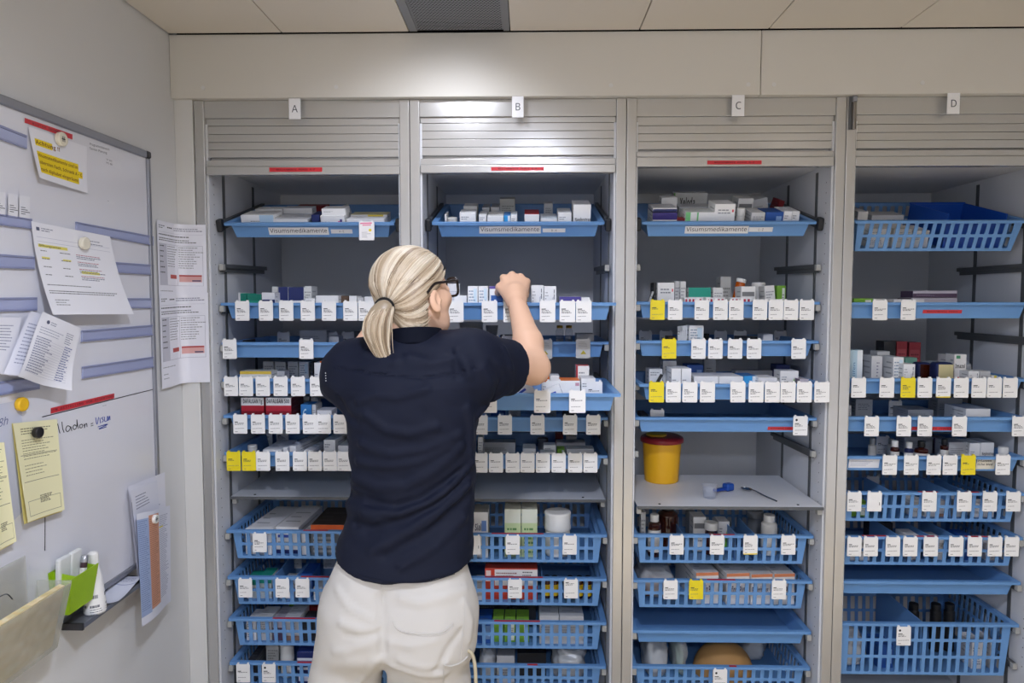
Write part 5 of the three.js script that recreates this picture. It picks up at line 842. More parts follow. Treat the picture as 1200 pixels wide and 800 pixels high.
magnet(68.5, 163, 0.0185, 0.0165, MB.cream, 'round cream magnet with dark mark on the highlighted notice', dotG());
magnet(96, 285, 0.026, 0.0155, MB.cream, 'round cream magnet on the printed letter');
magnet(22, 473.5, 0.0165, 0.0155, std(0xe9b81c, 0.45), 'round yellow magnet under the crumpled notes');
magnet(41, 506.5, 0.026, 0.0125, std(0x18181a, 0.4), 'round black magnet on the yellow form pad');
// marker ledge with what stands on it
{
  const z0 = onX(149, 677, WX).z, z1 = onX(69, 738, WX).z, yL = onX(115, 697, WX + 0.005).y - 0.012;
  const g = thing('marker_ledge', 'short grey aluminium marker ledge under the whiteboard', 'ledge', [0, 0, 0]), al = std(0x8e919a, 0.35, { metalness: 0.6 });
  part('shelf', [bx(WX + 0.001, WX + 0.056, yL - 0.003, yL, z0, z1), bx(WX + 0.001, WX + 0.0035, yL, yL + 0.012, z0, z1)], al, g); part('front_lip', rbx(WX + 0.056, WX + 0.0585, yL - 0.008, yL + 0.004, z0, z1, 0.001), al, g);
  for (const z of [z0, z1]) part('end_cap', rbx(WX + 0.001, WX + 0.0595, yL - 0.01, yL + 0.007, z - 0.003, z + 0.003, 0.001), std(0x2c2d33, 0.5), g);
  // folded leaflet
  const lf = new THREE.PlaneGeometry(0.06, 0.16, 8, 10), p = lf.attributes.position; for (let i = 0; i < p.count; i++) p.setZ(i, 0.006 + 0.012 * Math.pow(p.getX(i) / 0.03, 2) * 0.5 + 0.004 * Math.sin(p.getY(i) * 30)); lf.rotateX(-Math.PI / 2); lf.rotateY(0.12); lf.computeVertexNormals();
  solo('leaflet', lf, std(0xffffff, 0.6, { side: THREE.DoubleSide, map: canvasTex(128, 256, (c, w, h) => { c.fillStyle = '#dfe2ee'; c.fillRect(0, 0, w, h); c.fillStyle = '#7d88b4'; c.fillRect(0, 90, w, 4); lin(20, 30, 80, 3, '#8088a8', 14, 4)(c); }) }), 'folded white leaflet lying on the marker ledge', 'leaflet', [WX + 0.036, yL + 0.001, (z0 * 0.68 + z1 * 0.32)]);
  // white spray bottle lying upright against the green cup
  const sb = onX(103, 728, WX + 0.032), bt = thing('white_bottle', 'white tapered cleaner bottle standing on the ledge beside the green cup', 'bottle', [WX + 0.0415, yL + 0.0008, sb.z - 0.015]);
  part('bottle_body', lathe([[0, 0], [0.0235, 0], [0.025, 0.004], [0.025, 0.02], [0.0185, 0.09], [0.0125, 0.118], [0.0115, 0.122]], 36), std(0xffffff, 0.4, { map: canvasTex(512, 256, (c, w, h) => { c.fillStyle = '#f1f1f1'; c.fillRect(0, 0, w, h); for (let q = 0; q < 4; q++) { lin(q * 128 + 10, 110, 100, 8, '#6a6d78', 15, 5)(c); c.fillStyle = '#d2364a'; c.fillRect(q * 128 + 60, 64, 22, 7); c.fillRect(q * 128 + 67, 56, 8, 22); } }) }), bt);
  part('cap', lathe([[0.0125, 0.121], [0.013, 0.124], [0.0115, 0.146], [0.008, 0.151], [0, 0.152]], 28), MB.white, bt);
  // green magnetic cup with refills and a marker
  const gt = onX(88, 668, WX + 0.045), cup = thing('marker_cup', 'lime green plastic cup fixed to the lower whiteboard', 'cup', [WX + 0.0152, gt.y - 0.088, gt.z]), gm = std(0x9cc41c, 0.35), Wc = 0.10, Hc = 0.088, Dc = 0.055;
  const face = (w1, w0, h) => { const s = new THREE.Shape(); s.moveTo(-w0 / 2, 0); s.lineTo(w0 / 2, 0); s.lineTo(w1 / 2, h); s.lineTo(-w1 / 2, h); s.closePath(); return new THREE.ExtrudeGeometry(s, { depth: 0.002, bevelEnabled: false }); };
  const fr = face(Wc, Wc * 0.86, Hc); fr.rotateX(0.16); fr.rotateY(Math.PI / 2); part('front_wall', fr, gm, cup, [Dc - 0.016, 0, 0]);
  const bk = face(Wc, Wc * 0.86, Hc + 0.012); bk.rotateY(Math.PI / 2); part('back_wall', bk, gm, cup, [0, 0, 0]);
  for (const s of [-1, 1]) { const sh = new THREE.Shape(); sh.moveTo(0, 0); sh.lineTo(Dc - 0.016, 0); sh.lineTo(Dc, Hc); sh.lineTo(0, Hc + 0.01); sh.closePath(); const e = new THREE.ExtrudeGeometry(sh, { depth: 0.002, bevelEnabled: false }); e.translate(0, 0, -0.001); e.rotateX(-s * 0.08); part('side_wall', e, gm, cup, [0, 0, s * Wc * 0.43]); }
  part('cup_floor', bx(0, Dc - 0.016, 0, 0.002, -Wc * 0.42, Wc * 0.42), gm, cup);
  for (const k of [0, 1]) { const m = solo('white_pack', rbx(-0.006, 0.006, 0, 0.125, -0.020, 0.020, 0.005, 3), new THREE.MeshPhysicalMaterial({ color: 0xeef0ee, roughness: 0.35, transmission: 0.15 }), `${k ? 'left' : 'right'} of two white eraser packs standing in the green cup`, 'pack', [WX + 0.028, gt.y - 0.083, gt.z - 0.014 + k * 0.043 - 0.004]); m.rotation.set(0, 0, -0.05); }
  const mp = thing('marker_pen', 'dark marker pen with silver end leaning in the green cup', 'pen', [WX + 0.043, gt.y - 0.082, gt.z - 0.012]); mp.rotation.set(-0.2, 0, -0.05);
  part('pen_barrel', lathe([[0, 0], [0.006, 0.002], [0.0075, 0.02], [0.0075, 0.092], [0.007, 0.096]], 20), std(0x4a3038, 0.4), mp); part('pen_end', lathe([[0.0073, 0.09], [0.0078, 0.097], [0.007, 0.108], [0, 0.110]], 20), std(0xb8bac0, 0.3, { metalness: 0.7 }), mp); part('pen_label', lathe([[0.0077, 0.055], [0.0078, 0.055], [0.0078, 0.08], [0.0077, 0.08]], 20), MB.label, mp);
}
// acrylic leaflet holder with yellow cards
{
  const g = thing('leaflet_holder', 'clear acrylic leaflet holder with cards in the lower left corner', 'holder', [0, 0, 0]), ac = new THREE.MeshPhysicalMaterial({ color: 0xf2f2ee, roughness: 0.12, transmission: 0.8, thickness: 0, ior: 1.45, side: THREE.DoubleSide });
  const a = onX(84, 677, WX + 0.10), yT = onX(40, 705, WX + 0.1).y, zR = a.z + 0.01, zL = zR + 0.34, yB = yT - 0.15, back = onX(48, 642, WX + 0.03);
  const fp = bx(-0.0012, 0.0012, 0, 0.15, zR, zL); fp.rotateZ(-0.25); part('front_panel', fp, ac, g, [WX + 0.068, yB, 0]);
  part('back_panel', bx(WX + 0.026, WX + 0.0285, yB, back.y, zR + 0.03, zL), ac, g); part('floor', bx(WX + 0.026, WX + 0.068, yB - 0.002, yB, zR, zL), ac, g);
  const s = new THREE.Shape(); s.moveTo(0, 0); s.lineTo(0.04, 0); s.lineTo(0.078, 0.15); s.lineTo(0, 0.15); s.closePath(); const e = new THREE.ExtrudeGeometry(s, { depth: 0.002, bevelEnabled: false }); part('end_panel', e, ac, g, [WX + 0.028, yB, zR - 0.002]);
  const hk = onX(9, 706, WX + 0.06); part('wire_hook', tube([[WX + 0.03, yT + 0.01, hk.z], [WX + 0.05, yT + 0.02, hk.z - 0.01], [WX + 0.055, yT + 0.005, hk.z - 0.02]], 0.0012, 12, 6), std(0x55565c, 0.3, { metalness: 0.8 }), g);
  const card = bx(0, 0.012, 0.004, 0.146, zR + 0.004, zL - 0.004); card.rotateZ(-0.24); const c = solo('card_stack', card, std(0xffffff, 0.7, { map: noiseTex(128, 128, (x, y) => { const n = perlin.noise(x * .05, y * .05, 3), q = perlin.noise(x * .02, y * .09, 8); return [226 + n * 26, 208 + n * 24 + q * 14, 160 + n * 34 + q * 30]; }, [6, 6], true) }), 'stack of cream yellow cards inside the clear acrylic leaflet holder', 'cards', [WX + 0.047, yB + 0.002, 0]);
}
// two printed sheets bent round the corner of the room
{
  const path = (s) => { const r = 0.03, a = 0.105, off = 0.006; if (s < a) return [WX + off, 0.135 - s]; const q = s - a, arc = r * Math.PI / 2; if (q < arc) { const t = q / r; return [WX + off + r * (1 - Math.cos(t)), 0.03 - r * Math.sin(t) + off]; } return [WX + off + r + q - arc, off]; };
  const mk = (y1, y0, dy, add, label) => { const n = 40, g = new THREE.PlaneGeometry(1, 1, n, 12), p = g.attributes.position, u = g.attributes.uv; for (let i = 0; i < p.count; i++) { const [x, z] = path(u.getX(i) * 0.21), w = 0.003 * (1 - u.getY(i)) * Math.sin(u.getX(i) * 6) + add; p.setXYZ(i, x + w, y0 + (y1 - y0) * u.getY(i) + dy * u.getX(i), z + Math.max(0, w)); } g.computeVertexNormals();
    solo('printed_sheet', g, std(0xffffff, 0.7, { side: THREE.DoubleSide, map: canvasTex(384, 540, (c, w, h) => { c.fillStyle = '#e9e9f0'; c.fillRect(0, 0, w, h); lin(20, 26, 60, 2, '#555', 12, 5)(c); lin(110, 30, 50, 1, '#333', 12, 7)(c); lin(190, 28, 160, 2, '#778', 12, 5)(c); c.fillStyle = '#c6c6d0'; c.fillRect(16, 64, 350, 2); lin(18, 78, 330, 1, '#444', 10, 6)(c); lin(18, 100, 340, 2, '#555', 12, 5)(c); c.strokeStyle = '#a9a9b4'; c.lineWidth = 2; c.strokeRect(18, 136, 345, 250); c.fillStyle = '#c4c4ce'; c.fillRect(20, 138, 74, 246); c.strokeRect(96, 136, 120, 250); lin(26, 146, 50, 6, '#444', 32, 6)(c); lin(104, 146, 100, 9, '#777', 15, 4)(c); lin(224, 146, 130, 10, '#777', 14, 4)(c); c.fillStyle = '#b5544e'; c.fillRect(130, 320, 78, 24); c.fillStyle = '#dca9a4'; c.fillRect(226, 318, 130, 44); c.fillStyle = '#b03c3c'; c.fillRect(226, 318, 130, 9); c.fillStyle = '#4a4a6a'; c.fillRect(300, 350, 50, 8); lin(20, 420, 200, 1, '#888', 10, 4)(c); lin(24, 460, 60, 2, '#888', 24, 4)(c); }) }), label, 'paper'); };
  const yTop = onZ(225, 262.5, 0.006).y, yMid = onZ(225, 345, 0.006).y, yBot = onZ(225, 449, 0.006).y;
  mk(yTop, yTop - 0.27, -0.002, 0, 'upper printed sheet with red boxes bent into the corner beside the whiteboard'); mk(yMid, yBot - 0.002, 0.006, 0.0025, 'lower printed sheet with red boxes bent into the corner beside the whiteboard');
}
// sheets hanging at the lower right corner of the board
sheet('hanging_sheet', [[150, 570], [193, 553], [197, 690], [156, 690]], 0.026, (g, w, h) => { g.fillStyle = '#e6e6ee'; g.fillRect(0, 0, w, h); lin(60, 40, 200, 5, '#777b90', 16, 5)(g); lin(40, 130, 300, 8, '#8d90a2', 14, 4)(g); }, [384, 512], 'white printed sheets hanging at the lower right whiteboard corner, behind the coloured sheet', 'paper', (u, v) => 0.016 * v * (1 - u));
sheet('hanging_sheet', [[152.5, 575], [184, 562], [192, 660], [156, 690]], 0.034, (g, w, h) => { g.fillStyle = '#dfe0ea'; g.fillRect(0, 0, w, h); g.fillStyle = '#8a8da0'; g.fillRect(0, 60, 6, h); lin(60, 40, 200, 5, '#777b90', 16, 5)(g); }, [384, 512], 'narrow white sheet edge hanging between the printed and the coloured sheet', 'paper', (u, v) => 0.022 * v * (1 - u) * (1 - u));
sheet('coloured_list', [[160, 602], [201.5, 592], [202.5, 704], [158, 734]], 0.050, (g, w, h) => { g.fillStyle = '#dfe1ec'; g.fillRect(0, 0, w, h); g.fillStyle = '#9fb0d2'; g.fillRect(0, 30, 100, h - 70); g.fillStyle = '#d29a7e'; g.fillRect(100, 20, 122, h - 70); for (let k = 0; k < 44; k++) { lin(8, 40 + k * 10, 80, 1, '#6d7ca6', 9, 3)(g); lin(106, 40 + k * 10, 104, 1, '#9c6a54', 9, 3)(g); lin(232, 40 + k * 10, 120, 1, '#8d92aa', 9, 3)(g); } g.fillStyle = '#d8c83e'; g.fillRect(228, 96, 60, 7); }, [384, 540], 'hanging printed list with blue and orange columns at the whiteboard corner', 'paper', (u, v) => 0.006 * Math.sin(u * 5) + 0.02 * v * (1 - u));
magnet(179, 608, 0.053, 0.0125, MB.white, 'small white magnet holding the coloured list', dotG());
// ---------------------------------------------------------------- the woman
const V = (x, y, z) => new THREE.Vector3(x, y, z);
// naive surface nets over a signed distance function
function nets(f, lo, hi, c) {
  const nx = Math.ceil((hi[0] - lo[0]) / c) + 1, ny = Math.ceil((hi[1] - lo[1]) / c) + 1, nz = Math.ceil((hi[2] - lo[2]) / c) + 1, D = new Float32Array(nx * ny * nz), I = (i, j, k) => i + nx * (j + ny * k);
  for (let k = 0; k < nz; k++) for (let j = 0; j < ny; j++) for (let i = 0; i < nx; i++) D[I(i, j, k)] = f(lo[0] + i * c, lo[1] + j * c, lo[2] + k * c);
  const id = new Int32Array(nx * ny * nz).fill(-1), P = [], T = [];
  for (let k = 0; k + 1 < nz; k++) for (let j = 0; j + 1 < ny; j++) for (let i = 0; i + 1 < nx; i++) {
    let m = 0, sx = 0, sy = 0, sz = 0, n = 0; const d = [];
    for (let q = 0; q < 8; q++) { d[q] = D[I(i + (q & 1), j + ((q >> 1) & 1), k + (q >> 2))]; if (d[q] < 0) m |= 1 << q; }
    if (m === 0 || m === 255) continue;
    for (let a = 0; a < 8; a++) for (const b of [1, 2, 4]) { const e = a | b; if (e === a || ((m >> a) & 1) === ((m >> e) & 1)) continue; const t = d[a] / (d[a] - d[e]); sx += (a & 1) + (b === 1 ? t : 0); sy += ((a >> 1) & 1) + (b === 2 ? t : 0); sz += (a >> 2) + (b === 4 ? t : 0); n++; }
    id[I(i, j, k)] = P.length / 3; P.push(lo[0] + (i + sx / n) * c, lo[1] + (j + sy / n) * c, lo[2] + (k + sz / n) * c);
  }
  const quad = (a, b, d, e, flip) => { if (a < 0 || b < 0 || d < 0 || e < 0) return; flip ? T.push(a, d, b, a, e, d) : T.push(a, b, d, a, d, e); };
  for (let k = 1; k + 1 < nz; k++) for (let j = 1; j + 1 < ny; j++) for (let i = 1; i + 1 < nx; i++) {
    const s = D[I(i, j, k)] < 0;
    if (s !== (D[I(i + 1, j, k)] < 0)) quad(id[I(i, j - 1, k - 1)], id[I(i, j, k - 1)], id[I(i, j, k)], id[I(i, j - 1, k)], !s);
    if (s !== (D[I(i, j + 1, k)] < 0)) quad(id[I(i - 1, j, k - 1)], id[I(i - 1, j, k)], id[I(i, j, k)], id[I(i, j, k - 1)], !s);
    if (s !== (D[I(i, j, k + 1)] < 0)) quad(id[I(i - 1, j - 1, k)], id[I(i, j - 1, k)], id[I(i, j, k)], id[I(i - 1, j, k)], !s);
  }
  const g = new THREE.BufferGeometry(); g.setAttribute('position', new THREE.Float32BufferAttribute(P, 3)); g.setIndex(T);
  const N = new Float32Array(P.length), e = c * 0.5;
  for (let i = 0; i < P.length; i += 3) { const [x, y, z] = [P[i], P[i + 1], P[i + 2]]; const a = f(x + e, y, z) - f(x - e, y, z), b = f(x, y + e, z) - f(x, y - e, z), d = f(x, y, z + e) - f(x, y, z - e), l = Math.hypot(a, b, d) || 1; N[i] = a / l; N[i + 1] = b / l; N[i + 2] = d / l; }
  g.setAttribute('normal', new THREE.BufferAttribute(N, 3)); g.setAttribute('uv', new THREE.Float32BufferAttribute(Array.from({ length: P.length / 3 * 2 }, (_, i) => i % 2 ? P[(i >> 1) * 3 + 1] : P[(i >> 1) * 3]), 2)); return g;
}
const smin = (a, b, k) => { const h = Math.max(k - Math.abs(a - b), 0) / k; return Math.min(a, b) - h * h * k * 0.25; };
const smax = (a, b, k) => -smin(-a, -b, k);
function cap(x, y, z, a, b, r0, r1) { const bx_ = b.x - a.x, by = b.y - a.y, bz = b.z - a.z, px = x - a.x, py = y - a.y, pz = z - a.z; let t = (px * bx_ + py * by + pz * bz) / (bx_ * bx_ + by * by + bz * bz); t = t < 0 ? 0 : t > 1 ? 1 : t; const dx = px - bx_ * t, dy = py - by * t, dz = pz - bz * t; return Math.sqrt(dx * dx + dy * dy + dz * dz) - (r0 + (r1 - r0) * t); }
function ell(x, y, z, cx, cy, cz, a, b, d) { const u = (x - cx) / a, v = (y - cy) / b, w = (z - cz) / d, k0 = Math.sqrt(u * u + v * v + w * w), k1 = Math.sqrt(u * u / (a * a) + v * v / (b * b) + w * w / (d * d)); return k1 > 1e-6 ? k0 * (k0 - 1) / k1 : -Math.min(a, b, d); }
const J = (px, py, z) => onZ(px, py, z);
const ZB0 = 0.60;                                                   // depth of the middle of the body
// joints, placed from the photo
const shR = J(558, 424, 0.60), elR = J(625, 431, 0.405), wrR = J(605.5, 354, 0.185);
const shL = J(409, 436, 0.59), elL = J(398, 449, 0.345), wrL = J(437, 386, 0.165);
const neckB = J(486, 402, 0.60), headC = J(486, 342.5, 0.575);
// head frame: right, up, front
const yaw = 42 * Math.PI / 180, pit = -4 * Math.PI / 180;
const hF = V(Math.sin(yaw) * Math.cos(pit), -Math.sin(pit), -Math.cos(yaw) * Math.cos(pit)), hR = V(Math.cos(yaw), 0.10, Math.sin(yaw)).normalize(), hU = V(0, 0, 0).crossVectors(hR, hF).normalize(); hR.crossVectors(hF, hU).normalize();
const headM = new THREE.Matrix4().makeBasis(hR, hU, hF.clone()).setPosition(headC);    // right, up, front is left handed; used for points only
const toHead = (x, y, z) => { const dx = x - headC.x, dy = y - headC.y, dz = z - headC.z; return [dx * hR.x + dy * hR.y + dz * hR.z, dx * hU.x + dy * hU.y + dz * hU.z, dx * hF.x + dy * hF.y + dz * hF.z]; };
const fromHead = (a, b, c) => V(headC.x + hR.x * a + hU.x * b + hF.x * c, headC.y + hR.y * a + hU.y * b + hF.y * c, headC.z + hR.z * a + hU.z * b + hF.z * c);
const CR = [0, 0.022, -0.010, 0.069, 0.076, 0.088];                  // cranium ellipsoid in head coordinates
function headSdf(x, y, z) {
  const [a, b, c] = toHead(x, y, z), q = Math.abs(a);
  let d = ell(a, b, c, ...CR);
  d = smin(d, ell(a, b, c, 0, -0.034, 0.024, 0.056, 0.062, 0.056), 0.03);
  d = smin(d, cap(a, b, c, V(-0.018, -0.082, 0.048), V(0.018, -0.082, 0.048), 0.020, 0.020), 0.03);
  d = smin(d, cap(q, b, c, V(0.046, -0.05, -0.002), V(0.03, -0.075, 0.035), 0.014, 0.016), 0.025);
  d = smin(d, cap(q, b, c, V(0.034, -0.022, 0.062), V(0.044, -0.026, 0.045), 0.014, 0.014), 0.02);    // cheeks
  d = smax(d, -(Math.hypot(q - 0.030, b + 0.002, c - 0.090) - 0.016), 0.012);                          // eye sockets
  d = smin(d, Math.hypot(q - 0.030, b + 0.002, c - 0.066) - 0.0125, 0.004);
  d = smin(d, cap(a, b, c, V(0, 0.004, 0.076), V(0, -0.026, 0.094), 0.007, 0.0095), 0.012);           // nose
  d = smin(d, cap(q, b, c, V(0.008, -0.031, 0.083), V(0.0095, -0.031, 0.082), 0.0065, 0.0065), 0.008);
  d = smin(d, cap(q, b, c, V(0, -0.053, 0.080), V(0.018, -0.055, 0.070), 0.0055, 0.003), 0.006);      // lips
  d = smin(d, cap(q, b, c, V(0, -0.062, 0.078), V(0.016, -0.060, 0.070), 0.006, 0.003), 0.006);
  // ears: rim, bowl and lobe
  let e = ell(q, b, c, 0.0735, -0.026, -0.004, 0.0085, 0.0255, 0.0155); e = smax(e, -ell(q, b, c, 0.0835, -0.022, 0.0, 0.0075, 0.0145, 0.0085), 0.004); e = smin(e, Math.hypot(q - 0.0725, b + 0.046, c - 0.002) - 0.008, 0.008); e = smin(e, Math.hypot(q - 0.0725, b + 0.026, c - 0.012) - 0.005, 0.004);
  d = smin(d, e, 0.006);
  return d;
}
const nA = fromHead(0, -0.03, -0.035), nB = V(neckB.x - 0.004, neckB.y - 0.03, neckB.z - 0.0);
// right hand: fist over the carton tops
const HZ = 0.088, kn = [J(590, 325.5, HZ), J(600, 322, HZ - 0.004), J(610, 324.5, HZ), J(617.5, 330, HZ + 0.006)];
const fingers = kn.map((k, i) => { const L = [0.040, 0.044, 0.041, 0.033][i], a = k, b = V(k.x + 0.001, k.y - 0.012, k.z - L), c = V(b.x - 0.001, b.y - L * 0.62, b.z - 0.008), d = V(c.x, c.y - L * 0.36, c.z + 0.016); return [a, b, c, d]; });
const th = [J(593, 344, 0.14), J(585.5, 336.5, 0.105), J(583.5, 343, 0.062), J(587, 349, 0.036)];
function handSdf(x, y, z) {
  let d = cap(x, y, z, wrR, J(604, 341, 0.148), 0.0275, 0.025);
  for (let i = 0; i < 4; i++) d = smin(d, cap(x, y, z, V(wrR.x + (i - 1.5) * 0.008, wrR.y + 0.012, wrR.z - 0.02), kn[i], 0.0145, 0.0108), 0.018);
  d = smin(d, cap(x, y, z, V(wrR.x - 0.012, wrR.y + 0.004, wrR.z - 0.012), th[1], 0.0165, 0.012), 0.018);
  d = smin(d, cap(x, y, z, th[1], th[2], 0.0112, 0.0098), 0.006); d = smin(d, cap(x, y, z, th[2], th[3], 0.0098, 0.0082), 0.004);
  fingers.forEach((f, i) => { const s = i === 3 ? 0.88 : 1; let e = cap(x, y, z, f[0], f[1], 0.0108 * s, 0.0098 * s); e = smin(e, cap(x, y, z, f[1], f[2], 0.0096 * s, 0.0086 * s), 0.004); e = smin(e, cap(x, y, z, f[2], f[3], 0.0085 * s, 0.0072 * s), 0.004); d = smin(d, e, 0.0035); });
  return d;
}
// left hand, reaching forward behind the head
const wl = wrL, lf = [0, 1, 2, 3].map(i => { const k = V(wl.x - 0.022 + i * 0.0185, wl.y + 0.03 - Math.abs(i - 1.4) * 0.003, wl.z - 0.075), L = [0.036, 0.042, 0.040, 0.034][i]; const b = V(k.x, k.y - 0.006, k.z - L), c = V(b.x, b.y - 0.02, b.z - L * 0.55), d = V(c.x, c.y - 0.018, c.z - 0.004); return [k, b, c, d]; });
const lt = [V(wl.x + 0.02, wl.y + 0.008, wl.z - 0.02), V(wl.x + 0.048, wl.y + 0.004, wl.z - 0.05), V(wl.x + 0.054, wl.y - 0.008, wl.z - 0.082), V(wl.x + 0.05, wl.y - 0.018, wl.z - 0.10)];
function handLSdf(x, y, z) {
  let d = cap(x, y, z, wl, V(wl.x, wl.y + 0.01, wl.z - 0.03), 0.025, 0.024);
  for (let i = 0; i < 4; i++) d = smin(d, cap(x, y, z, V(wl.x + (i - 1.5) * 0.008, wl.y + 0.008, wl.z - 0.02), lf[i][0], 0.014, 0.0105), 0.018);
  d = smin(d, cap(x, y, z, lt[0], lt[1], 0.016, 0.0115), 0.016); d = smin(d, cap(x, y, z, lt[1], lt[2], 0.0108, 0.0095), 0.005); d = smin(d, cap(x, y, z, lt[2], lt[3], 0.0095, 0.008), 0.004);
  lf.forEach((f, i) => { const s = i === 3 ? 0.88 : 1; let e = cap(x, y, z, f[0], f[1], 0.0105 * s, 0.0096 * s); e = smin(e, cap(x, y, z, f[1], f[2], 0.0094 * s, 0.0085 * s), 0.004); e = smin(e, cap(x, y, z, f[2], f[3], 0.0084 * s, 0.007 * s), 0.004); d = smin(d, e, 0.0035); });
  return d;
}
function armR(x, y, z) { const m1 = V(elR.x * 0.62 + wrR.x * 0.38 + 0.004, elR.y * 0.62 + wrR.y * 0.38 - 0.004, elR.z * 0.62 + wrR.z * 0.38); let d = cap(x, y, z, shR, elR, 0.049, 0.0405); d = smin(d, cap(x, y, z, elR, m1, 0.0375, 0.0385), 0.03); d = smin(d, cap(x, y, z, m1, wrR, 0.0385, 0.0265), 0.02); return d; }
function armL(x, y, z) { let d = cap(x, y, z, shL, elL, 0.047, 0.039); d = smin(d, cap(x, y, z, elL, wrL, 0.0385, 0.0255), 0.03); return d; }
// torso sections: [height, centre x, half width, half depth, centre z]
const SEC = [[700, 470, 86, 0.118, 0.615], [672, 471.5, 81.5, 0.115, 0.613], [640, 475, 77.5, 0.105, 0.61], [600, 482, 71, 0.094, 0.605], [560, 485, 69.5, 0.092, 0.603], [520, 483.5, 72, 0.097, 0.605], [480, 484, 76, 0.104, 0.607], [450, 484, 78, 0.104, 0.607], [425, 484, 74, 0.09, 0.60], [405, 485, 60, 0.07, 0.598]].map(([py, cx, hw, hd, z]) => { const p = J(cx, py, z), q = J(cx + hw, py, z); return [p.y, p.x, q.x - p.x, hd, z]; });
function sec(y) { if (y <= SEC[0][0]) return SEC[0]; for (let i = 0; i + 1 < SEC.length; i++) if (y <= SEC[i + 1][0]) { const a = SEC[i], b = SEC[i + 1]; let t = (y - a[0]) / (b[0] - a[0]); t = t * t * (3 - 2 * t) * 0.5 + t * 0.5; return a.map((v, k) => v + (b[k] - v) * t); } return SEC[SEC.length - 1]; }
function torso(x, y, z, grow = 0) { const s = sec(y), a = s[2] + grow, b = s[3] + grow, u = (x - s[1]) / a, w = (z - s[4]) / b, p = 2.5, r = Math.pow(Math.pow(Math.abs(u), p) + Math.pow(Math.abs(w), p), 1 / p); const side = (r - 1) * Math.min(a, b) * (0.75 + 0.25 * Math.abs(w)); const topY = SEC[SEC.length - 1][0]; return smax(side, y - topY - grow, 0.05); }
const clavL = V(shL.x + 0.03, shL.y + 0.004, shL.z), clavR = V(shR.x - 0.03, shR.y + 0.004, shR.z), nLow = V(neckB.x, neckB.y - 0.026, neckB.z + 0.005);
function shoulders(x, y, z, g) { let d = cap(x, y, z, clavL, clavR, 0.05 + g, 0.05 + g); d = smin(d, cap(x, y, z, nLow, V(shL.x + 0.02, shL.y + 0.018, shL.z + 0.005), 0.038 + g, 0.036 + g), 0.05); d = smin(d, cap(x, y, z, nLow, V(shR.x - 0.02, shR.y + 0.018, shR.z + 0.005), 0.038 + g, 0.036 + g), 0.05); return d; }
// legs
const crotch = J(450, 772, 0.61), hipL = J(421, 715, 0.61), hipR = J(507, 715, 0.61), knL0 = J(404, 800, 0.60), knR0 = J(503, 800, 0.605);
const knL = V(hipL.x - 0.05, 0.49, 0.57), knR = V(hipR.x + 0.0, 0.49, 0.58), anL = V(hipL.x - 0.07, 0.09, 0.63), anR = V(hipR.x + 0.012, 0.09, 0.64);
function bodySdf(x, y, z) {
  let d = smax(torso(x, y, z, -0.026), 0.80 - y, 0.03); d = smin(d, shoulders(x, y, z, -0.012), 0.05);
  d = smin(d, cap(x, y, z, nA, nB, 0.047, 0.052), 0.02); d = smin(d, headSdf(x, y, z), 0.012);
  d = smin(d, armR(x, y, z), 0.03); d = smin(d, armL(x, y, z), 0.03); d = smin(d, handSdf(x, y, z), 0.008); d = smin(d, handLSdf(x, y, z), 0.008);
  d = smin(d, cap(x, y, z, hipL, knL, 0.072, 0.05), 0.04); d = smin(d, cap(x, y, z, hipR, knR, 0.072, 0.05), 0.04);
  d = smin(d, cap(x, y, z, knL, anL, 0.046, 0.034), 0.02); d = smin(d, cap(x, y, z, knR, anR, 0.046, 0.034), 0.02);
  return d;
}
const person = thing('person', 'woman in navy polo shirt and white trousers with blond ponytail, reaching into a tray', 'person', [0, 0, 0]);
const skin = new THREE.MeshPhysicalMaterial({ color: 0xe4b99c, roughness: 0.55, specularIntensity: 0.6, sheen: 0.08, sheenColor: new THREE.Color(0xffd8c0) });
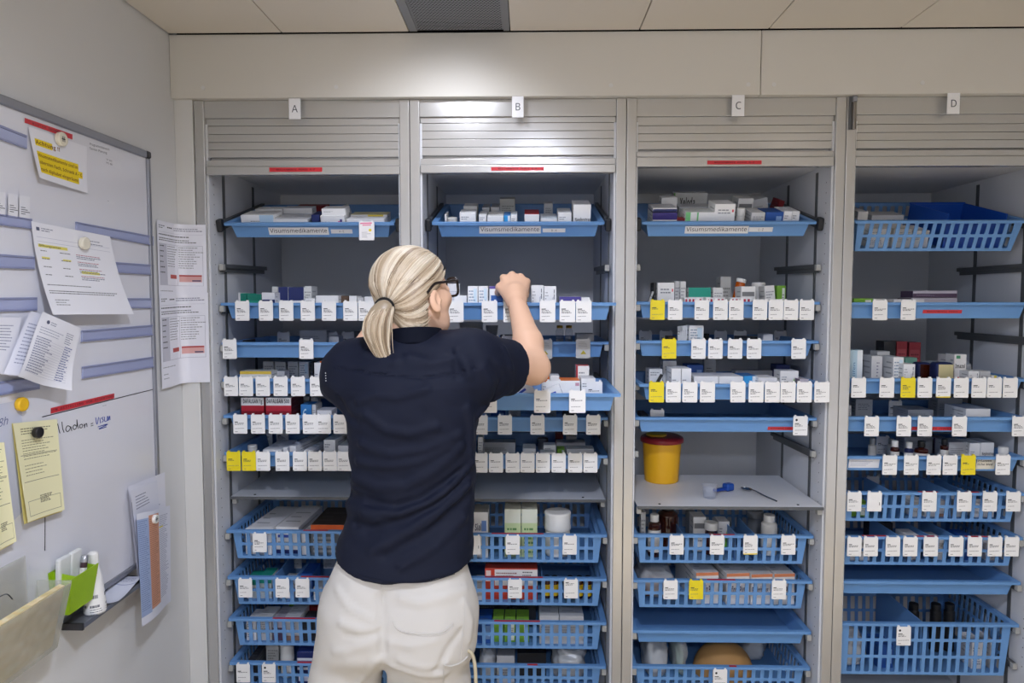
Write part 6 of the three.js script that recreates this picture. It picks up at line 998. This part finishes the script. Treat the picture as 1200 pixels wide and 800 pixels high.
{
  const bb = (pts, m) => { const lo = [1e9, 1e9, 1e9], hi = [-1e9, -1e9, -1e9]; for (const p of pts) { [p.x, p.y, p.z].forEach((v, i) => { lo[i] = Math.min(lo[i], v - m); hi[i] = Math.max(hi[i], v + m); }); } return [lo, hi]; };
  const cut = (g, keep) => { const p = g.attributes.position, ix = g.index.array, o = []; for (let i = 0; i < ix.length; i += 3) { const x = (p.getX(ix[i]) + p.getX(ix[i + 1]) + p.getX(ix[i + 2])) / 3, y = (p.getY(ix[i]) + p.getY(ix[i + 1]) + p.getY(ix[i + 2])) / 3, z = (p.getZ(ix[i]) + p.getZ(ix[i + 1]) + p.getZ(ix[i + 2])) / 3; if (keep(x, y, z)) o.push(ix[i], ix[i + 1], ix[i + 2]); } g.setIndex(o); return g; };
  const hb1 = bb([headC], 0.125); hb1[0][1] = headC.y - 0.115;
  const hb2 = bb([...kn, ...fingers.flat(), ...th, V(wrR.x, wrR.y, wrR.z - 0.0)], 0.03), hb3 = bb([...lf.flat(), ...lt, wl], 0.03);
  const inB = (b, x, y, z, e = 0) => x > b[0][0] + e && x < b[1][0] - e && y > b[0][1] + e && y < b[1][1] - e && z > b[0][2] + e && z < b[1][2] - e;
  const head = cut(nets(bodySdf, hb1[0], hb1[1], 0.0034), (x, y, z) => inB(hb1, x, y, z, 0.005)), hr = cut(nets(bodySdf, hb2[0], hb2[1], 0.003), (x, y, z) => inB(hb2, x, y, z, 0.004)), hl = cut(nets(bodySdf, hb3[0], hb3[1], 0.003), (x, y, z) => inB(hb3, x, y, z, 0.004));
  const main = cut(nets(bodySdf, [-0.62, 0.02, -0.02], [0.12, 1.70, 0.82], 0.011), (x, y, z) => !inB(hb1, x, y, z, 0.007) && !inB(hb2, x, y, z, 0.006) && !inB(hb3, x, y, z, 0.006));
  part('body', mergeGeometries([main, head, hr, hl].map(g => g.toNonIndexed())), skin, person);
}
// ---- shirt
const slH0 = J(607, 434, 0.475);                                           // middle of the right sleeve hem
const slDir = V(elR.x - shR.x, elR.y - shR.y, elR.z - shR.z).normalize();
const slLDir = V(elL.x - shL.x, elL.y - shL.y, elL.z - shL.z).normalize(), slLEnd = V(shL.x, shL.y, shL.z).addScaledVector(slLDir, 0.17);
const slRT = shR.clone().addScaledVector(slDir, 0.128);
function hem(x) { const t = (x - SEC[1][1]) / SEC[1][2]; return J(471, 684, 0.72).y + 0.02 * t * t + (t < 0 ? 0.012 * t * t : 0.0); }
function shirtBase(x, y, z) {
  let d = torso(x, y, z, 0.004); d = smin(d, shoulders(x, y, z, 0.004), 0.06);
  // wide short sleeves, hanging lower underneath
  let r = cap(x, y, z, shR, slRT, 0.062, 0.064); r = smin(r, cap(x, y - 0.0, z, V(shR.x, shR.y - 0.025, shR.z), V(slRT.x, slRT.y - 0.018, slRT.z), 0.05, 0.054), 0.03);
  r = smax(r, (x - slRT.x) * slDir.x + (y - slRT.y) * slDir.y + (z - slRT.z) * slDir.z, 0.006); d = smin(d, r, 0.05);
  let l = cap(x, y, z, shL, slLEnd, 0.054, 0.056); l = smin(l, cap(x, y, z, V(shL.x - 0.004, shL.y - 0.02, shL.z), V(slLEnd.x - 0.002, slLEnd.y - 0.014, slLEnd.z), 0.05, 0.05), 0.03); l = smax(l, (x - slLEnd.x) * slLDir.x + (y - slLEnd.y) * slLDir.y + (z - slLEnd.z) * slLDir.z, 0.006); d = smin(d, l, 0.045);
  d = smax(d, hem(x) - y, 0.008);
  d = smax(d, -(Math.hypot((x - neckB.x) / 1.0, (z - neckB.z + 0.004) / 1.1) - 0.05 + (y < neckB.y - 0.03 ? 1 : 0)), 0.006);
  return d;
}
function trace(f, px, py, n = 0) { const d = sight(px, py).normalize(), o = camera.position.clone(); let t = 1.2; for (let i = 0; i < 90; i++) { const v = f(o.x + d.x * t, o.y + d.y * t, o.z + d.z * t); if (v < 0.0006) break; t += v * 0.7; if (t > 2.1) return n < 14 ? trace(f, px + (px > 480 ? -1.5 : 1.5), py, n + 1) : o.addScaledVector(d, 1.6); } return o.addScaledVector(d, t); }
// folds: photo polylines dropped onto the shirt, [amplitude, half width, points]
const FOLDS = [
  [0.006, 0.010, [[428, 486], [452, 503], [480, 508], [510, 500]]], [0.005, 0.009, [[420, 470], [440, 463], [466, 466], [500, 455]]], [0.006, 0.010, [[424, 520], [458, 532], [500, 526], [538, 509]]], [0.005, 0.009, [[420, 541], [450, 546], [490, 541], [525, 524]]],
  [0.007, 0.011, [[415, 560], [440, 570], [475, 570], [508, 552], [540, 522]]], [-0.009, 0.010, [[430, 588], [462, 594], [492, 586], [518, 570], [548, 545]]], [0.009, 0.011, [[428, 600], [470, 600], [505, 586], [530, 566], [552, 540]]], [-0.006, 0.010, [[430, 622], [480, 608], [515, 590], [548, 560]]],
  [0.008, 0.012, [[436, 644], [480, 622], [515, 598], [548, 568]]], [-0.006, 0.011, [[452, 652], [495, 630], [530, 600], [551, 578]]], [0.005, 0.010, [[470, 664], [510, 640], [544, 606]]], [-0.006, 0.010, [[410, 578], [425, 584], [442, 592]]], [0.007, 0.010, [[408, 590], [424, 597], [440, 606]]], [-0.005, 0.010, [[400, 610], [420, 614], [440, 622]]],
  [0.006, 0.010, [[566, 432], [575, 450], [572, 474], [560, 486]]], [-0.006, 0.008, [[578, 424], [588, 444], [586, 470], [566, 492]]], [0.006, 0.009, [[590, 408], [598, 430], [596, 458], [582, 480]]], [0.005, 0.010, [[536, 412], [546, 424], [550, 440]]], [-0.004, 0.008, [[528, 410], [534, 424], [536, 440]]],
  [0.005, 0.011, [[480, 418], [504, 424], [530, 420]]], [0.005, 0.010, [[430, 412], [446, 420], [462, 424]]], [-0.004, 0.010, [[398, 470], [404, 482], [416, 494]]], [0.006, 0.010, [[548, 478], [552, 500], [551, 530]]], [-0.004, 0.0022, [[392, 431], [435, 438], [490, 443], [528, 439], [556, 431]]],
].map(([a, w, pts]) => [a, w, pts.map(([x, y]) => trace(shirtBase, x, y))]);
function segD(x, y, z, a, b) { return cap(x, y, z, a, b, 0, 0); }
function shirtSdf(x, y, z) {
  let d = shirtBase(x, y, z); if (d > 0.03 || d < -0.03) return d;
  for (const [a, w, P] of FOLDS) { let m = 1; for (let i = 0; i + 1 < P.length; i++) { const q = segD(x, y, z, P[i], P[i + 1]); if (q < m) m = q; } if (m < w * 2.6) { const e = m / w; d -= 1.25 * a * Math.exp(-e * e); } }
  d -= 0.0022 * perlin.noise(x * 16, y * 34 + x * 10, z * 16);
  // open sleeve ends
  const tr = (x - slRT.x) * slDir.x + (y - slRT.y) * slDir.y + (z - slRT.z) * slDir.z; if (tr > -0.035 && x > shR.x) d = smax(d, -(cap(x, y, z, shR, V(elR.x, elR.y, elR.z), 0.057, 0.055)), 0.003);
  return d;
}
const navyBump = noiseTex(128, 128, (x, y) => 128 + 40 * ((x + y) % 2 ? 1 : -1) + 30 * perlin.noise(x * .3, y * .3, 2), [240, 240]);
const navy = new THREE.MeshPhysicalMaterial({ color: 0x0b1226, roughness: 0.72, specularIntensity: 0.5, sheen: 0.08, sheenRoughness: 0.6, sheenColor: new THREE.Color(0x3a4a78) });
const shirt = part('polo_shirt', nets(shirtSdf, [-0.52, 0.84, 0.36], [0.06, 1.50, 0.78], 0.0052), navy, person);
{ // collar: a folded band round the neck
  const n = 48, prof = [[0.0, -0.012], [0.002, 0.012], [0.0035, 0.020], [0.008, 0.0215], [0.0135, 0.010], [0.017, -0.010], [0.0165, -0.0155], [0.012, -0.013]], P = [], ix = [], c = J(487, 392.5, 0.598);
  for (let i = 0; i <= n; i++) { const t = i / n * Math.PI * 2, s = Math.sin(t), k = Math.cos(t), fy = -0.010 * (1 - s) * 0.9; for (const [r, h] of prof) { const rx = 0.0515 + r, rz = 0.058 + r; P.push(c.x + k * rx, c.y + h + fy + 0.003 * k, c.z + s * rz); } }
  for (let i = 0; i < n; i++) for (let j = 0; j < prof.length; j++) { const a = i * prof.length + j, b = i * prof.length + (j + 1) % prof.length, d = a + prof.length, e = b + prof.length; ix.push(a, b, d, b, e, d); }
  const g = new THREE.BufferGeometry(); g.setAttribute('position', new THREE.Float32BufferAttribute(P, 3)); g.setIndex(ix); g.computeVertexNormals(); g.setAttribute('uv', new THREE.Float32BufferAttribute(new Float32Array(P.length / 3 * 2), 2));
  part('collar', g, new THREE.MeshPhysicalMaterial({ color: 0x0b0f1c, roughness: 0.8, specularIntensity: 0.25, sheen: 0.05, sheenColor: new THREE.Color(0x3a4a78), side: THREE.DoubleSide }), shirt);
  const hemLine = (pts, f, r, m, parent, name) => part(name, tube(pts.map(([x, y]) => { const p = trace(f, x, y); return [p.x, p.y, p.z]; }), r, 40, 5), m, parent);
  hemLine([[392, 430], [412, 434], [435, 437.5], [462, 441], [490, 442.5], [515, 441], [540, 436], [557, 430]], shirtSdf, 0.0011, navy, shirt, 'yoke_seam');
  hemLine([[394, 660], [420, 672], [450, 680], [480, 682.5], [510, 681], [545, 672]], shirtSdf, 0.0010, navy, shirt, 'hem_seam');
  for (const [y, k] of [[437, 0], [440, 1], [443, 2], [446, 3]]) { const p = trace(shirtSdf, 381.5 + k * 0.15, y); part('sleeve_mark', new THREE.SphereGeometry(0.0012, 6, 5), M.white, shirt, [p.x, p.y, p.z]); }
}
// ---- trousers
function legC(x, y, z, s) { return s < 0 ? smin(cap(x, y, z, hipL, knL0, 0.078, 0.072), cap(x, y, z, knL0, V(anL.x, 0.075, anL.z), 0.074, 0.06), 0.05) : smin(cap(x, y, z, hipR, knR0, 0.080, 0.083), cap(x, y, z, knR0, V(anR.x, 0.075, anR.z), 0.089, 0.065), 0.05); }
function trouserBase(x, y, z) {
  let d = smin(legC(x, y, z, -1), legC(x, y, z, 1), 0.012);
  const hw = y > 0.90 ? 0.142 : y > 0.83 ? 0.142 + (0.90 - y) / 0.07 * 0.010 : 0.152 - Math.min(1, (0.83 - y) / 0.08) * 0.004, hd = y > 0.87 ? 0.088 : 0.088 + Math.min(1, (0.87 - y) / 0.08) * 0.015, s = SEC[0];
  const pel = smax((Math.pow(Math.pow(Math.abs((x - s[1] - 0.002) / hw), 2.4) + Math.pow(Math.abs((z - s[4]) / hd), 2.4), 1 / 2.4) - 1) * 0.1, crotch.y + 0.05 - y, 0.03);
  d = smin(d, pel, 0.09);
  for (const [q, r] of [[J(430, 724, 0.675), 0.05], [J(503, 724, 0.675), 0.055]]) d = smin(d, Math.hypot(x - q.x, (y - q.y) * 0.62, z - q.z + 0.03) - r, 0.08);
  d = smax(d, y - SEC[2][0] - 0.02, 0.01); d = smax(d, 0.045 - y, 0.005);
  return d;
}
const TF = [[-0.009, 0.009, [[447, 700], [448, 730], [449, 765]]], [0.003, 0.011, [[446, 748], [425, 757], [405, 763], [392, 764]]], [0.005, 0.010, [[444, 735], [420, 738], [400, 730]]], [-0.003, 0.008, [[446, 740], [425, 745], [404, 744]]], [0.003, 0.010, [[456, 752], [480, 757], [512, 750]]], [0.003, 0.010, [[470, 775], [495, 782], [522, 778]]], [0.005, 0.011, [[470, 700], [490, 706], [520, 700], [545, 690]]], [0.006, 0.010, [[440, 775], [430, 790], [420, 800]]], [-0.005, 0.009, [[540, 740], [525, 760], [512, 785]]], [0.005, 0.010, [[460, 780], [490, 790], [520, 790]]], [0.005, 0.009, [[395, 690], [410, 712], [436, 726]]], [0.004, 0.010, [[544, 705], [552, 725], [550, 750]]]].map(([a, w, p]) => [a, w, p.map(([x, y]) => trace(trouserBase, x, y))]);
function trouserSdf(x, y, z) { let d = trouserBase(x, y, z); if (Math.abs(d) > 0.03) return d; for (const [a, w, P] of TF) { let m = 1; for (let i = 0; i + 1 < P.length; i++) { const q = segD(x, y, z, P[i], P[i + 1]); if (q < m) m = q; } if (m < w * 2.6) { const e = m / w; d -= a * Math.exp(-e * e); } } return d - 0.002 * perlin.noise(x * 14, y * 20 + x * 8, z * 14); }
const whiteCloth = new THREE.MeshPhysicalMaterial({ color: 0xc9c6c1, roughness: 0.9, specularIntensity: 0.4, sheen: 0.05, sheenColor: new THREE.Color(0xffffff) });
const trousers = part('trousers', nets(trouserSdf, [-0.54, 0.03, 0.42], [0.0, 0.99, 0.80], 0.0075), whiteCloth, person);
{
  const seamL = (pts, name, r = 0.0013) => part(name, tube(pts.map(([x, y]) => { const p = trace(trouserSdf, x, y); return [p.x, p.y, p.z + 0.0004]; }), r, 60, 6), whiteCloth, trousers);
  seamL([[460, 727], [464, 735], [470, 739], [490, 742], [510, 742], [521, 739], [531, 730]], 'pocket_seam'); seamL([[461, 729.5], [466, 737.5], [480, 743], [510, 744.5], [523, 741], [532, 732.5]], 'pocket_seam', 0.0008);
  seamL([[446.5, 686], [447.5, 710], [449, 740], [450, 764]], 'centre_seam', 0.001); seamL([[541, 684], [544, 715], [542, 750], [540, 775]], 'side_seam', 0.001);
  seamL([[520, 779], [528, 780], [540, 776], [548, 769]], 'cargo_pocket_edge', 0.0018); seamL([[520, 779], [520, 790], [519.5, 800]], 'cargo_pocket_edge', 0.0011);
  // cord hanging at the side pocket
  const a = trace(trouserSdf, 546, 764), c = J(552, 765, a.z - 0.01); part('cord', tube([[a.x, a.y, a.z - 0.01], [c.x, c.y + 0.002, c.z], [J(556, 776, c.z).x, J(556, 776, c.z).y, c.z], [J(557.5, 795, c.z).x, J(557.5, 795, c.z).y, c.z], [J(557, 830, c.z).x, J(557, 830, c.z).y, c.z - 0.005], [J(548, 845, c.z).x, J(548, 845, c.z).y, c.z - 0.012]], 0.0042, 50, 8), std(0xb8ae94, 0.6), trousers);
  for (const an of [anL, anR]) { const sh = nets((x, y, z) => { let d = smin(ell(x, y, z, an.x, 0.035, an.z + 0.02, 0.042, 0.04, 0.06), ell(x, y, z, an.x, 0.028, an.z - 0.10, 0.047, 0.032, 0.085), 0.05); return smax(d, 0.004 - y, 0.004); }, [an.x - 0.07, -0.01, an.z - 0.22], [an.x + 0.07, 0.1, an.z + 0.11], 0.006); part('shoe', sh, M.white, person); }
}
// ---- hair: a cap, many combed strands gathered at the tie, a ponytail
const rh = rng(77), tieL = V(0.008, -0.030, -0.094);                        // head coordinates of the tie
const HG = 0.0085, axes = [CR[3] + HG, CR[4] + HG, CR[5] + HG], cc = V(CR[0], CR[1], CR[2]);
const zEdge = (b, q) => b > 0.045 ? 0.052 + (b - 0.045) * 0.4 - q * 0.12 : b > 0.012 ? 0.026 + (b - 0.012) * 0.79 : b > -0.05 ? -0.020 + Math.max(0, b + 0.016) * 1.64 : -0.020 + (-0.05 - b) * 0.12;
function hairFull(a, b, c) {                                                   // the combed mass of hair before it is trimmed at the hairline
  let d = ell(a, b, c, CR[0], CR[1], CR[2], axes[0], axes[1], axes[2]);
  d = smin(d, cap(a, b, c, V(-0.030, -0.045, -0.040), V(0.034, -0.045, -0.040), 0.040, 0.040), 0.03);    // nape
  return smin(d, cap(a, b, c, V(-0.022, -0.078, -0.034), V(0.026, -0.078, -0.034), 0.032, 0.032), 0.03);
}
const LOWB = -0.098;
function hairSdf(x, y, z) { const [a, b, c] = toHead(x, y, z); let d = hairFull(a, b, c) + 0.001; d = smax(d, c - zEdge(b, Math.abs(a)), 0.012); return smax(d, LOWB - b, 0.01); }
// distance from the middle of the head to the hair in a given direction
function hairR(u) { let t = 0.03; for (let i = 0; i < 24; i++) { const v = hairFull(cc.x + u.x * t, cc.y + u.y * t, cc.z + u.z * t); if (v > -0.0002) break; t -= v * 0.95; } return t; }
const hairMat = new THREE.MeshPhysicalMaterial({ color: 0xffffff, vertexColors: true, roughness: 0.38, sheen: 0.3, sheenColor: new THREE.Color(0xfff0d8) });
const PAL = [[0.50, 0.39, 0.265], [0.61, 0.50, 0.365], [0.27, 0.19, 0.115], [0.70, 0.61, 0.475], [0.14, 0.092, 0.054], [0.38, 0.28, 0.18]];
function paint(g, fn) { const p = g.attributes.position, c = new Float32Array(p.count * 3); for (let i = 0; i < p.count; i++) { const v = fn(p.getX(i), p.getY(i), p.getZ(i)); c.set(v, i * 3); } g.setAttribute('color', new THREE.BufferAttribute(c, 3)); return g; }
const hair = part('hair', paint(nets(hairSdf, [headC.x - 0.14, headC.y - 0.12, headC.z - 0.14], [headC.x + 0.14, headC.y + 0.14, headC.z + 0.14], 0.0045), () => [0.30, 0.235, 0.155]), hairMat, person);
function strandGeo(list, up) {                                                   // list of [points, radius, colour]; three-sided tapering tubes
  const P = [], N = [], C = [], ix = [];
  for (const [pts, rad, col] of list) {
    const base = P.length / 3, n = pts.length;
    for (let i = 0; i < n; i++) {
      const t = pts[Math.min(i + 1, n - 1)].clone().sub(pts[Math.max(i - 1, 0)]).normalize(), s = up(pts[i]), u = s.clone().cross(t).normalize(), w = t.clone().cross(u), r = rad * (0.35 + 0.65 * Math.sin(Math.PI * Math.min(1, 0.15 + 0.8 * i / (n - 1))));
      for (let k = 0; k < 4; k++) { const a = k * Math.PI / 2, dx = u.x * Math.cos(a) + w.x * Math.sin(a), dy = u.y * Math.cos(a) + w.y * Math.sin(a), dz = u.z * Math.cos(a) + w.z * Math.sin(a); P.push(pts[i].x + dx * r, pts[i].y + dy * r, pts[i].z + dz * r); N.push(dx, dy, dz); C.push(...col); }
      if (i) for (let k = 0; k < 4; k++) { const a = base + (i - 1) * 4 + k, b = base + (i - 1) * 4 + (k + 1) % 4; ix.push(a, b, a + 4, b, b + 4, a + 4); }
    }
  }
  const g = new THREE.BufferGeometry(); g.setAttribute('position', new THREE.Float32BufferAttribute(P, 3)); g.setAttribute('normal', new THREE.Float32BufferAttribute(N, 3)); g.setAttribute('color', new THREE.Float32BufferAttribute(C, 3)); g.setAttribute('uv', new THREE.Float32BufferAttribute(new Float32Array(P.length / 3 * 2), 2)); g.setIndex(ix); return g;
}
{
  const tieDir = tieL.clone().sub(cc).normalize(), list = [];
  let tries = 0; while (list.length < 3000 && tries++ < 20000) {
    const ph = rh() * Math.PI * 2, ct = 2 * rh() - 1, st = Math.sqrt(1 - ct * ct), u = V(st * Math.cos(ph), ct, st * Math.sin(ph)), pick = rh();
    const pt = u.clone().multiplyScalar(hairR(u)).add(cc), edge = zEdge(pt.y, Math.abs(pt.x));
    if (pt.z > edge + 0.001 || pt.y < LOWB + 0.002) continue;
    if (pick < 0.5 && pt.z < edge - 0.02 && pt.y > -0.06) continue;             // most strands begin near the hairline
    const ang = Math.acos(THREE.MathUtils.clamp(u.dot(tieDir), -1, 1)); if (ang < 0.12) continue;
    const n = Math.max(6, Math.round(ang * 9)), lift = rh() * 0.0016 - 0.0002, pts = [], w1 = (rh() - 0.5) * 0.04, w2 = rh() * 6, side = V(0, 0, 0).crossVectors(u, tieDir).normalize(), s = Math.sin(ang);
    for (let i = 0; i <= n; i++) { const t = i / n, q = u.clone().multiplyScalar(Math.sin((1 - t) * ang) / s).add(tieDir.clone().multiplyScalar(Math.sin(t * ang) / s)); q.addScaledVector(side, w1 * Math.sin(t * Math.PI) + 0.005 * Math.sin(t * 7 + w2)).normalize(); const m = q.clone().multiplyScalar(hairR(q) + lift + 0.0025 * Math.sin(Math.PI * t) * (q.y > 0 ? 1 : 0.3)).add(cc); pts.push(fromHead(m.x, m.y, m.z)); }
    // strands of one lock share a tone; the locks at the nape and the roots at the crown are darker
    const lock = perlin.noise(side.x * 8 + 2, side.y * 8, side.z * 8) * 1.3 + perlin.noise(u.x * 4, u.y * 4 + 9, u.z * 4) * 0.5 - (pt.y < -0.04 ? 0.35 : 0), k = lock > 0.32 ? 3 : lock > 0.02 ? 1 : lock > -0.22 ? 0 : lock > -0.42 ? 5 : rh() < 0.65 ? 2 : 4, f = 0.86 + rh() * 0.28;
    list.push([pts, 0.0008 + rh() * 0.0006, PAL[k].map(v => v * f)]);
  }
  meta(part('hair_strands', strandGeo(list, p => p.clone().sub(headC).normalize()), hairMat, hair), null, null, null, 'stuff');
  // ponytail
  const t0 = fromHead(tieL.x, tieL.y, tieL.z - 0.004), zP = t0.z + 0.012, axis = [t0, J(450, 361, zP + 0.012), J(443.5, 373, zP + 0.017), J(441.5, 388, zP + 0.018), J(445, 406, zP + 0.016), J(453, 426, zP + 0.012)], cv = new THREE.CatmullRomCurve3(axis);
  const rad = s => s < 0.08 ? 0.010 + s * 0.05 : 0.014 + 0.0165 * Math.sin(Math.min(1, (s - 0.08) / 0.42) * Math.PI / 2) - 0.015 * Math.max(0, (s - 0.6) / 0.4);
  const tail = [];
  for (let i = 0; i < 900; i++) {
    const a = rh() * Math.PI * 2, q = Math.sqrt(rh()), pts = [], len = 0.80 + 0.2 * rh() + (q > 0.9 ? -0.12 * rh() : 0), wob = rh() * 6, n = 14, fl = 1 + (rh() < 0.04 ? 0.35 : 0);
    for (let j = 0; j <= n; j++) { const s = j / n * len, p = cv.getPoint(Math.min(1, s)), r = rad(s) * q * (1 + 0.05 * Math.sin(s * 9 + wob)) * (1 + (fl - 1) * s); pts.push(V(p.x + Math.cos(a) * r, p.y + 0.002 * Math.sin(s * 5 + wob), p.z + Math.sin(a) * r * 0.62)); }
    const lk = perlin.noise(Math.cos(a) * 2.2 + 5, Math.sin(a) * 2.2, q * 2) + 0.25, k = lk > 0.45 ? 3 : lk > 0.2 ? 1 : lk > 0 ? 0 : lk > -0.2 ? 5 : 2, f = 0.88 + rh() * 0.26; tail.push([pts, 0.0009 + rh() * 0.0006, PAL[k].map(v => v * f)]);
  }
  meta(part('ponytail_strands', strandGeo(tail, () => V(0, 0, 1)), hairMat, hair), null, null, null, 'stuff');
  const core = []; for (let i = 0; i <= 16; i++) { const s = i / 16 * 0.93, p = cv.getPoint(s); core.push([p, rad(s) * 0.9 * (i === 16 ? 0.5 : 1)]); }
  part('ponytail', paint(nets((x, y, z) => { let d = 1; for (let i = 0; i + 1 < core.length; i++) { const [a, r0] = core[i], [b, r1] = core[i + 1]; const az = V(a.x, a.y, a.z), e = cap(x, y, a.z + (z - a.z) / 0.62, az, V(b.x, b.y, a.z + (b.z - a.z) / 0.62), r0, r1) * 0.75; if (e < d) d = e; } return d; }, [t0.x - 0.1, t0.y - 0.16, t0.z - 0.04], [t0.x + 0.06, t0.y + 0.03, t0.z + 0.08], 0.004), () => [0.33, 0.26, 0.175]), hairMat, hair);
  const tie = new THREE.TorusGeometry(0.0158, 0.0078, 12, 28), tm = part('hair_tie', tie, std(0x0d0d10, 0.8), hair); tm.position.copy(cv.getPoint(0.075)); tm.lookAt(cv.getPoint(0.2)); tm.scale.set(1, 1, 1.5);
}
// ---- glasses
{
  const dark = std(0x1a1216, 0.25), g = new THREE.Group(); g.name = 'glasses'; person.add(g);
  const eyeY = 0.008, zf = 0.093;
  for (const s of [-1, 1]) {
    const ring = []; for (let i = 0; i < 28; i++) { const t = i / 28 * Math.PI * 2, c = Math.cos(t), q = Math.sin(t), w = 0.0255, h = 0.0215; ring.push(fromHead(s * (0.034 + Math.sign(c) * Math.pow(Math.abs(c), 0.7) * w), eyeY - 0.004 + Math.sign(q) * Math.pow(Math.abs(q), 0.7) * h, zf - 0.010 * Math.pow((0.034 + c * w) / 0.06, 2))); }
    part('rim', new THREE.TubeGeometry(new THREE.CatmullRomCurve3(ring, true), 56, 0.0031, 8, true), dark, g);
    const lens = new THREE.BufferGeometry(), P = []; const m = ring.reduce((a, p) => a.add(p), V(0, 0, 0)).multiplyScalar(1 / 28); for (let i = 0; i < 28; i++) { const a = ring[i], b = ring[(i + 1) % 28]; P.push(m.x, m.y, m.z, a.x, a.y, a.z, b.x, b.y, b.z); } lens.setAttribute('position', new THREE.Float32BufferAttribute(P, 3)); lens.computeVertexNormals(); lens.setAttribute('uv', new THREE.Float32BufferAttribute(new Float32Array(P.length / 3 * 2), 2));
    part('lens', lens, new THREE.MeshPhysicalMaterial({ color: 0xffffff, transmission: 1, roughness: 0.02, thickness: 0, ior: 1.5, side: THREE.DoubleSide }), g);
    part('temple', new THREE.TubeGeometry(new THREE.CatmullRomCurve3([fromHead(s * 0.060, eyeY + 0.010, zf - 0.011), fromHead(s * 0.0715, eyeY + 0.009, zf - 0.02), fromHead(s * 0.077, eyeY + 0.006, 0.03), fromHead(s * 0.079, eyeY + 0.003, -0.004), fromHead(s * 0.078, eyeY - 0.016, -0.028)]), 32, 0.0031, 8), dark, g);
  }
  part('bridge', new THREE.TubeGeometry(new THREE.CatmullRomCurve3([fromHead(-0.009, eyeY, zf), fromHead(0, eyeY + 0.004, zf + 0.002), fromHead(0.009, eyeY, zf)]), 12, 0.0021, 8), dark, g);
}
scene.traverse(o => { if (o.isMesh) shade(o); });
renderer.render(scene, camera);
